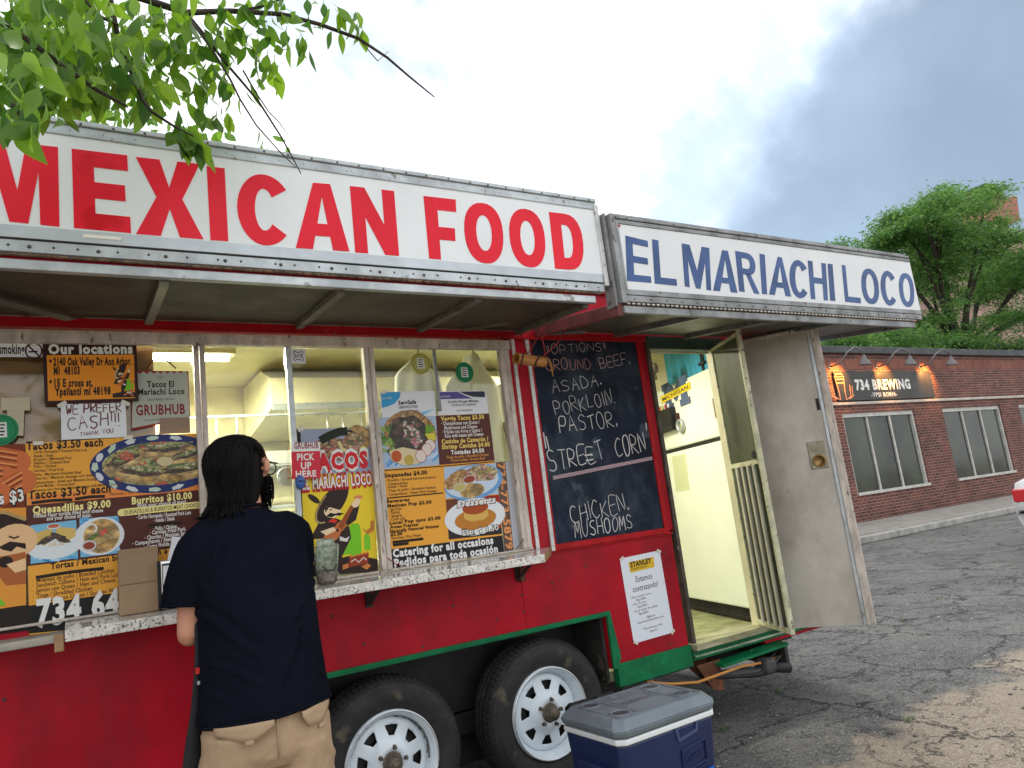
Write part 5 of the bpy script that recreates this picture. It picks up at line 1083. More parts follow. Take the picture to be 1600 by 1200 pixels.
p.poly([(1.2096,1.2239), (1.8240,1.2171), (1.8213,1.1354), (1.2071,1.1328)], y - .0004, None, flat(s2l(34, 32, 38)))
text(p, 'Catering for all occasions', (1.2451,1.1872), (1.7680,1.1847), .034, y - .0009, W, .045); text(p, 'Pedidos para toda ocasión', (1.2479,1.1434), (1.7878,1.1409), .034, y - .0009, W, .045)
printed(o, p)
q = [(1.8351,1.5785), (1.9394,1.5816), (1.9266,1.1438), (1.8253,1.1379)]
o = poster('phone_number_strip', q, -.0022, flat(s2l(178, 182, 190)), 'narrow upright strip with orange phone number beside the right menu board', 'sign')
p = MB(); p.poly([q[0], lerp4(q, .52, 0), lerp4(q, .52, 1), q[3]], -.0026, None, flat(s2l(96, 78, 72)))
text(p, '734-773-5879', lerp4(q, .10, .01), lerp4(q, .10, .98), .038, -.0030, flat(s2l(226, 150, 90)), .03); printed(o, p)
# --- job flyer
q = [(2.5301,1.0100), (2.8182,1.0174), (2.8297,0.5732), (2.5440,0.5668)]
o = poster('job_flyer', q, -.003, M('flyer_paper', (.72, .76, .84), .5), 'white job flyer with yellow logo box taped to the red wall beside the doorway', 'flyer')
p = MB(); p.poly([(2.5842,0.9840), (2.7677,0.9888), (2.7640,0.9336), (2.5895,0.9272)], -.0034, None, flat((.70, .45, .03)))
for s_, a_, b_, h_, b0 in (('STANLEY', (2.5956,0.9542), (2.7486,0.9600), .026, .05), ('Infrastructure', (2.5967,0.9364), (2.7108,0.9416), .016, 0), ('Estamos', (2.6192,0.8727), (2.7364,0.8766), .031, .0), ('contratando!', (2.5884,0.8234), (2.7699,0.8296), .031, .0),
   ('•2do y primer turno', (2.5677,0.7932), (2.7118,0.7967), .010, 0), ('Pago $18/hr', (2.6024,0.7752), (2.6711,0.7777), .012, 0), ('•3er Turno', (2.5719,0.7568), (2.6675,0.7596), .010, 0), ('Pago $19/hr', (2.6044,0.7397), (2.6731,0.7418), .012, 0), ('•2nd shift Forklift', (2.5737,0.7199), (2.7437,0.7251), .010, 0),
   ('Pago $20/hr', (2.6062,0.7027), (2.6747,0.7045), .012, 0), ('Aplica en', (2.6556,0.6775), (2.7156,0.6790), .014, 0), ('https://www.infrastructure.com', (2.5887,0.6592), (2.7781,0.6649), .010, 0), ('Ypsilanti MI', (2.6174,0.6227), (2.7557,0.6248), .010, 0), ('Detroit, MI', (2.6635,0.6034), (2.7143,0.6049), .010, 0)):
    text(p, s_, a_, b_, h_, -.0036, K, b0)
printed(o, p)
tm = M('clear_tape', (.62, .60, .52), .25, spec=.6)
for (x_, z_), a_ in (((0.8722,1.7895), .5), ((1.1808,1.7819), -.5), ((1.2748,1.9494), .4), ((1.8144,1.9465), -.4), ((-0.0214,1.9251), .6), ((0.1917,1.9246), -.5), ((2.5396,1.0087), .5), ((2.8082,1.0151), -.5), ((2.8211,0.5775), .6), ((2.5535,0.5702), -.5), ((-0.0977,1.7796), .0), ((0.1974,1.7864), .0), ((1.2094,1.5842), 1.2)):
    c__, s__ = math.cos(a_), math.sin(a_); q = [(x_ + u * c__ - v * s__, z_ + u * s__ + v * c__) for u, v in ((-.016, -.007), (.016, -.007), (.016, .007), (-.016, .007))]
    MB().poly(q, -.0082, -.0080).build('tape_strip', tm, T)
# --- chalkboard
q = [(2.1391,2.2223), (2.8818,2.2316), (2.8669,1.1359), (2.1136,1.1374)]
x0, x1, z0, z1 = 2.132, 2.872, (2.4747,1.1358)[1], 2.225
o = MB().box(x0, x1, -.006, 0, z0, z1).build('chalkboard', boardm, None, bevel=.001); tag(o, 'dark slate chalkboard with handwritten meat options mounted beside the doorway', 'chalkboard')
MB().box(x0 - .012, x0, -.010, 0, z0 - .012, z1).box(x1, x1 + .03, -.012, 0, z0 - .03, z1).box(x0 - .012, x1, -.012, 0, z0 - .035, z0).build('board_frame', redtrim, o, bevel=.002)
p = MB(); y = -.0066
for s_, a_, b_, h_, m_, r0 in (('QOPTIONSQ', (2.2269,2.1429), (2.6532,2.1699), .050, chalkp, .0018), ('GROUND', (2.2072,2.0497), (2.5276,2.0601), .060, chalko, .0026), ('BEEF.', (2.5831,2.0638), (2.8204,2.0926), .064, chalkp, .0024), ('ASADA.', (2.2268,1.9255), (2.5933,1.9669), .066, chalk, .0024), ('PORKLOIN.', (2.2313,1.8025), (2.6668,1.8614), .078, chalk, .0024),
   ('PASTOR.', (2.2421,1.7046), (2.6615,1.7323), .088, chalk, .0030), ('STREET', (2.1455,1.5090), (2.5354,1.5440), .100, chalk, .0030), ('CORN', (2.6020,1.5611), (2.8411,1.5794), .105, chalk, .0034), ('CHICKEN.', (2.2417,1.2229), (2.6553,1.2598), .090, chalk, .0026), ('MUSHOOMS', (2.2507,1.1524), (2.6544,1.1599), .082, chalk, .0028)):
    hand(p, s_, a_, b_, h_, y, m_, r0 * .8)
for a_, b_ in (((2.1408,1.7163), (2.1440,1.6308)), ((2.1539,1.6951), (2.1631,1.6229)), ((2.8585,1.7392), (2.8552,1.6980)), ((2.8844,1.7457), (2.8794,1.6969)), ((2.3870,1.5782), (2.4399,1.5820)), ((2.3909,1.5500), (2.4438,1.5536))): ribbon(p, [a_, b_], .0036, y, chalk)
for k in range(9):
    a_, b_ = (2.1644,1.4740), (2.8659,1.5333); d_ = (k - 4) * .0022; rr_ = random.Random(k)
    ribbon(p, [(a_[0] + (b_[0] - a_[0]) * t_, a_[1] + (b_[1] - a_[1]) * t_ + d_ + rr_.uniform(-.001, .001)) for t_ in [i / 14 for i in range(15)]], .0007, y - k * .00005, chalkp)
p.build('chalk_writing', None, o)
# ================================================================== TRAILER INTERIOR
def lamp(x0, x1, y0, e, lab):
    o = MB().box(x0, x1, y0 - .06, y0 + .06, 2.375, 2.42).build('ceiling_lamp', creamw); tag(o, lab, 'lamp')
    tb = M('lit_tube', (1, .95, .75), .5, emit=16.0)
    MB().tube([(x0 + .03, y0, 2.358), (x1 - .03, y0, 2.358)], .016, 10, tb).build('lamp_tube', None, o)
    l = bpy.data.lights.new('tube_light', 'AREA'); l.shape = 'RECTANGLE'; l.size = x1 - x0 - .1; l.size_y = .08; l.energy = e; l.color = (1, .96, .78)
    q = bpy.data.objects.new('tube_light', l); col.objects.link(q); q.location = ((x0 + x1) / 2, y0, 2.335); q.parent = o
lamp(-.10, .80, 1.0, 72, 'lit tube lamp on the trailer ceiling above the standing customer')
lamp(2.55, 3.25, .75, 19, 'lit tube lamp on the trailer ceiling near the doorway')
hood = thing('range_hood', (1.6, 1.7, 1.95), 'long stainless range hood with hooks on the back wall of the kitchen', 'range hood')
MB().add([(1.05, 1.25, 2.12), (2.9, 1.25, 2.12), (2.9, 1.25, 2.30), (1.05, 1.25, 2.30), (1.05, 2.05, 2.02), (2.9, 2.05, 2.02), (2.9, 2.05, 2.40), (1.05, 2.05, 2.40), (1.05, 1.5, 2.40), (2.9, 1.5, 2.40)],
         [(0, 1, 2, 3), (0, 4, 5, 1), (3, 2, 9, 8), (8, 9, 6, 7), (1, 5, 6, 9, 2), (0, 3, 8, 7, 4), (4, 7, 6, 5)]).build('hood_body', stainless, hood)
MB().box(1.05, 2.9, 1.235, 1.25, 2.10, 2.14).build('hood_lip', alu, hood)
for k in range(9):
    x_ = 1.12 + k * .09; MB().tube([(x_, 1.23, 2.10), (x_, 1.22, 2.07), (x_ + .015, 1.22, 2.055), (x_ + .028, 1.22, 2.07)], .003, 5).build('hook', alud, hood)
shelf = thing('wire_shelf', (1.1, 1.95, 1.6), 'wire shelf with trays on the back wall of the kitchen', 'shelf')
for z_ in (1.82, 1.55):
    m_ = MB(); m_.bar((.3, 1.75, z_), (2.4, 1.75, z_), .012, .012).bar((.3, 2.05, z_), (2.4, 2.05, z_), .012, .012)
    for k in range(40): m_.bar((.33 + k * .053, 1.75, z_), (.33 + k * .053, 2.05, z_), .004, .004)
    m_.build('shelf_grid', alu, shelf)
for x_ in (.3, 1.35, 2.4): MB().bar((x_, 1.76, .95), (x_, 1.76, 2.0), .02, .02).build('shelf_post', alu, shelf)
rr = random.Random(8)
colz = [((.02, .30, .06), 'green'), ((.04, .22, .36), 'blue'), ((.62, .60, .42), 'cream'), ((.55, .30, .12), 'orange'), ((.5, .52, .5), 'grey')]
seen = {}
for i, (x_, z_, w_, h_, ci) in enumerate(((.50, 1.83, .22, .10, 2), (.80, 1.83, .20, .12, 3), (1.10, 1.83, .25, .09, 4), (.42, 1.56, .26, .10, 1), (.76, 1.56, .30, .12, 0), (1.42, 1.56, .22, .16, 2), (1.75, 1.56, .2, .1, 4))):
    o = MB().box(x_, x_ + w_, 1.78, 2.0, z_, z_ + h_).build('food_box', M('box_' + colz[ci][1], colz[ci][0], .6, 0, .2, 8), bevel=.006)
    tag(o, '%s carton on the %s wire shelf of the kitchen, %s' % (colz[ci][1], 'upper' if z_ > 1.7 else 'lower', ('leftmost', 'second from left', 'third from left', 'leftmost', 'second from left', 'third from left', 'rightmost')[i]), 'box')
ut = [(.62, .05), (.72, .04), (.83, .06), (1.36, .05), (1.46, .045), (1.58, .06), (1.72, .05)]
for i, (x_, r0) in enumerate(ut):
    c_ = (x_, 1.18, 2.03 - .16 - (i % 3) * .03); m_ = MB().tube([(x_, 1.18, 2.06), (x_, 1.18, c_[2] + r0 * .5)], .006, 6)
    if i % 2: m_.lathe(c_, (0, -1, .1), [(0, .012), (r0 * .7, .006), (r0, -.01), (r0 * .96, -.014), (0, .004)], 18)
    else: m_.add([(x_ - r0 * .6, 1.18, c_[2] + r0 * .5), (x_ + r0 * .6, 1.18, c_[2] + r0 * .5), (x_ + r0 * .8, 1.17, c_[2] - r0 * 1.6), (x_ - r0 * .8, 1.17, c_[2] - r0 * 1.6)], [(0, 3, 2, 1)])
    tag(m_.build('kitchen_utensil', M('steel_utensil', (.5, .48, .4), .3, .8)), 'steel %s hanging from the utensil rail inside, number %s of the rail from the left' % ('ladle' if i % 2 else 'spatula', ('one', 'two', 'three', 'four', 'five', 'six', 'seven')[i]), 'utensil', 'utensils hanging from the kitchen rail')
MB().tube([(.4, 1.18, 2.06), (2.0, 1.18, 2.06)], .007, 8).build('utensil_rail', alu, T)
gr_ = MB()
for k in range(26): gr_.box(.52 + k * .05, .535 + k * .05, 2.07, 2.085, 1.30, 1.50)
gr_.box(.5, 1.83, 2.06, 2.07, 1.49, 1.52).box(.5, 1.83, 2.06, 2.07, 1.28, 1.31).build('vent_grille', alud, T)
wt = thing('work_table', (1.5, 1.6, .45), 'stainless work table along the back wall inside the trailer', 'table')
MB().box(.2, 3.0, 1.3, 2.05, 1.10, 1.14).build('table_top', alu, wt, bevel=.004); MB().box(.2, 3.0, 1.32, 1.34, .95, 1.10).build('table_apron', alu, wt)
for x_ in (.25, 2.95): MB().bar((x_, 1.36, .45), (x_, 1.36, 1.10), .04, .04).build('leg', alu, wt)
# glasses, strainer and bottle seen behind the middle pane
for i, (x_, z_, n_) in enumerate(((1.02, 1.66, 'left'), (1.30, 1.66, 'right'))):
    o = MB().lathe((x_, .9, z_), (0, -1, .15), [(0, .0), (.045, .004), (.052, .012), (.055, .02), (.052, .022), (.044, .012), (0, .008)], 22).build('hanging_pan', alu); tag(o, 'round steel pan hanging behind the window above the taco poster, %s one' % n_, 'pan')
# hanging coats and apron behind the right pane
def garment(name, label, x0, y0, ztop, pts, matn, fold):
    V = []; F = []; nx, nz_ = 22, 22
    for j in range(nz_ + 1):
        t_ = j / nz_; hw = None
        for (a0, w0), (a1, w1) in zip(pts, pts[1:]):
            if a0 <= t_ <= a1: hw = w0 + (w1 - w0) * (t_ - a0) / (a1 - a0)
        for i in range(nx + 1):
            s_ = -1 + 2 * i / nx; V.append((x0 + s_ * hw, y0 - .05 * math.sqrt(max(0, 1 - s_ * s_)) + .022 * math.sin(s_ * fold + t_ * 3 + math.sin(t_ * 9) * .4) * (t_ ** .3), ztop - t_ * .62 - .02 * abs(s_)))
    for j in range(nz_):
        for i in range(nx): a_ = j * (nx + 1) + i; F.append((a_, a_ + 1, a_ + nx + 2, a_ + nx + 1))
    mb = MB().add(V, F, None, True); o = mb.build(name, matn); s_ = o.modifiers.new('solid', 'SOLIDIFY'); s_.thickness = .006
    tag(o, label, 'apron' if 'apron' in name else 'coat')
    MB().tube([(x0, y0 - .04, ztop + .10), (x0 + .01, y0 - .04, ztop + .06), (x0, y0 - .04, ztop)], .004, 6).build('hanger_hook', dark, o)
    return o
clothm = M('white_cotton', (.66, .66, .60), .85, 0, .12, 5, bump=.2, bs=200)
garment('white_coat', 'white kitchen coat hanging behind the yellow sticker', (1.608,0.350,2.204)[0], .35, (1.608,0.350,2.204)[2], [(0, .03), (.05, .07), (.12, .125), (.3, .14), (1, .16)], clothm, 9)
garment('white_apron', 'white apron hanging behind the green sticker in the right window', (1.920,0.300,2.175)[0], .30, (1.926,0.300,2.220)[2], [(0, .035), (.10, .065), (.20, .13), (.28, .165), (1, .18)], clothm, 7)
garment('white_coat', 'white coat hanging lower at the right end of the window', (2.210,0.500,1.931)[0], .5, (2.209,0.500,2.087)[2], [(0, .04), (.15, .10), (1, .12)], clothm, 8)
garment('dark_coat', 'dark patterned cloth hanging at the right end of the window', (2.128,0.300,1.713)[0], .32, (2.146,0.300,1.840)[2], [(0, .05), (.2, .07), (.6, .07), (1, .05)], M('patterned_cloth', (.30, .26, .16), .8, 0, 0, 22, rgb2=(.03, .03, .02)), 8)
MB().tube([(1.3, .36, 2.30), (3.2, .36, 2.30)], .008, 8).build('hanging_rail', alu, T)

# ------------------------------------------------------------------ fridge (angled across the rear of the kitchen)
n0 = (3.660,0.150,1.610)
FR = thing('refrigerator', (n0[0], .15, .45), 'cream two door refrigerator with a letter magnet, seen through the doorway', 'refrigerator', None, math.atan2(-.95, -.31))
def loc(o):
    o.matrix_parent_inverse = Matrix.Identity(4); return o
def FB(name, mat, x0, x1, y0, y1, z0, z1, bevel=0, par=None):
    o = MB().box(x0, x1, y0, y1, z0 - (0 if par else .45), z1 - (0 if par else .45)).build(name, mat, par or FR, bevel=bevel); return loc(o)
ux0, ux1 = -1.06, -.005
FB('fridge_body', fridgem, ux0 + .01, ux1 - .01, .04, .62, .52, 2.115, .01)
fd = FB('freezer_door', fridgem, ux0, ux1, 0, .038, 1.655, 2.12, .012)
fd2 = FB('fridge_door', fridgem, ux0, ux1, 0, .038, .545, 1.628, .012)
FB('door_gap', black, ux0 + .01, ux1 - .01, .02, .06, 1.628, 1.655)
FB('base_grille', black, ux0 + .02, ux1 - .02, .03, .06, .46, .54)
for k in range(5): FB('grille_slat', dark, ux0 + .04, ux1 - .04, .022, .03, .47 + k * .014, .476 + k * .014)
def fthing(mb, name, mat, label, cat):
    o = mb.build(name, mat); tag(o, label, cat); o.matrix_world = Matrix.Identity(4); o.location = (n0[0], .15, 0); o.rotation_euler = (0, 0, math.atan2(-.95, -.31)); return o
# magnet
a_, b_ = (-0.775,2.172), (-0.394,1.930)
mx0, mx1, mz0, mz1 = (-0.821,2.020)[0], (-0.399,1.945)[0], (-0.622,1.941)[1], (-0.547,2.144)[1]
mm = MB(); w_ = mx1 - mx0; h_ = mz1 - mz0
def mq(pts, y0, y1, mat, e=0):
    mm.poly([(mx0 + u * w_, mz0 + v * h_) for u, v in pts], y0, y1, mat)
big = [(0, 0), (.36, 0), (.36, .2), (.29, .2), (.29, .62), (.5, .25), (.71, .62), (.71, .2), (.64, .2), (.64, 0), (1, 0), (1, .2), (.93, .2), (.93, .8), (1, .8), (1, 1), (.72, 1), (.5, .62), (.28, 1), (0, 1), (0, .8), (.07, .8), (.07, .2), (0, .2)]
for sx_, sy_ in ((-.018, -.022), (.018, -.022), (.018, .022), (-.018, .022), (0, -.028), (0, .028)): mq([(u + sx_, v + sy_) for u, v in big], -.0022 - (sx_ + .03) * .01 - (sy_ + .03) * .004, -.001, flat((.10, .10, .10)))
mq(big, -.004, -.001, flat((.075, .115, .20)))
mq([(-.10, .36), (1.10, .44), (1.10, .70), (-.10, .62)], -.0052, -.001, flat((.74, .55, .02)))
ts = MB(); text(ts, 'MICHIGAN', (mx0 - .03 * w_, mz0 + .42 * h_), (mx0 + 1.03 * w_, mz0 + .49 * h_), .13 * h_, -.0056, flat((.02, .03, .05)), .02)
o = fthing(mm, 'letter_magnet', None, 'dark blue block letter magnet with a yellow name banner on the freezer door', 'magnet')
tp = ts.build('print', None, o); tp.matrix_parent_inverse = Matrix.Identity(4)
# pen pouch with ring
p0, p1 = (-0.931,1.952), (-0.631,1.798)
o = fthing(MB().box(p0[0], p1[0] - .02, -.05, 0, p1[1] - .01, p0[1]), 'pen_pouch', black, 'black magnetic pen pouch with pens on the freezer door', 'pen holder')
for k, cc in enumerate(((.03, .45, .50), (.6, .12, .05), (.45, .5, .05), (.5, .03, .08), (.7, .7, .7))):
    q_ = MB().tube([(p0[0] + .03 + k * .05, -.03, p0[1] - .01), (p0[0] + .04 + k * .05, -.035, p0[1] + .035)], .008, 8).build('pen', flat(cc), o); q_.matrix_parent_inverse = Matrix.Identity(4)
c_ = (-0.581,1.800); ro = .048
o = fthing(MB().lathe((c_[0], 0, c_[1]), (0, -1, 0), [(ro - .012, 0), (ro, .004), (ro + .002, .025), (ro - .004, .032), (ro - .014, .026), (ro - .016, .004)], 26), 'steel_ring_dish', alu, 'round steel rimmed magnetic dish beside the pen pouch', 'dish')
q_ = MB().lathe((c_[0], 0, c_[1]), (0, -1, 0), [(0, .008), (ro - .014, .008)], 20, flat((.32, .34, .14))).build('dish_base', None, o); q_.matrix_parent_inverse = Matrix.Identity(4)
o = fthing(MB().box(c_[0] - .05, c_[0] - .02, -.02, 0, c_[1] + .05, c_[1] + .10), 'key_bundle', M('keys_dark', (.10, .04, .03), .5, .4, .6, 60), 'dark bunch of keys above the round dish on the freezer door', 'keys')
q = [(-0.838,1.601), (-0.609,1.593), (-0.630,1.336), (-0.859,1.330)]
o = fthing(MB().poly(q, -.002, 0), 'list_paper', M('pale_green_list', (.58, .62, .38), .7), 'tall pale list sheet stuck on the lower refrigerator door', 'paper')
ls = MB()
for k in range(14): ribbon(ls, [lerp4(q, .1, .06 + k * .065), lerp4(q, .9, .06 + k * .065)], .0012, -.0024, flat((.42, .45, .27)))
tp = ls.build('ruled_lines', None, o); tp.matrix_parent_inverse = Matrix.Identity(4)
q = [(-1.071,1.944), (-0.938,1.933), (-0.922,1.815), (-1.066,1.824)]
q2 = (-0.035,1.880)
mb = MB().box(q2[0] - .035, q2[0] + .0, -.012, 0, q2[1] - .07, q2[1] + .03).lathe((q2[0] - .018, -.006, q2[1] - .09), (0, -1, 0), [(.022, -.005), (.022, .005), (.014, .005), (.014, -.005), (.022, -.005)], 16)
fthing(mb, 'bottle_opener', M('steel_opener', (.35, .30, .24), .4, .7), 'small steel bottle opener hanging at the right side of the freezer door', 'bottle opener')
# blue cupboard above
CB = thing('wall_cupboard', (n0[0], .15, 2.14), 'bright blue cupboard above the refrigerator', 'cupboard', None, math.atan2(-.95, -.31))
def CBX(name, mat, x0, x1, y0, y1, z0, z1, bevel=0):
    return loc(MB().box(x0, x1, y0, y1, z0 - 2.14, z1 - 2.14).build(name, mat, CB, bevel=bevel))
CBX('cupboard_body', bluem, -1.0, .0, .12, .45, 2.122, 2.42)
for x0, x1 in ((-.90, -.60), (-.595, -.345), (-.30, .0)): CBX('cupboard_door', bluem, x0, x1, .10, .119, 2.13, 2.415, .003)
CBX('cupboard_gap', black, -.338, -.308, .098, .12, 2.125, 2.42)
for z_ in (2.19, 2.36): CBX('cupboard_latch', dark, -.35, -.27, .080, .098, z_, z_ + .02, .002)
loc(MB().tube([(-.28, .095, .05), (-.25, .075, .07), (-.25, .075, .15), (-.28, .095, .17)], .007, 8).build('cupboard_handle', dark, CB))
sp = MB(); rr = random.Random(2)
for k in range(9): sp.lathe(((3.635,0.700,2.162)[0] + rr.uniform(-.07, .07), .75 + rr.uniform(-.1, .1), 2.14 + rr.uniform(0, .1)), (0, 0, 1), [(0, 0), (.03, 0), (.03, .05), (.02, .07), (0, .07)], 10)
tag(sp.build('spice_jars', M('mixed_jars', (.34, .30, .2), .4, .1, 0, 20, rgb2=(.08, .07, .05)), None, kind='stuff'), 'cluttered little jars and bags between the cupboard and door jamb', 'jars')

# ================================================================== THINGS ON THE COUNTER
# tip cup
c0 = (0.910,-0.100,1.141); cz = 1.123
cup = thing('tip_cup', (c0[0], -.10, cz), 'clear plastic tip cup stuffed with banknotes on the counter', 'tip cup')
plast = bpy.data.materials.new('clear_plastic'); plast.use_nodes = True; t = plast.node_tree; t.nodes.remove(t.nodes['Principled BSDF'])
a = t.nodes.new('ShaderNodeBsdfTransparent'); a.inputs[0].default_value = (.9, .93, .92, 1); g = t.nodes.new('ShaderNodeBsdfGlossy'); g.inputs['Roughness'].default_value = .12
df = t.nodes.new('ShaderNodeBsdfDiffuse'); df.inputs[0].default_value = (.75, .78, .76, 1); x1 = t.nodes.new('ShaderNodeMixShader'); x1.inputs[0].default_value = .07; x2 = t.nodes.new('ShaderNodeMixShader'); f = t.nodes.new('ShaderNodeFresnel'); f.inputs[0].default_value = 1.25
t.links.new(a.outputs[0], x1.inputs[1]); t.links.new(df.outputs[0], x1.inputs[2]); t.links.new(f.outputs[0], x2.inputs[0]); t.links.new(x1.outputs[0], x2.inputs[1]); t.links.new(g.outputs[0], x2.inputs[2]); t.links.new(x2.outputs[0], t.nodes['Material Output'].inputs[0])
MB().lathe((c0[0], -.10, cz), (0, 0, 1), [(0, .002), (.036, .002), (.040, .01), (.052, .150), (.055, .153), (.052, .154), (.050, .150)], 30).build('cup_wall', plast, cup)
bill = M('banknote_green', (.62, .68, .56), .8, 0, 0, 70, rgb2=(.22, .28, .20)); 
rr = random.Random(6)
for k in range(9):
    a_ = rr.uniform(-.6, .6); x_ = c0[0] + rr.uniform(-.018, .018); y_ = -.10 + rr.uniform(-.025, .02); hz = rr.uniform(.03, .06)
    m_ = Matrix.Translation((x_, y_, cz + hz)) @ Matrix.Rotation(rr.uniform(-.5, .5), 4, 'Z') @ Matrix.Rotation(a_ * .4, 4, 'Y')
    V = [m_ @ Vector((u * .030, .006 * math.sin(u * 2 + v * 9 + k), v * .125)) for v in (0, .33, .66, 1) for u in (-1, -.33, .33, 1)]
    F = [(j * 4 + i, j * 4 + i + 1, j * 4 + i + 5, j * 4 + i + 4) for j in range(3) for i in range(3)]
    MB().add(V, F, None, True).build('banknote', bill, cup)
MB().lathe((c0[0], -.10, cz + .006), (0, 0, 1), [(0, 0), (.033, 0), (.037, .05), (0, .055)], 16, M('coins_and_paper', (.5, .42, .36), .6, .2, 0, 60, rgb2=(.2, .14, .1))).build('coins', None, cup)
ribbon_c = MB().tube([(c0[0] - .03, -.147, cz + .075), (c0[0] - .01, -.149, cz + .055), (c0[0] + .015, -.149, cz + .052), (c0[0] + .035, -.142, cz + .075)], .0022, 5).build('cup_swoosh', black, cup)
# cardboard box
b0, b1 = (0.149,-0.060,1.122), (0.280,-0.060,1.123)
q_ = MB().box(b0[0], b1[0], -.115, -.03, 1.122, 1.122 + .235)
o = q_.build('cardboard_box', M('brown_cardboard', (.33, .22, .13), .8, 0, .12, 5, bump=.12, bs=60), bevel=.004); tag(o, 'plain brown cardboard box standing on the counter left of the customer', 'box')
MB().box(b0[0] + .002, b1[0] - .002, -.1165, -.1155, 1.228, 1.232).build('fold_line', M('box_crease', (.22, .14, .08), .9), o)
nd = thing('napkin_dispenser', ((0.322,-0.080,1.122)[0], -.08, 1.122), 'steel napkin dispenser beside the cardboard box, partly behind the customer', 'napkin dispenser')
nx = (0.322,-0.080,1.122)[0]
MB().box(nx - .045, nx + .06, -.13, -.03, 1.123, 1.30).build('dispenser_body', M('mirror_steel', (.6, .6, .6), .18, .95), nd, bevel=.012)
MB().box(nx - .030, nx + .045, -.134, -.1305, 1.14, 1.28).build('dispenser_face', paper, nd, bevel=.002)
MB().box(nx - .048, nx - .040, -.135, -.03, 1.123, 1.30).build('dispenser_frame', black, nd, bevel=.002)
MB().add([(nx - .01, -.10, 1.30), (nx + .06, -.10, 1.30), (nx + .08, -.085, 1.37), (nx + .01, -.10, 1.385), (nx + .03, -.05, 1.36)], [(0, 1, 2, 3), (1, 4, 3, 2)]).build('napkin', paper, nd)
# loose wires at the counter
for i, (pts, m_, lb, r0) in enumerate((([(1.207,-0.020,1.217), (1.210,-0.030,1.188), (1.242,-0.050,1.156), (1.269,-0.070,1.146)], flat((.30, .02, .02)), 'thin red wire curling at the foot of the right menu board', .0022),
    ([(1.263,-0.060,1.164), (1.269,-0.100,1.146), (1.295,-0.120,1.129)], flat((.6, .6, .58)), 'thin pale wire lying on the counter below the right menu board', .002),
    ([(0.966,-0.050,1.172), (0.974,-0.070,1.145), (0.987,-0.090,1.132), (1.006,-0.100,1.135)], flat((.6, .6, .58)), 'thin pale wire right of the tip cup', .002),
    ([(1.920,-0.040,1.187), (1.887,-0.050,1.160), (1.857,-0.060,1.145)], K, 'thin black wire at the lower right window corner', .002))):
    o = MB().tube(pts, r0, 6).build('wire', m_); tag(o, lb, 'wire')
# bamboo ornament
BO = thing('bamboo_ornament', (1.978,-0.200,2.060), 'short bamboo tube ornament hanging by red strings below the awning corner', 'ornament')
bp0, bp1 = Vector((1.885,-0.230,2.062)), Vector((2.090,-0.170,2.058)); d_ = (bp1 - bp0)
bam = M('bamboo', (.50, .22, .05), .35, 0, .3, 9, coat=.4, stretch=(.4, 3, 3))
V = MB(); V.lathe(bp0, d_, [(.020, .002), (.026, 0), (.029, .004), (.0275, .02), (.0275, d_.length - .01), (.0265, d_.length), (.018, d_.length), (.018, .02), (.020, .002)], 24); V.build('bamboo_tube', bam, BO)
strm = M('red_string', (.30, .02, .02), .7)
for pts in ([(2.075,-0.250,2.249), (2.028,-0.220,2.165), (1.964,-0.230,2.089)], [(2.235,-0.220,2.239), (2.164,-0.200,2.146), (2.053,-0.200,2.070)], [(2.060,-0.030,2.281), (1.994,-0.150,2.167), (1.962,-0.220,2.088)], [(2.145,-0.100,2.222), (2.118,-0.150,2.152), (2.090,-0.190,2.087)], [(2.075,-0.250,2.249), (2.125,-0.120,2.205), (2.235,-0.220,2.239)]):
    MB().tube(pts, .0035, 6).build('string', strm, BO)
MB().tube([(1.913,-0.262,2.080), (1.901,-0.262,2.047), (1.888,-0.255,2.007)], .0045, 6).build('string', M('brown_string', (.10, .03, .02), .8), BO)
MB().tube([(2.037,-0.215,2.080), (2.007,-0.225,2.047), (2.004,-0.210,2.018)], .0045, 6).build('string', M('dark_string', (.08, .03, .02), .8), BO)
tas = M('orange_tassel', (.45, .20, .06), .8)
MB().tube([(2.107,-0.170,2.085), (2.124,-0.170,2.071), (2.141,-0.160,2.030), (2.142,-0.160,1.985)], [.003, .006, .006, .002], 7).build('tassel', tas, BO)

# ================================================================== COOLER
CO = thing('cooler', (1.985, -.665, 0), 'navy blue wheeled cooler with grey lid and white rim in front of the wheels', 'cooler', None, R(1.5))
navy = M('navy_plastic', (.012, .022, .085), .32, 0, .15, 4, bump=.05, bs=150); lidm = M('grey_plastic_lid', (.165, .20, .23), .45, 0, .2, 6, bump=.08, bs=120, spots=((.30, .32, .33), 14, .70))
cl = Matrix.Translation((1.985, -.665, 0)) @ Matrix.Rotation(R(1.5), 4, 'Z')
def frus(mb, a0, b0_, z0, a1, b1_, z1, ch0=0, ch1=None, mat=None):
    """chamfered rectangle frustum centred on the cooler"""
    ch1 = ch0 if ch1 is None else ch1; V = []
    for a_, b_, z_, c_ in ((a0, b0_, z0, ch0), (a1, b1_, z1, ch1)):
        for x_, y_ in ((-a_ + c_, -b_), (a_ - c_, -b_), (a_, -b_ + c_), (a_, b_ - c_), (a_ - c_, b_), (-a_ + c_, b_), (-a_, b_ - c_), (-a_, -b_ + c_)): V.append(cl @ Vector((x_, y_, z_)))
    F = [tuple(range(7, -1, -1)), tuple(range(8, 16))] + [(i, (i + 1) % 8, 8 + (i + 1) % 8, 8 + i) for i in range(8)]
    return mb.add(V, F, mat)
m_ = MB(); frus(m_, .228, .165, .03, .256, .188, .418, .03); m_.build('cooler_body', navy, CO, bevel=.008)
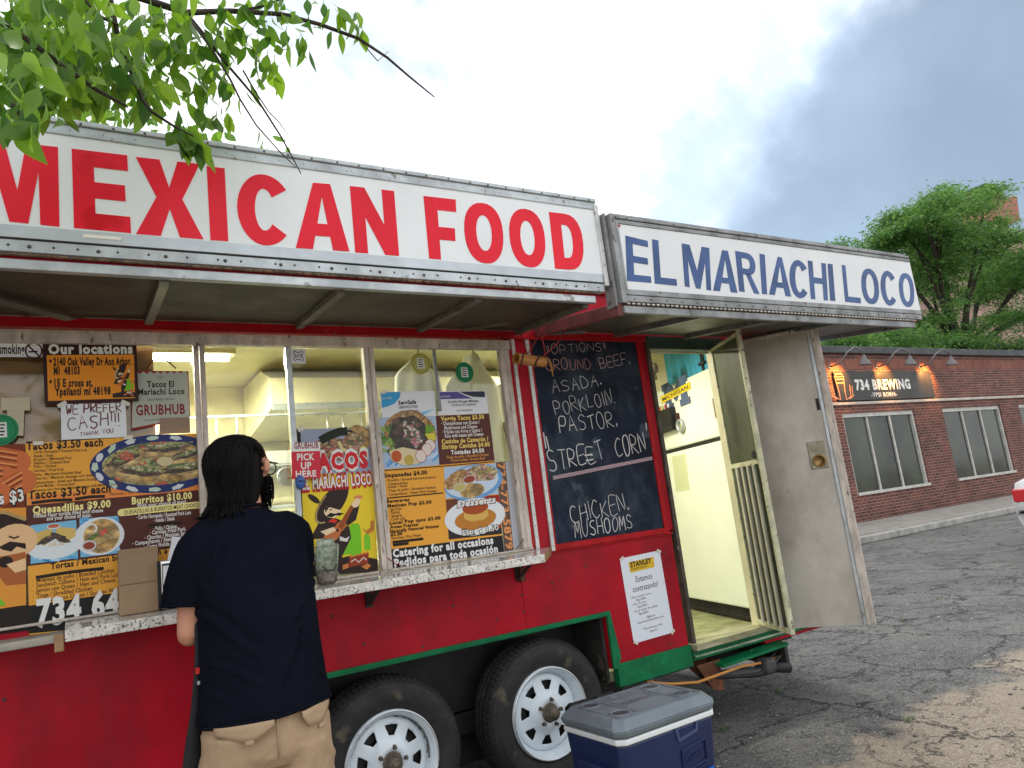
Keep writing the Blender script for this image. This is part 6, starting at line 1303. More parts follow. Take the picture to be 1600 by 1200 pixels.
m_ = MB(); frus(m_, .262, .194, .4185, .262, .194, .440, .03); m_.build('cooler_rim', M('white_plastic_rim', (.74, .78, .78), .35), CO, bevel=.005)
lid = MB(); frus(lid, .262, .196, .4455, .272, .204, .470, .035); frus(lid, .272, .204, .470, .240, .165, .505, .035, .03)
lo = lid.build('cooler_lid', lidm, CO, bevel=.006)
for x_, y_ in ((-.165, -.095), (.165, -.095), (-.165, .095), (.165, .095)):
    MB().lathe(cl @ Vector((x_, y_, .5052)), (0, 0, 1), [(.043, 0), (.043, .004), (.037, .004), (.035, -.0004), (0, -.0004)], 26).build('cup_holder', lidm, lo)
    MB().lathe(cl @ Vector((x_, y_, .5053)), (0, 0, 1), [(0, .0), (.034, .0)], 26).build('cup_shade_disc', M('lid_cup_shade', (.05, .06, .07), .5), lo)  # flat dark disc, the shade inside the cup holder put into its colour
fr_ = MB()
for a_, b_ in (((-.09, -.05), (.09, -.05)), ((-.09, .05), (.09, .05)), ((-.09, -.05), (-.09, .05)), ((.09, -.05), (.09, .05)), ((-.215, -.145), (-.215, .145)), ((.215, -.145), (.215, .145)), ((-.215, .145), (.215, .145)), ((-.215, -.145), (.215, -.145)), ((-.115, -.14), (-.115, .14)), ((.115, -.14), (.115, .14))):
    fr_.bar(cl @ Vector((*a_, .5055)), cl @ Vector((*b_, .5055)), .005, .004)
fr_.build('lid_ridge', lidm, lo)
tb = MB(); text(tb, 'Coleman', (-.075, -.018), (.075, -.018), .034, 0, M('lid_letter', (.11, .13, .15), .4), .02)
tb.v = [tuple(cl @ Vector((x_, z_, .5065))) for x_, y_, z_ in tb.v]; tb.f = [f_[::-1] for f_ in tb.f]; tb.build('lid_lettering', None, lo)
hd = MB()
fc = lambda u, z_: cl @ Vector((u, -.1885 + (.418 - z_) * .06 - .003, z_))
for a_, b_ in (((.02, .418), (.03, .372)), ((.03, .372), (.13, .388)), ((.13, .388), (.135, .418))): hd.bar(fc(*a_), fc(*b_), .008, .010)
hd.build('handle_recess', M('navy_edge', (.05, .075, .16), .35), CO)
lb = MB()
for a_, b_ in (((.04, .25), (.04, .33)), ((.04, .33), (.17, .345)), ((.17, .345), (.17, .265)), ((.17, .265), (.04, .25)), ((.045, .235), (.17, .25))): lb.bar(fc(*a_), fc(*b_), .006, .008)
lb.build('embossed_frame', navy, CO, bevel=.001)
tb = MB(); text(tb, 'Coleman', (.06, .275), (.155, .287), .034, 0, navy, .03); tb.v = [tuple(fc(x_, z_) + Vector((0, -.003 if y_ < .5 else 0, 0))) for x_, y_, z_ in tb.v]; tb.build('embossed_lettering', None, CO)
m_ = MB().poly([(.10, .185), (.20, .195), (.20, .235), (.10, .225)], 0, .003); m_.v = [tuple(fc(x_, z_) + Vector((0, y_ - .004, 0))) for x_, y_, z_ in m_.v]; m_.build('blue_badge', flat((.01, .12, .50)), CO)
for s_ in (-1, 1):
    m_ = MB(); m_.bar(cl @ Vector((s_ * .255, -.09, .30)), cl @ Vector((s_ * .255, .09, .30)), .03, .06); m_.build('side_handle', black if s_ > 0 else navy, CO, bevel=.008)
for x_ in (-.24,): 
    for y_ in (-.13, .13): MB().lathe(cl @ Vector((x_, y_, .055)), (0, 1, 0), [(0, -.02), (.05, -.02), (.055, -.012), (.055, .012), (.05, .02), (0, .02)], 22).build('cooler_wheel', black, CO)
for x_, y_ in ((-.14, .205), (.0, .205)): m_ = MB().box(x_ - .05, x_ + .05, y_ - .01, y_ + .02, .455, .50, None, cl); m_.build('lid_hinge', black, CO, bevel=.004)

# orange extension cord
o = MB().tube([(2.674,0.150,0.352), (2.593,-0.020,0.363), (2.679,-0.100,0.346), (2.839,-0.120,0.323), (3.033,-0.120,0.329), (3.207,-0.100,0.328), (3.444,-0.050,0.296), (3.615,0.000,0.289), (3.816,0.100,0.294)], .0075, 8).build('extension_cord', M('orange_cord', (.50, .22, .05), .5))
tag(o, 'orange extension cord drooping under the doorway step', 'cord')
# ================================================================== PERSON
skin = M('skin', (.60, .29, .19), .5, spec=.3, metal=0, var=.08, vs_=8, bump=.06, bs=160)
shirt = M('dark_tee', (.0058, .0076, .0135), .95, 0, .18, 4, bump=.12, bs=340, spec=.05); khaki = M('khaki_cotton', (.44, .31, .20), .85, 0, .12, 4, bump=.12, bs=260, spec=.1)
hairm = M('black_hair', (.0045, .004, .004), .62, 0, .5, 30, stretch=(1, 1, .12), bump=.3, bs=60)
hairm.node_tree.nodes['Principled BSDF'].inputs['Specular IOR Level'].default_value = .14
PE = thing('person', (.51, -.70, 0), 'person in dark t-shirt and khaki cargo shorts, long dark hair and glasses, leaning on counter', 'person')
def loft(mb, rings, seg=20, rot=None):
    """rings: (centre, rx, ry, yaw) stacked, capped"""
    V = []; F = []
    for c_, rx, ry, yaw in rings:
        for k in range(seg):
            a_ = 2 * math.pi * k / seg; x_, y_ = rx * math.cos(a_), ry * math.sin(a_)
            V.append((c_[0] + x_ * math.cos(yaw) - y_ * math.sin(yaw), c_[1] + x_ * math.sin(yaw) + y_ * math.cos(yaw), c_[2]))
    for i in range(len(rings) - 1):
        for k in range(seg): F.append((i * seg + k, i * seg + (k + 1) % seg, (i + 1) * seg + (k + 1) % seg, (i + 1) * seg + k))
    F += [tuple(range(seg))[::-1], tuple((len(rings) - 1) * seg + k for k in range(seg))]
    if rings[0][0][2] > rings[-1][0][2]: F = [f_[::-1] for f_ in F]
    return mb.add(V, F, None, True)
def limb(mb, pts, rs, seg=14, fl=1., cut=False):
    P_ = [Vector(p) for p in pts]; out = []; ro = []
    for i in range(len(P_) - 1):
        for k in range(4):
            t_ = k / 4; out.append(P_[i].lerp(P_[i + 1], t_)); ro.append(rs[i] + (rs[i + 1] - rs[i]) * t_)
    out.append(P_[-1]); ro.append(rs[-1])
    for _ in range(2): out = [out[0]] + [(out[i - 1] + out[i] * 2 + out[i + 1]) / 4 for i in range(1, len(out) - 1)] + [out[-1]]
    d0 = (out[0] - out[1]).normalized(); d1 = (out[-1] - out[-2]).normalized()
    out = [out[0] + d0 * ro[0] * .6] + out + ([] if cut else [out[-1] + d1 * ro[-1] * .6]); ro = [ro[0] * .6] + ro + ([] if cut else [ro[-1] * .6])
    return mb.tube(out, ro, seg, None, True, fl)
def fused(name, mb, mat, parent, vox, smooth_it=6, disp=None, seed=0):
    me = bpy.data.meshes.new(name); me.from_pydata(mb.v, [], mb.f); me.update()
    o = bpy.data.objects.new(name, me); col.objects.link(o)
    r_ = o.modifiers.new('r', 'REMESH'); r_.mode = 'VOXEL'; r_.voxel_size = vox
    s_ = o.modifiers.new('s', 'SMOOTH'); s_.iterations = smooth_it; s_.factor = .5
    dg = bpy.context.evaluated_depsgraph_get(); m2 = bpy.data.meshes.new_from_object(o.evaluated_get(dg)); bpy.data.objects.remove(o)
    if disp:
        m2.update()
        nrm_ = [v.normal.copy() for v in m2.vertices]
        for v, n_ in zip(m2.vertices, nrm_): v.co += n_ * disp(v.co)
    m2.materials.clear(); m2.materials.append(mat)
    for p in m2.polygons: p.use_smooth = True
    m2.name = name; o = bpy.data.objects.new(name, m2); link(o, parent); return o
HC = Vector((.522, -.520, 1.575)); FD = Vector((.74, .67, 0)).normalized(); RD = Vector((FD.y, -FD.x, 0)); yaw = math.atan2(FD.y, FD.x) - math.pi / 2
def hp(r_, f_, u_): return HC + RD * r_ + FD * f_ + Vector((0, 0, u_))
b = MB()
# head
loft(b, [(hp(0, -.005, .112), .03, .035, yaw), (hp(0, -.008, .10), .055, .068, yaw), (hp(0, -.008, .07), .073, .090, yaw), (hp(0, -.004, .03), .078, .097, yaw), (hp(0, .0, -.01), .074, .094, yaw), (hp(0, .012, -.05), .062, .078, yaw), (hp(0, .025, -.085), .045, .055, yaw), (hp(0, .04, -.112), .026, .030, yaw)], 22)
b.lathe(hp(0, .088, -.02), FD + Vector((0, 0, -.3)), [(.014, -.02), (.014, 0), (.010, .02), (.004, .028)], 10)
b.tube([hp(0, .092, .02), hp(0, .102, -.005), hp(0, .112, -.026), hp(0, .10, -.034)], [.008, .010, .013, .008], 8)
for s_ in (-1, 1):
    b.tube([hp(s_ * .084, .004, .026), hp(s_ * .102, -.008, .018), hp(s_ * .102, -.010, -.008), hp(s_ * .088, .002, -.028)], [.008, .013, .011, .007], 8)
    b.tube([hp(s_ * .02, .088, .03), hp(s_ * .05, .078, .03)], .008, 8)
b.tube([hp(-.02, .088, -.058), hp(0, .094, -.058), hp(.02, .088, -.058)], .007, 8)
limb(b, [hp(0, -.01, -.06), (.512, -.565, 1.44), (.508, -.575, 1.38)], [.052, .056, .075])
# torso (under the shirt)
loft(b, [((.508, -.575, 1.415), .06, .05, 0), ((.508, -.585, 1.37), .15, .085, 0), ((.518, -.61, 1.28), .165, .10, 0), ((.52, -.66, 1.10), .15, .10, 0), ((.512, -.70, .95), .155, .105, 0), ((.510, -.715, .85), .165, .115, 0), ((.510, -.715, .76), .15, .11, 0)])
sh_l, el_l, wr_l = Vector((.345, -.595, 1.345)), Vector((.318, -.600, 1.062)), Vector((.385, -.345, 1.155))
sh_r, el_r, wr_r = Vector((.672, -.565, 1.35)), Vector((.690, -.43, 1.150)), Vector((.600, -.20, 1.160))
limb(b, [sh_l, sh_l.lerp(el_l, .55), el_l], [.052, .046, .039]); limb(b, [el_l, el_l.lerp(wr_l, .3), wr_l], [.040, .040, .026])
limb(b, [sh_r, sh_r.lerp(el_r, .5), el_r], [.052, .044, .038]); limb(b, [el_r, el_r.lerp(wr_r, .3), wr_r], [.038, .038, .026])
def handm(mb, wr, d, side, up_):
    d = d.normalized(); s_ = side.normalized(); mb.tube([wr, wr + d * .04, wr + d * .085], [.024, .036, .034], 10, None, True, .5)
    for k, (o_, l_) in enumerate(((-.027, .062), (-.009, .074), (.010, .070), (.027, .054))):
        a_ = wr + d * .078 + s_ * o_; mb.tube([a_, a_ + d * l_ * .45 + up_ * .006, a_ + d * l_ * .8 - up_ * .006, a_ + d * l_ * .95 - up_ * .018], [.0095, .009, .008, .0065], 8)
    a_ = wr + d * .025 - s_ * .025; mb.tube([a_, a_ + d * .028 - s_ * .022, a_ + d * .055 - s_ * .026 - up_ * .008], [.012, .011, .009], 8)
handm(b, wr_l, Vector((.35, .9, -.12)), Vector((.93, -.36, 0)), Vector((0, 0, 1))); handm(b, wr_r, Vector((-.5, .85, -.05)), Vector((-.86, -.5, 0)), Vector((0, 0, 1)))
for s_ in (-1, 1):
    hx = .510 + s_ * .085
    limb(b, [(hx, -.715, .80), (hx + s_ * .01, -.70, .48), (hx + s_ * .012, -.73, .09)], [.085, .058, .040])
    b.tube([(hx + s_ * .012, -.76, .05), (hx + s_ * .018, -.70, .045), (hx + s_ * .028, -.60, .035), (hx + s_ * .03, -.54, .03)], [.04, .042, .040, .025], 12, None, True, .8)
fused('body', b, skin, PE, .008, 3)
# shoes
for s_ in (-1, 1):
    hx = .510 + s_ * .085; m_ = MB(); m_.tube([(hx + s_ * .010, -.80, .05), (hx + s_ * .012, -.74, .055), (hx + s_ * .02, -.66, .05), (hx + s_ * .03, -.57, .04), (hx + s_ * .034, -.515, .03)], [.034, .050, .050, .050, .030], 14, None, True, .9)
    fused('shoe', m_, black, PE, .008, 3)
# shirt
s_ = MB()
loft(s_, [((.508, -.572, 1.442), .062, .058, 0), ((.508, -.577, 1.422), .095, .072, 0), ((.508, -.583, 1.392), .150, .092, 0), ((.510, -.592, 1.345), .182, .112, 0), ((.517, -.61, 1.26), .188, .125, 0), ((.520, -.64, 1.15), .184, .128, 0), ((.517, -.67, 1.02), .184, .132, 0), ((.514, -.70, .90), .188, .136, 0), ((.512, -.712, .835), .197, .147, 0), ((.512, -.713, .812), .198, .148, 0)], 30)
limb(s_, [(.40, -.585, 1.372), (.345, -.595, 1.33), (.314, -.602, 1.24), (.302, -.608, 1.150)], [.056, .064, .064, .068], 18, 1., True)
limb(s_, [(.62, -.575, 1.375), (.672, -.562, 1.34), (.692, -.515, 1.27), (.694, -.470, 1.195)], [.056, .062, .058, .058], 18, 1., True)
def fold(p):
    cr = lambda a, b, w_, h_: h_ * max(0, 1 - (_sd(p, a, b) / w_) ** 2) ** 2
    d_ = 0
    if p.y < -.60:
        for a, b, w_, h_ in (((.60, 1.02), (.52, .86), .016, .010), ((.60, 1.02), (.665, .90), .014, .008), ((.335, 1.13), (.47, 1.00), .020, .009), ((.36, .98), (.50, .90), .018, .007), ((.545, 1.27), (.56, 1.16), .010, .007), ((.70, 1.17), (.61, 1.08), .018, .008), ((.345, .90), (.42, .85), .014, .006), ((.39, 1.30), (.345, 1.20), .014, .008), ((.66, 1.30), (.69, 1.20), .014, .008)):
            d_ += cr(a, b, w_, h_) - cr((a[0] + .02, a[1] + .012), (b[0] + .02, b[1] + .012), w_, h_ * .7)
    n1 = noise.noise((p.x * 7 + p.z * 2, p.y * 4, p.z * 3.5 - p.x * 3)); n2 = noise.noise((p.x * 40, p.y * 40, p.z * 25))
    k = max(.25, min(1, (p.z - .82) / .10))
    return k * (d_ + .005 * n1 + .0009 * n2)
def _sd(p, a, b):
    ex, ez = b[0] - a[0], b[1] - a[1]; t_ = max(0, min(1, ((p.x - a[0]) * ex + (p.z - a[1]) * ez) / (ex * ex + ez * ez)))
    return math.hypot(p.x - a[0] - ex * t_ - .006 * math.sin(t_ * 6), p.z - a[1] - ez * t_)
so_ = fused('t_shirt', s_, shirt, PE, .0065, 3, fold)
# hem and sleeve cuffs (thin rolled edges)
def ringtube(c_, rx, ry, r0, n=40, tilt=0, wob=.0):
    return [(c_[0] + rx * math.cos(2 * math.pi * k / n), c_[1] + ry * math.sin(2 * math.pi * k / n), c_[2] + wob * math.sin(5 * 2 * math.pi * k / n) + tilt * math.cos(2 * math.pi * k / n)) for k in range(n + 1)]
MB().tube(ringtube((.512, -.713, .816), .1965, .1465, 0, 44, .006, .002), .0055, 8).build('shirt_hem', shirt, so_)
for c_, d_, r_ in ((Vector((.302, -.608, 1.153)), Vector((-.14, -.05, -1)), .0675), (Vector((.694, -.470, 1.198)), Vector((.02, .5, -.9)), .0575)):
    d_.normalize(); u_ = d_.orthogonal().normalized(); v_ = d_.cross(u_); MB().tube([c_ + (u_ * math.cos(2 * math.pi * k / 26) + v_ * math.sin(2 * math.pi * k / 26)) * r_ for k in range(27)], .0045, 6).build('sleeve_hem', shirt, so_)
MB().tube(ringtube((.508, -.572, 1.447), .060, .056, 0, 30), .007, 8).build('shirt_collar', shirt, so_)
# shorts
k_ = MB()
loft(k_, [((.510, -.715, .84), .150, .104, 0), ((.510, -.716, .815), .180, .128, 0), ((.510, -.718, .74), .190, .138, 0), ((.510, -.718, .70), .188, .132, 0), ((.510, -.715, .665), .170, .11, 0)], 28)
for sg in (-1, 1):
    cx_ = .510 + sg * .095; loft(k_, [((cx_, -.716, .78), .095, .125, 0), ((cx_, -.716, .68), .098, .120, 0), ((cx_ + sg * .004, -.712, .60), .098, .112, 0), ((cx_ + sg * .006, -.708, .52), .099, .108, 0), ((cx_ + sg * .008, -.706, .46), .100, .108, 0)], 22)
def fold2(p):
    n1 = noise.noise((p.x * 7, p.y * 3 + 7, p.z * 6 + p.x * 5)); n2 = noise.noise((p.x * 20, p.y * 6, p.z * 16 - p.x * 12)); return (.3 if p.z > .72 else 1) * .009 * max(0, 1 - abs(n1) * 2.4) ** 2 + .003 * max(0, 1 - abs(n2) * 2.4) ** 2 - .003
sho = fused('cargo_shorts', k_, khaki, PE, .0075, 3, fold2)
def back(x_, z_, e=.004):
    cx_, rx, ry = .510, .19, .137; t_ = max(0., 1 - ((x_ - cx_) / rx) ** 2); return Vector((x_, -.718 - ry * math.sqrt(t_) - e, z_))
def flap(poly_top, poly_bot, name='pocket_flap', n=10, e=.013):
    V = []; F = []
    for i in range(n + 1):
        u = i / n
        for j in range(4):
            v_ = j / 3; tx = poly_top[0][0] + (poly_top[1][0] - poly_top[0][0]) * u; tz = poly_top[0][1] + (poly_top[1][1] - poly_top[0][1]) * u
            seg = 0
            while seg < len(poly_bot) - 2 and u > poly_bot[seg + 1][0]: seg += 1
            u0, d0 = poly_bot[seg]; u1, d1 = poly_bot[seg + 1]; d_ = d0 + (d1 - d0) * (u - u0) / (u1 - u0)
            V.append(back(tx, tz - d_ * v_, e + .004 * v_ + .003 * math.sin(u * 7 + v_ * 3)))
    for i in range(n):
        for j in range(3): a_ = i * 4 + j; F.append((a_, a_ + 1, a_ + 5, a_ + 4))
    o = MB().add(V, F, None, True).build(name, khaki, sho); m_ = o.modifiers.new('s', 'SOLIDIFY'); m_.thickness = .005; return o
flap(((.345, .812), (.500, .812)), [(0, .022), (.45, .045), (.65, .045), (1, .018)]); flap(((.585, .812), (.690, .822)), [(0, .014), (.18, .050), (.62, .052), (1, .020)])
flap(((.418, .770), (.440, .770)), [(0, .012), (1, .012)], 'pocket_tab', 3, .020); flap(((.640, .762), (.660, .764)), [(0, .012), (1, .012)], 'pocket_tab', 3, .020)
MB().tube([back(.512, .81, .002), back(.512, .75, .001), back(.512, .70, -.004)], .0025, 6).build('back_seam', khaki, sho)
# glasses, beard
gl = MB()
for sd in (1, -1):
    gl.tube([hp(sd * .082, -.015, .018), hp(sd * .082, .04, .020), hp(sd * .074, .094, .018)], .0028, 6)
    lens = [hp(sd * (.038 + .030 * math.cos(a_) * 1.0), .102 - .010 * abs(math.cos(a_)), .004 + .021 * math.sin(a_)) for a_ in [2 * math.pi * k / 18 for k in range(19)]]
    gl.tube(lens, .0024, 6)
gl.tube([hp(-.010, .108, .012), hp(.010, .108, .012)], .0025, 6); go = gl.build('glasses', black, PE)
for sd in (1, -1):
    V = [hp(sd * (.038 + .029 * math.cos(a_)), .101 - .010 * abs(math.cos(a_)), .004 + .020 * math.sin(a_)) for a_ in [2 * math.pi * k / 18 for k in range(18)]]
    MB().add(V, [tuple(range(18))]).build('glasses_lens', plast, go)
bd = MB(); rr = random.Random(21)
loft(bd, [(hp(0, .018, -.030), .070, .078, yaw), (hp(0, .022, -.060), .067, .080, yaw), (hp(0, .032, -.090), .054, .066, yaw), (hp(0, .045, -.120), .038, .046, yaw), (hp(0, .05, -.140), .018, .022, yaw)], 24)
for k in range(420):
    a_ = rr.uniform(-1.7, 1.7); z_ = rr.uniform(-.13, -.02); r0 = .072 * (1 - max(0, -z_ - .07) * 5); d_ = Vector((0, 0, 0)) + RD * math.sin(a_) + FD * math.cos(a_)
    p0 = hp(0, .02, z_) + d_ * r0; bd.tube([p0, p0 + d_ * .012 + Vector((0, 0, -.012)), p0 + d_ * .014 + Vector((0, 0, -.030))], [.0022, .0016, .0005], 4)
bd.build('beard', hairm, PE)
# hair
h = MB(); HB = HC - FD * .036 - RD * .006
loft(h, [(HB + Vector((0, 0, .122)), .030, .035, yaw), (HB + Vector((0, 0, .112)), .058, .062, yaw), (HB + Vector((0, 0, .088)), .082, .088, yaw), (HB + Vector((0, 0, .045)), .094, .100, yaw), (HB + Vector((0, 0, -.01)), .092, .094, yaw), (HB - FD * .006 + Vector((0, 0, -.06)), .090, .078, yaw), (HB - FD * .010 + Vector((-.004, 0, -.105)), .088, .066, yaw), (HB - FD * .010 + Vector((-.010, 0, -.145)), .088, .058, yaw)], 28)
rr = random.Random(33)
for k in range(620):
    a_ = rr.uniform(-2.25, 2.25); d_ = (-FD * math.cos(a_) + RD * math.sin(a_))
    side = abs(a_) / 2.25; bot = -.168 + .050 * rr.random() ** 1.5 + (0 if side < .72 else .11 * (side - .72) / .28); j_ = rr.uniform(.0, .006)
    st0 = rr.random() * .5; pts = []
    for t_ in [st0 + (1 - st0) * i / 7 for i in range(8)]:
        if t_ < .42: ph = t_ / .42 * math.pi / 2; r0 = .098 * math.sin(ph); z_ = .03 + .094 * math.cos(ph)
        else: q_ = (t_ - .42) / .58; r0 = .098 - .010 * q_ + .012 * q_ ** 4; z_ = .03 + (bot - .03) * q_
        back_f = 1 - .42 * max(0, math.cos(a_)) * max(0, (.0 - z_) / .16)
        p = HB + d_ * (r0 + j_) * (1.0 if abs(a_) > .8 else 1.03) * back_f + Vector((0, 0, z_)); p += Vector((-.020, 0, 0)) * max(0, -z_ - .07) / .1 + d_.cross(Vector((0, 0, 1))) * .007 * math.sin(t_ * 7 + k)
        pts.append(p)
    if a_ > 1.22: pts = [p for p in pts if p.z > HC.z + .030] or pts[:2]
    if len(pts) < 3: continue
    h.tube(pts, [.0026] + [.0040] * (len(pts) - 2) + [.0008], 5, None, True, .5)
for k in range(150):   # ragged ends lying on the shoulders
    a_ = rr.uniform(-1.6, 1.0); d_ = (-FD * math.cos(a_) + RD * math.sin(a_)); p = HB + d_ * rr.uniform(.06, .088) + Vector((-.014, 0, -.115 - rr.random() * .025))
    h.tube([p, p + d_ * .010 + Vector((-.006, 0, -.025)), p + d_ * .028 + Vector((rr.uniform(-.022, .016), rr.uniform(-.02, 0), -.022 - rr.random() * .034))], [.005, .004, .0008], 5)
h.build('hair', hairm, PE)
bag = MB(); limb(bag, [(.338, -.62, 1.12), (.335, -.66, 1.0), (.318, -.68, .85), (.298, -.69, .72), (.300, -.69, .60), (.315, -.69, .52)], [.014, .018, .022, .034, .045, .030], 12, .6)
o = fused('shoulder_bag', bag, M('black_bag_cloth', (.012, .012, .016), .85, 0, .3, 8, bump=.3, bs=60), None, .006, 3); tag(o, 'narrow black bag hanging along the left hip of the customer', 'bag')
MB().box(.318, .334, -.695, -.685, .955, .972).build('red_clip', flat((.55, .02, .02)), o); MB().box(.320, .332, -.705, -.695, .925, .935).build('steel_buckle', alu, o)

# ================================================================== FOREGROUND TREE
bark = M('dark_bark', (.05, .038, .030), .9, 0, .5, 20, bump=.5, bs=50)
def leafmat(name, c1, c2, tr):
    m = bpy.data.materials.new(name); m.use_nodes = True; t = m.node_tree; b_ = t.nodes['Principled BSDF']
    oi = t.nodes.new('ShaderNodeObjectInfo'); g_ = t.nodes.new('ShaderNodeNewGeometry'); ad = t.nodes.new('ShaderNodeMath'); ad.operation = 'ADD'; fr_ = t.nodes.new('ShaderNodeMath'); fr_.operation = 'FRACT'
    t.links.new(oi.outputs['Random'], ad.inputs[0]); t.links.new(g_.outputs['Random Per Island'], ad.inputs[1]); t.links.new(ad.outputs[0], fr_.inputs[0])
    mx_ = t.nodes.new('ShaderNodeMix'); mx_.data_type = 'RGBA'; t.links.new(fr_.outputs[0], mx_.inputs[0]); mx_.inputs[6].default_value = (*c1, 1); mx_.inputs[7].default_value = (*c2, 1)
    t.links.new(mx_.outputs[2], b_.inputs['Base Color']); b_.inputs['Roughness'].default_value = .48
    tr_ = t.nodes.new('ShaderNodeBsdfTranslucent'); hs = t.nodes.new('ShaderNodeMix'); hs.data_type = 'RGBA'; hs.blend_type = 'MULTIPLY'; hs.inputs[0].default_value = 1; hs.inputs[7].default_value = (*tr, 1); t.links.new(mx_.outputs[2], hs.inputs[6]); t.links.new(hs.outputs[2], tr_.inputs[0])
    ms = t.nodes.new('ShaderNodeMixShader'); ms.inputs[0].default_value = .5; t.links.new(b_.outputs[0], ms.inputs[1]); t.links.new(tr_.outputs[0], ms.inputs[2]); t.links.new(ms.outputs[0], t.nodes['Material Output'].inputs[0]); return m
lfm = leafmat('cherry_leaf', (.035, .12, .014), (.20, .36, .04), (1.8, 1.7, .8))
def leaf_geo(l=.095, w_=.046, droop=.25, fold_=.22):
    l *= .80; w_ *= .80
    prof = [0, .42, .82, 1., .92, .68, .36, 0]; n = len(prof) - 1; V = []; F = []
    for i, q in enumerate(prof):
        t_ = i / n; c_ = Vector((0, -droop * l * t_ * t_, -l * t_))
        for s_ in (-1, 0, 1): V.append((s_ * w_ * .5 * q, c_.y + abs(s_) * fold_ * w_ * .5 * q, c_.z + (0 if s_ else 0)))
    for i in range(n):
        for j in range(2): a_ = i * 3 + j; F.append((a_, a_ + 1, a_ + 4, a_ + 3))
    k = len(V); V += [(-.0012, 0, 0), (.0012, 0, 0), (.0012, -.004, .018), (-.0012, -.004, .018)]; F.append((k, k + 1, k + 2, k + 3)); return V, F
leaf_me = []
for l_, w_, dr, fo in ((.100, .044, .2, .2), (.085, .042, .35, .3), (.110, .046, .1, .1), (.075, .036, .5, .25), (.09, .040, -.2, .3)):
    me = bpy.data.meshes.new('leaf'); v_, f_ = leaf_geo(l_, w_, dr, fo); me.from_pydata(v_, [], f_); me.materials.append(lfm)
    for p_ in me.polygons: p_.use_smooth = True
    leaf_me.append(me)
TR = thing('cherry_tree', (-2.3, -1.0, 0), 'leafy green tree whose branches overhang the top left of the red lettered sign', 'tree')
MB().tube([(-2.3, -1.0, 0), (-2.28, -1.0, 1.0), (-2.22, -.98, 2.0), (-2.15, -.95, 2.9), (-2.0, -.95, 3.8), (-1.9, -.9, 4.8)], [.16, .13, .12, .11, .08, .04], 14).build('trunk', bark, TR)
branches = [([(-2.12, -.95, 3.0), (-1.3, -1.05, 3.25), (-.5, -1.1, 3.1), (0.169,-1.100,2.925), (0.315,-1.100,2.908), (0.445,-1.100,2.951), (0.604,-1.100,2.985), (0.729,-1.100,2.982), (0.860,-1.100,2.964), (0.960,-1.100,2.916), (1.038,-1.100,2.860), (1.128,-1.100,2.800)], [.05, .04, .025, .011, .0095, .008, .007, .0065, .0055, .0045, .0035, .002]),
 ([(0.315,-1.100,2.908), (0.369,-1.080,2.860), (0.427,-1.050,2.806), (0.488,-1.020,2.761), (0.539,-1.000,2.716), (0.609,-0.980,2.615), (0.670,-0.960,2.506)], [.006, .005, .0045, .004, .0035, .003, .0016]),
 ([(0.318,-1.100,2.898), (0.379,-1.120,2.792), (0.425,-1.140,2.684), (0.447,-1.150,2.619), (0.489,-1.150,2.543), (0.550,-1.150,2.471), (0.600,-1.150,2.422)], [.0045, .004, .0035, .003, .0025, .002, .0012]),
 ([(0.488,-1.030,2.800), (0.524,-1.030,2.729), (0.560,-1.030,2.669), (0.592,-1.030,2.637), (0.616,-1.030,2.598)], [.003, .0025, .002, .0018, .001]),
 ([(-1.9, -1.0, 3.4), (-.9, -1.2, 3.5), (0.078,-1.200,2.926), (0.109,-1.200,2.827), (0.123,-1.200,2.722), (0.141,-1.200,2.649), (0.160,-1.200,2.596), (0.180,-1.200,2.533), (0.201,-1.200,2.501), (0.250,-1.200,2.471), (0.305,-1.200,2.446)], [.03, .02, .010, .008, .0075, .007, .006, .005, .0045, .0035, .002]),
 ([(0.042,-1.250,2.767), (0.073,-1.250,2.727), (0.111,-1.220,2.734), (0.126,-1.200,2.747)], [.006, .005, .004, .003]),
 ([(-1.6, -1.2, 3.3), (-0.147,-1.400,2.561), (-0.075,-1.400,2.515), (-0.000,-1.400,2.459), (0.066,-1.350,2.446), (0.124,-1.300,2.450), (0.138,-1.300,2.442)], [.03, .010, .007, .006, .005, .004, .002]),
 ([(-1.5, -1.4, 3.0), (-0.131,-1.700,2.204), (-0.083,-1.700,2.168), (-0.063,-1.700,2.140)], [.02, .008, .005, .003]),
 ([(0.464,-1.100,2.955), (0.544,-1.100,2.996), (0.629,-1.100,3.058)], [.005, .004, .003]), ([(0.860,-1.100,2.964), (0.923,-1.100,2.894), (0.967,-1.100,2.942)], [.002, .002, .001])]
for pts, rs in branches: MB().tube(pts, rs, 8).build('branch', bark, TR)
rr = random.Random(77)
seeds = []
def cl_(c_, n, r_, up=.8): seeds.append((Vector(c_), n, r_, up))
for c_ in ((-0.105,-1.300,2.644), (-0.042,-1.200,2.715), (0.030,-1.250,2.719), (-0.087,-1.400,2.479), (-0.027,-1.300,2.543), (0.046,-1.100,2.721), (-0.105,-1.300,2.456), (-0.036,-1.200,2.506), (0.044,-1.100,2.593), (0.120,-1.200,2.761), (0.110,-1.200,2.642), (0.126,-1.150,2.581)): cl_(c_, 40, .16)
for c_ in ((-0.166,-0.200,3.307), (-0.022,0.000,3.481), (0.137,-0.100,3.455), (-0.142,0.200,3.371), (0.022,0.100,3.315), (0.185,0.000,3.291), (-0.100,0.300,3.301), (0.118,0.200,3.256)): cl_(c_, 62, .25)
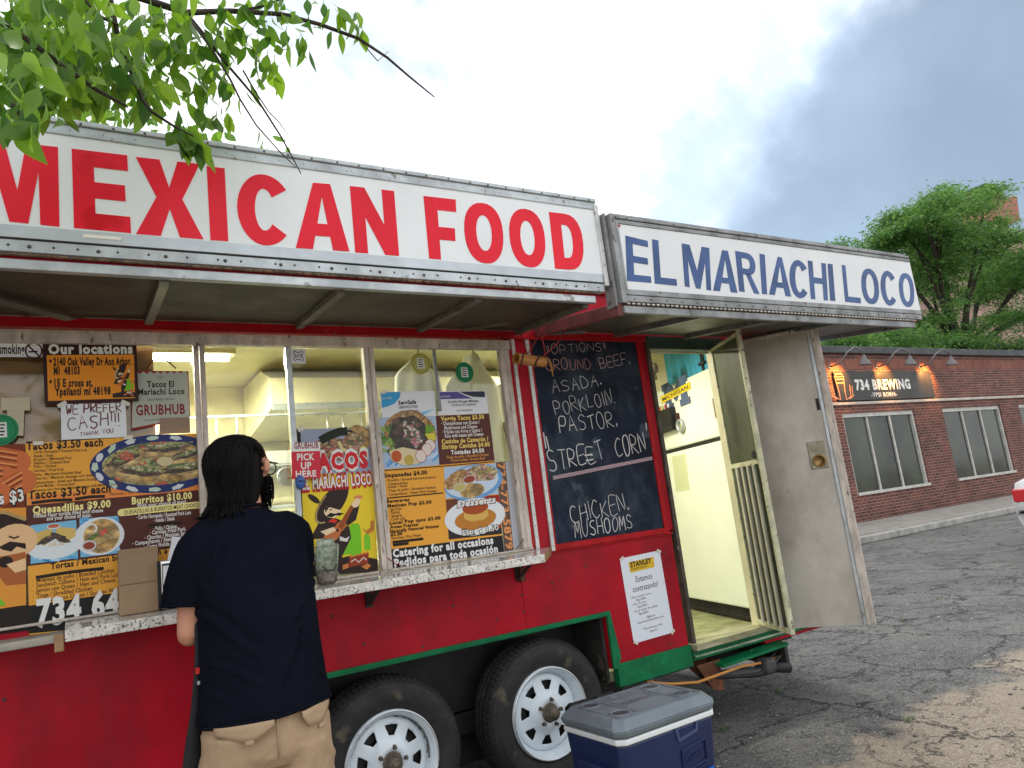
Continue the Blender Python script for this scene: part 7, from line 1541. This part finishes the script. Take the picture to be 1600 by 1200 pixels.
for c_, n, r_ in (((0.209,-1.100,2.856), 26, .12), ((0.223,-1.100,2.766), 26, .12), ((0.222,-1.000,2.735), 18, .10), ((0.303,-1.100,2.829), 20, .09), ((0.304,-1.000,2.798), 18, .09), ((0.386,-1.100,2.884), 14, .07), ((0.389,-1.000,2.829), 14, .08), ((0.388,-0.900,2.789), 14, .08), ((0.428,-0.900,2.717), 12, .06), ((0.435,-0.950,2.815), 10, .06),
    ((0.440,-1.100,2.921), 10, .06), ((0.501,-1.100,2.926), 12, .06), ((0.498,-1.050,2.869), 10, .06), ((0.560,-1.000,2.824), 8, .05), ((0.602,-1.000,2.841), 5, .035), ((0.604,-1.100,2.990), 10, .05), ((0.645,-1.100,2.931), 8, .045), ((0.677,-1.100,2.912), 6, .03), ((0.734,-1.100,3.046), 8, .045), ((0.798,-1.100,3.026), 8, .04), ((0.855,-1.100,3.042), 5, .03), ((0.867,-1.100,2.996), 3, .02), ((0.564,-1.100,3.002), 8, .05),
    ((0.043,0.100,3.170), 26, .16), ((0.212,0.100,3.187), 26, .16), ((0.344,0.150,3.208), 18, .14), ((0.170,-0.200,2.998), 16, .14), ((0.563,0.000,3.144), 14, .10), ((0.546,-0.300,2.941), 8, .06), ((0.710,-0.200,3.023), 5, .05), ((0.736,-0.300,3.004), 2, .03), ((0.819,-0.200,3.020), 4, .05), ((0.293,-1.150,2.496), 7, .035), ((0.284,-1.150,2.465), 5, .03), ((0.317,-1.150,2.471), 5, .03), ((0.339,-1.150,2.461), 3, .02),
    ((-0.080,-1.750,2.133), 8, .07), ((-0.056,-1.750,2.145), 6, .06), ((-0.091,-1.800,2.127), 7, .07), ((-0.070,-1.750,2.304), 8, .1), ((0.011,-1.700,2.362), 6, .08), ((-0.091,-1.800,2.176), 6, .07)): cl_(c_, n, r_)
LV = []
for c_, n, r_, up in seeds:
    for k in range(n):
        v_ = Vector((rr.gauss(0, .5), rr.gauss(0, .6), rr.gauss(0, .5))) * r_; p = c_ + v_ * 1.0
        if p.y <= -.80:
            lim = .5624 if p.x > .0 else .535
            if (p.z - .075 - 1.31) / (p.y + 3.2) < lim and n > 9: p.z = 1.385 + (lim + rr.random() * .05) * (p.y + 3.2)
        if p.y > -.80 and p.y < .05 and p.z < 2.83: p.z = 2.80 + rr.random() * .06
        if p.y > -.80 and p.z < 2.82: p.z = 2.81 + rr.random() * .05
        LV.append((p, (rr.gauss(0, .38), rr.gauss(0, .45), rr.uniform(0, 6.28)), rr.uniform(.7, 1.15), rr.randrange(5)))
for p, e_ in (((0.283,-1.140,2.504), (.1, .3, 2.9)), ((0.297,-1.140,2.493), (.1, -.1, 3.3)), ((0.329,-1.140,2.464), (0, .05, 3.14)), ((0.341,-1.140,2.483), (.2, -.6, 3.0)), ((0.264,-1.140,2.497), (.1, .5, 3.0))): LV.insert(0, (Vector(p), e_, 1.05, 0))
# the leaves that show largest are objects of their own, the rest one mass
cp = Vector((0, -3.2, 1.31)); ax_r = Vector((.854407, -.505629, -.119701)); ax_u = Vector((.011392, -.212084, .977185)); fw = Vector((.519479, .836277, .175446))
def vis(p):
    d_ = p - cp; z_ = d_.dot(fw); return z_ if (z_ > .1 and abs(d_.dot(ax_r)) / z_ < .72 and abs(d_.dot(ax_u)) / z_ < .54) else 99
order = sorted(range(len(LV)), key=lambda i: vis(LV[i][0]) / LV[i][2]); near = set(order[:295])
mass = MB()
from mathutils import Euler
for i, (p, e_, s_, k) in enumerate(LV):
    if i in near:
        o = bpy.data.objects.new('leaf', leaf_me[k]); o.location = p; o.rotation_euler = e_; o.scale = (s_,) * 3; link(o, TR)
    else:
        m_ = Matrix.LocRotScale(p, Euler(e_), (s_,) * 3); me = leaf_me[k]; mass.add([m_ @ v.co for v in me.vertices], [tuple(q.vertices) for q in me.polygons], None, True)
mass.build('foliage', lfm, TR, kind='stuff')

# ================================================================== BREWERY BUILDING
def brickmat(name, c1, c2, mortar, sc_=1.0, bw=.215, rh=.075, vert=False):
    m = bpy.data.materials.new(name); m.use_nodes = True; t = m.node_tree; b_ = t.nodes['Principled BSDF']
    tc_ = t.nodes.new('ShaderNodeTexCoord'); mp = t.nodes.new('ShaderNodeMapping'); sp_ = t.nodes.new('ShaderNodeSeparateXYZ'); cb = t.nodes.new('ShaderNodeCombineXYZ'); ad = t.nodes.new('ShaderNodeMath'); ad.operation = 'ADD'
    t.links.new(tc_.outputs['Object'], sp_.inputs[0]); t.links.new(sp_.outputs['X'], ad.inputs[0]); t.links.new(sp_.outputs['Y'], ad.inputs[1]); t.links.new(ad.outputs[0], cb.inputs[0]); t.links.new(sp_.outputs['Z'], cb.inputs[1])
    br = t.nodes.new('ShaderNodeTexBrick'); br.inputs['Scale'].default_value = 1; br.inputs['Brick Width'].default_value = bw; br.inputs['Row Height'].default_value = rh; br.inputs['Mortar Size'].default_value = .006; br.inputs['Mortar Smooth'].default_value = .2; br.inputs['Bias'].default_value = 0
    if vert: br.offset = 0
    br.inputs['Color1'].default_value = (*c1, 1); br.inputs['Color2'].default_value = (*c2, 1); br.inputs['Mortar'].default_value = (*mortar, 1); t.links.new(cb.outputs[0], br.inputs['Vector'])
    n_ = t.nodes.new('ShaderNodeTexNoise'); n_.inputs['Scale'].default_value = 1.7; n_.inputs['Detail'].default_value = 7; t.links.new(tc_.outputs['Object'], n_.inputs['Vector'])
    mx_ = t.nodes.new('ShaderNodeMix'); mx_.data_type = 'RGBA'; mx_.blend_type = 'MULTIPLY'; mx_.inputs[0].default_value = .7; t.links.new(br.outputs['Color'], mx_.inputs[6]); t.links.new(n_.outputs[0], mx_.inputs[7])
    sc2 = t.nodes.new('ShaderNodeMix'); sc2.data_type = 'RGBA'; sc2.blend_type = 'MULTIPLY'; sc2.inputs[0].default_value = 1; sc2.inputs[7].default_value = (1.5, 1.5, 1.5, 1); t.links.new(mx_.outputs[2], sc2.inputs[6]); t.links.new(sc2.outputs[2], b_.inputs['Base Color'])
    bp_ = t.nodes.new('ShaderNodeBump'); bp_.inputs['Strength'].default_value = .6; bp_.inputs['Distance'].default_value = .01; bp_.invert = True; t.links.new(br.outputs['Fac'], bp_.inputs['Height']); t.links.new(bp_.outputs[0], b_.inputs['Normal']); b_.inputs['Roughness'].default_value = .85
    return m
bk = brickmat('red_brick', (.20, .062, .044), (.085, .028, .024), (.33, .26, .21)); bks = brickmat('soldier_brick', (.27, .10, .065), (.20, .06, .042), (.20, .12, .09), bw=.075, rh=.30, vert=True)
BW = thing('brewery_building', (22, 10, 0), 'single storey red brick brewery with dark sign and gooseneck lamps, right of the trailer door', 'building')
YB = 8.0
def BB(name, mat, *a, bevel=0, par=None): return MB().box(*a).build(name, mat, par or BW, bevel=bevel)
wins = [(16.45, 19.6), (21.0, 24.2), (25.35, 28.2), (30, 33)]
zs, zh = .75, 2.80
xs = 6.0
for w0, w1 in wins:
    BB('brick_wall', bk, xs, w0, YB, YB + .3, 0, 3.00); xs = w1
    BB('brick_wall', bk, w0, w1, YB, YB + .3, 0, zs); BB('brick_wall', bk, w0, w1, YB, YB + .3, zh, 3.00)
BB('brick_wall', bk, xs, 40, YB, YB + .3, 0, 3.00)
BB('stone_band', M('stone_band', (.55, .52, .46), .7, 0, .2, 5), 6, 40, YB - .05, YB + .3, 3.00, 3.07, bevel=.01)
BB('brick_wall', bk, 6, 40, YB, YB + .3, 3.07, 3.93); BB('brick_course', bks, 6, 40, YB - .004, YB + .3, 3.93, 4.20); BB('brick_wall', bk, 6, 40, YB, YB + .3, 4.20, 4.33)
BB('roof_edge', M('dark_roof_edge', (.055, .06, .065), .6, 0, .3, 3), 5.9, 40.1, YB - .10, YB + .4, 4.33, 4.52, bevel=.02)
BB('roof_slab', M('roof_tar', (.05, .05, .05), .9), 6, 40, YB + .3, 20, 4.2, 4.3); BB('side_wall', bk, 39.7, 40, YB + .3, 20, 0, 4.2); BB('side_wall', bk, 6, 6.3, YB + .3, 20, 0, 4.2)
wf = M('pale_window_frame', (.55, .54, .50), .5, 0, .2, 6); wg = M('shop_glass', (.012, .016, .018), .06, 0, 0, .8, rgb2=(.05, .065, .045), spec=.45)
for i, (w0, w1) in enumerate(wins):
    f_ = MB().box(w0, w1, YB + .04, YB + .14, zh - .11, zh).box(w0, w1, YB - .04, YB + .14, zs, zs + .07).box(w0, w0 + .08, YB + .04, YB + .14, zs + .07, zh - .11).box(w1 - .08, w1, YB + .04, YB + .14, zs + .07, zh - .11).build('window', wf, BW, bevel=.005)
    nm = 3; pw = (w1 - w0 - .16) / nm
    for k in range(nm):
        MB().box(w0 + .08 + k * pw + .03, w0 + .08 + (k + 1) * pw - .03, YB + .10, YB + .115, zs + .07, zh - .11).build('pane', wg, f_)
        if k: MB().box(w0 + .08 + k * pw - .03, w0 + .08 + k * pw + .03, YB + .06, YB + .13, zs + .07, zh - .11).build('mullion', wf, f_)
# sign
SG = BB('sign_board', M('charcoal_sign', (.030, .028, .026), .45, 0, .3, 2), 16.36, 20.7, YB - .06, YB - .002, 3.10, 3.85, bevel=.01)
p = MB(); text(p, '734 BREWING', (17.1346,3.3791), ((17.1346,3.3791)[0] + 2.45, (17.1346,3.3791)[1]), .245, YB - .066, W, .05)
text(p, '-YPSI BORN-', (17.7198,3.1808), ((17.7198,3.1808)[0] + 1.15, (17.7198,3.1808)[1]), .105, YB - .066, W, .03)
oc = flat((.62, .30, .16)); sx0, sz0 = (16.5412,3.1728)
for pts in ([(-.22, .05), (-.10, 0), (-.10, .25), (-.15, .62), (.15, .62), (.10, .25), (.10, 0), (.22, .05)], [(-.13, .62), (-.10, .70), (.10, .70), (.13, .62)], [(-.12, .55), (.12, .55)], [(-.12, .45), (.12, .45)], [(-.30, .40), (-.27, .10), (-.22, .05)], [(-.36, .36), (-.33, .1)], [(.30, .40), (.27, .10), (.22, .05)], [(.37, .36), (.34, .1)], [(-.38, .12), (-.22, .02)], [(.38, .12), (.22, .02)]):
    ribbon(p, [(sx0 + u * 1.2, sz0 - .04 + v * .95) for u, v in pts], .017, YB - .066, oc)
p.build('sign_lettering', None, SG)
lm = M('lamp_shade_grey', (.16, .15, .15), .45, .5)
for k, x_ in enumerate(((16.878,7.380,3.880)[0], (18.867,7.380,3.918)[0], 2 * (18.867,7.380,3.918)[0] - (16.878,7.380,3.880)[0])):
    c_ = [(x_ - .55, YB, 3.98), (x_ - .45, YB - .25, 4.02), (x_ - .35, YB - .42, 4.25), (x_ - .2, YB - .55, 4.36), (x_ - .05, YB - .62, 4.28), (x_, YB - .62, 4.10)]
    l_ = MB().tube(c_, .022, 8).lathe((x_ - .55, YB, 3.98), (0, -1, 0), [(.07, 0), (.06, .03), (0, .03)], 12).build('wall_lamp', lm, BW)
    MB().lathe((x_, YB - .62, 4.12), (0, .12, -1), [(.02, -.04), (.045, .0), (.055, .05), (.11, .12), (.155, .20), (.16, .22), (.145, .21), (.09, .12), (.03, .05)], 20).build('lamp_shade', lm, l_)
    MB().lathe((x_, YB - .60, 4.02), (0, 0, -1), [(0, -.04), (.03, -.02), (.042, .03), (.03, .07), (0, .08)], 12, M('warm_bulb', (1, .55, .2), .5, emit=14)).build('bulb', None, l_)
    s_ = bpy.data.lights.new('lamp_light', 'SPOT'); s_.energy = 75; s_.color = (1, .42, .08); s_.spot_size = R(105); s_.spot_blend = .6; s_.shadow_soft_size = .05
    q_ = bpy.data.objects.new('lamp_light', s_); col.objects.link(q_); q_.location = (x_ - .35, YB - .42, 3.93); q_.rotation_euler = Vector((0, -.55, .30)).to_track_quat('Z', 'Y').to_euler(); q_.parent = l_; q_.matrix_parent_inverse = wmat(l_).inverted()
# distant brick house with chimney
HS = thing('brick_house', (56, 20, 0), 'tall reddish brick building with a stepped chimney behind the feathery tree', 'building')
bk2 = brickmat('pale_red_brick', (.42, .16, .11), (.30, .10, .07), (.50, .36, .30), bw=.25, rh=.085)
pkw = M('pink_stone', (.46, .30, .25), .8, 0, .3, 1.5)
MB().box(49.5, 70, 18, 30, 0, 15.2).build('wall', pkw, HS)
MB().box(49.3, 70.2, 17.8, 30.2, 15.2, 15.6).build('cornice', M('pale_cornice', (.5, .42, .38), .8), HS, bevel=.05)
ch_ = MB().poly([(50.9028,17.2718), (51.2324,17.3577), (51.6052,18.0966), (52.8288,18.4201), (52.6103,17.6899), (54.1601,18.1874), (54.6789,18.1865), (54.2349,16.3921), (50.5502,15.9804)], 18, 20.2).build('chimney', bk2, HS)
pt = (52.1532,18.3956); MB().box(pt[0] - 1.0, pt[0] + 1.1, 18.2, 20.4, pt[1] + .15, pt[1] + .35).box(pt[0] - .7, pt[0] - .6, 18.5, 18.6, pt[1] - .3, pt[1] + .15).box(pt[0] + .7, pt[0] + .8, 18.5, 18.6, pt[1] - .3, pt[1] + .15).build('chimney_cap', dark, ch_)
for k in range(5):
    for j in range(3): f_ = MB().box(51 + k * 3.6, 52.6 + k * 3.6, 17.93, 18.0, 3.2 + j * 4.2, 5.4 + j * 4.2).build('window', wf, HS); MB().box(51.1 + k * 3.6, 52.5 + k * 3.6, 17.9, 17.93, 3.3 + j * 4.2, 5.3 + j * 4.2).build('pane', wg, f_)

# ================================================================== FEATHERY TREES BEHIND THE BREWERY
lf2 = leafmat('locust_leaf', (.040, .12, .036), (.17, .33, .09), (1.5, 1.5, .9))
import numpy as np
def locust(base, pads, label, seed, trunk_top, nleaf, sprig=.19):
    rg = np.random.default_rng(seed); t_ = thing('locust_tree', base, label, 'tree', 'trees behind the brick buildings'); B0 = Vector(base)
    tt = Vector(trunk_top); MB().tube([B0, B0.lerp(tt, .5) + Vector((.2, 0, 0)), tt], [.42, .32, .24], 12).build('trunk', bark, t_)
    rnd_ = random.Random(seed); tot = sum(p[3] * p[4] for p in pads)
    for i, p in enumerate(pads):
        c_ = Vector(p[:3]); mid = tt.lerp(c_, .5) + Vector((rnd_.uniform(-.5, .5), rnd_.uniform(-.5, .5), -abs(c_.x - tt.x) * .10))
        if i % 2 == 0:
            m_ = MB(); m_.tube([tt - Vector((0, 0, .6)), tt.lerp(mid, .5), mid, c_.lerp(mid, .4), c_.lerp(mid, .15)], [.17, .13, .09, .06, .02], 7)
            for k in range(7 if p[3] > 1.5 else 0):
                e_ = c_ + Vector((rnd_.gauss(0, .3) * p[3], rnd_.gauss(0, .3) * p[3], rnd_.uniform(-.6, .1) * p[4])); s0 = mid.lerp(c_, rnd_.uniform(.1, .9)); m_.tube([s0, s0.lerp(e_, .5) + Vector((0, 0, .2)), e_], [.05, .035, .012], 5)
            m_.build('branch', bark, t_)
    V = []; n_tot = 0
    for p in pads:
        n = int(nleaf * p[3] * p[4] / tot); rx, rz = p[3], p[4]
        sub = rg.normal(0, 1, (max(3, n // 160), 3)) * np.array([rx * .42, rx * .42, rz * .42]); idx = rg.integers(0, len(sub), n)
        c_ = np.array(p[:3]) + sub[idx] * rg.uniform(.8, 1.25, (n, 1)) + rg.normal(0, 1, (n, 3)) * np.array([.30, .30, .12])
        c_[:, 2] -= (np.linalg.norm((c_ - np.array(p[:3]))[:, :2], axis=1) / rx) ** 2 * .35 * rz
        az = rg.uniform(0, 2 * np.pi, n); dip = rg.uniform(-.9, .1, n); L_ = sprig * rg.uniform(.6, 1.3, n); d_ = np.stack([np.cos(az) * np.cos(dip), np.sin(az) * np.cos(dip), np.sin(dip)], 1)
        w_ = np.cross(d_, rg.normal(0, 1, (n, 3))); w_ /= np.linalg.norm(w_, axis=1)[:, None]; w_ *= (L_ * .13)[:, None]; d_ *= L_[:, None]
        V.append(np.stack([c_, c_ + d_ * .5 + w_, c_ + d_, c_ + d_ * .5 - w_], 1).reshape(-1, 3)); n_tot += n
    V = np.concatenate(V); F = np.arange(len(V)).reshape(-1, 4)
    me = bpy.data.meshes.new('crown'); me.vertices.add(len(V)); me.vertices.foreach_set('co', V.ravel()); me.loops.add(F.size); me.loops.foreach_set('vertex_index', F.ravel().astype(np.int32))
    me.polygons.add(len(F)); me.polygons.foreach_set('loop_start', np.arange(0, F.size, 4, dtype=np.int32)); me.update(calc_edges=True); me.materials.append(lf2)
    o = bpy.data.objects.new('crown', me); link(o, t_); o['kind'] = 'stuff'
pads = []
for px_ in ((29.287,13.000,11.191), (30.821,13.000,10.917), (29.574,13.000,10.085), (32.398,13.000,11.824), (33.486,13.000,11.334), (34.713,13.000,11.989), (35.565,13.000,10.886), (37.577,13.000,9.721), (40.846,13.000,10.826), (32.111,13.000,10.452), (34.889,13.000,10.855), (36.725,13.000,10.166), (39.343,13.000,9.715), (33.181,13.000,9.948), (42.844,13.000,11.062), (42.613,13.000,10.351)):
    pads.append((*px_, 2.1, .9))
for px_ in ((27.437,13.000,10.308), (28.169,13.000,10.933), (28.875,13.000,10.668), (28.344,13.000,10.172), (29.581,13.000,10.738), (35.357,13.000,13.268), (34.573,13.000,12.694), (40.193,13.000,9.509), (37.488,13.000,9.017), (31.441,13.000,9.376), (31.655,13.000,8.669), (39.528,13.000,8.166), (38.260,13.000,6.850)):
    pads.append((*px_, 1.0, .6))
for px_ in ((31.328,13.000,7.231), (29.665,13.000,6.627), (31.672,13.000,6.258), (33.132,13.000,6.717), (35.018,13.000,7.362), (28.201,13.000,6.324), (35.738,13.000,6.484), (37.877,13.000,6.066), (33.347,13.000,6.002)):
    pads.append((*px_, 1.7, .6))
locust((33.5, 13.2, 0), [(p[0], p[1] + ((i * 37) % 11 - 5) * .35, *p[2:]) for i, p in enumerate(pads)], 'large feathery green tree rising behind the brewery roof at the right', 5, (33.230,13.200,6.052), 120000)
p2 = [(*q_, 1.3, .8) for q_ in ((22.507,12.000,5.588), (23.461,12.000,5.765), (24.367,12.000,5.686), (25.400,12.000,5.871), (24.074,12.000,5.376), (22.933,12.000,5.251), (25.854,12.000,5.465))]
locust((22.5, 12.2, 0), p2, 'lower feathery tree just above the brewery roof behind the open door', 9, (22.5, 12.2, 3.6), 24000, .16)
p3 = [(48 + 5 * i, 34 + 3 * (i % 3), 6 + (i % 2) * 1.5, 3.2, 2.2) for i in range(7)]
locust((60, 36, 0), p3, 'distant dark tree row beyond the brewery, mostly hidden', 12, (60, 36, 4), 9000, .6)

# ================================================================== PARKED CAR AT THE RIGHT EDGE
CA = thing('parked_car', (12, .35, 0), 'white car with red tail lamp cut off by the right edge of the photo', 'car')
wp = M('white_car_paint', (.72, .73, .74), .25, 0, .04, 3, coat=.5); x0 = 10.0
sec = [(-.78, .30), (-.86, .55), (-.86, .80), (-.82, .98), (-.70, 1.03)]
def carsec(x_, zt, w0=.86, zb=.28): return [(x_, .35 + s_ * w0 * k, z_) for s_, k, z_ in ((-1, .92, zb), (-1, 1, zb + .2), (-1, 1, zt - .22), (-1, .93, zt - .03), (-1, .80, zt), (1, .80, zt), (1, .93, zt - .03), (1, 1, zt - .22), (1, 1, zb + .2), (1, .92, zb))]
rows = [carsec(10.0, .80, .76, .42), carsec(10.06, .98, .82, .34), carsec(10.5, 1.04, .86, .28), carsec(11.0, 1.05, .88, .26), carsec(13.0, 1.0, .88, .26), carsec(14.2, .88, .84, .28), carsec(14.5, .66, .74, .36)]
V = [q_ for r0 in rows for q_ in r0]; F = [(i * 10 + k, i * 10 + (k + 1) % 10, (i + 1) * 10 + (k + 1) % 10, (i + 1) * 10 + k) for i in range(6) for k in range(10)] + [tuple(range(9, -1, -1)), tuple(range(60, 70))]
MB().add(V, F, None, True).build('car_body', wp, CA, bevel=.03)
def roofsec(x_, z_, w0): return [(x_, .35 - w0, z_), (x_, .35 + w0, z_)]
cab = [(10.75, 1.03, .70), (11.25, 1.42, .60), (12.5, 1.44, .60), (13.3, 1.0, .72)]; V = []
for x_, z_, w0 in cab: V += roofsec(x_, z_, w0)
MB().add(V, [(0, 1, 3, 2), (2, 3, 5, 4), (4, 5, 7, 6), (0, 2, 4, 6), (1, 7, 5, 3)]).build('car_window', wg, CA, bevel=.03)
MB().add([(x_, .35 + s_ * w0 * 1.01, z_ + .012) for x_, z_, w0 in cab[1:3] for s_ in (-1, 1)] , [(0, 1, 3, 2)]).build('car_roof', wp, CA)
for s_ in (-1, 1):
    MB().box(9.985, 10.10, .35 + s_ * .66 - .13, .35 + s_ * .66 + .13, .72, .88).build('tail_lamp', M('tail_lamp_red', (.55, .01, .015), .15, coat=.6), CA, bevel=.02)
    for x_ in (11.0, 13.6): w__ = MB().lathe((x_, .35 + s_ * .84, .32), (0, s_, 0), [(0, .0), (.18, .0), (.2, .02), (.31, .03), (.32, 0), (.32, -.18), (.2, -.2)], 28).build('car_wheel', tyrem, CA); MB().lathe((x_, .35 + s_ * .845, .32), (0, s_, 0), [(0, .012), (.06, .012), (.18, .005), (.2, .022)], 20).build('wheel_cover', alu, w__)
CA.location.y += .34; CA.location.x -= .1
MB().box(9.86, 9.96, .17, 1.37, .40, .55).build('bumper', wp, CA, bevel=.02); MB().box(9.872, 9.895, .57, .97, .62, .74).build('number_plate', paper, CA, bevel=.003)
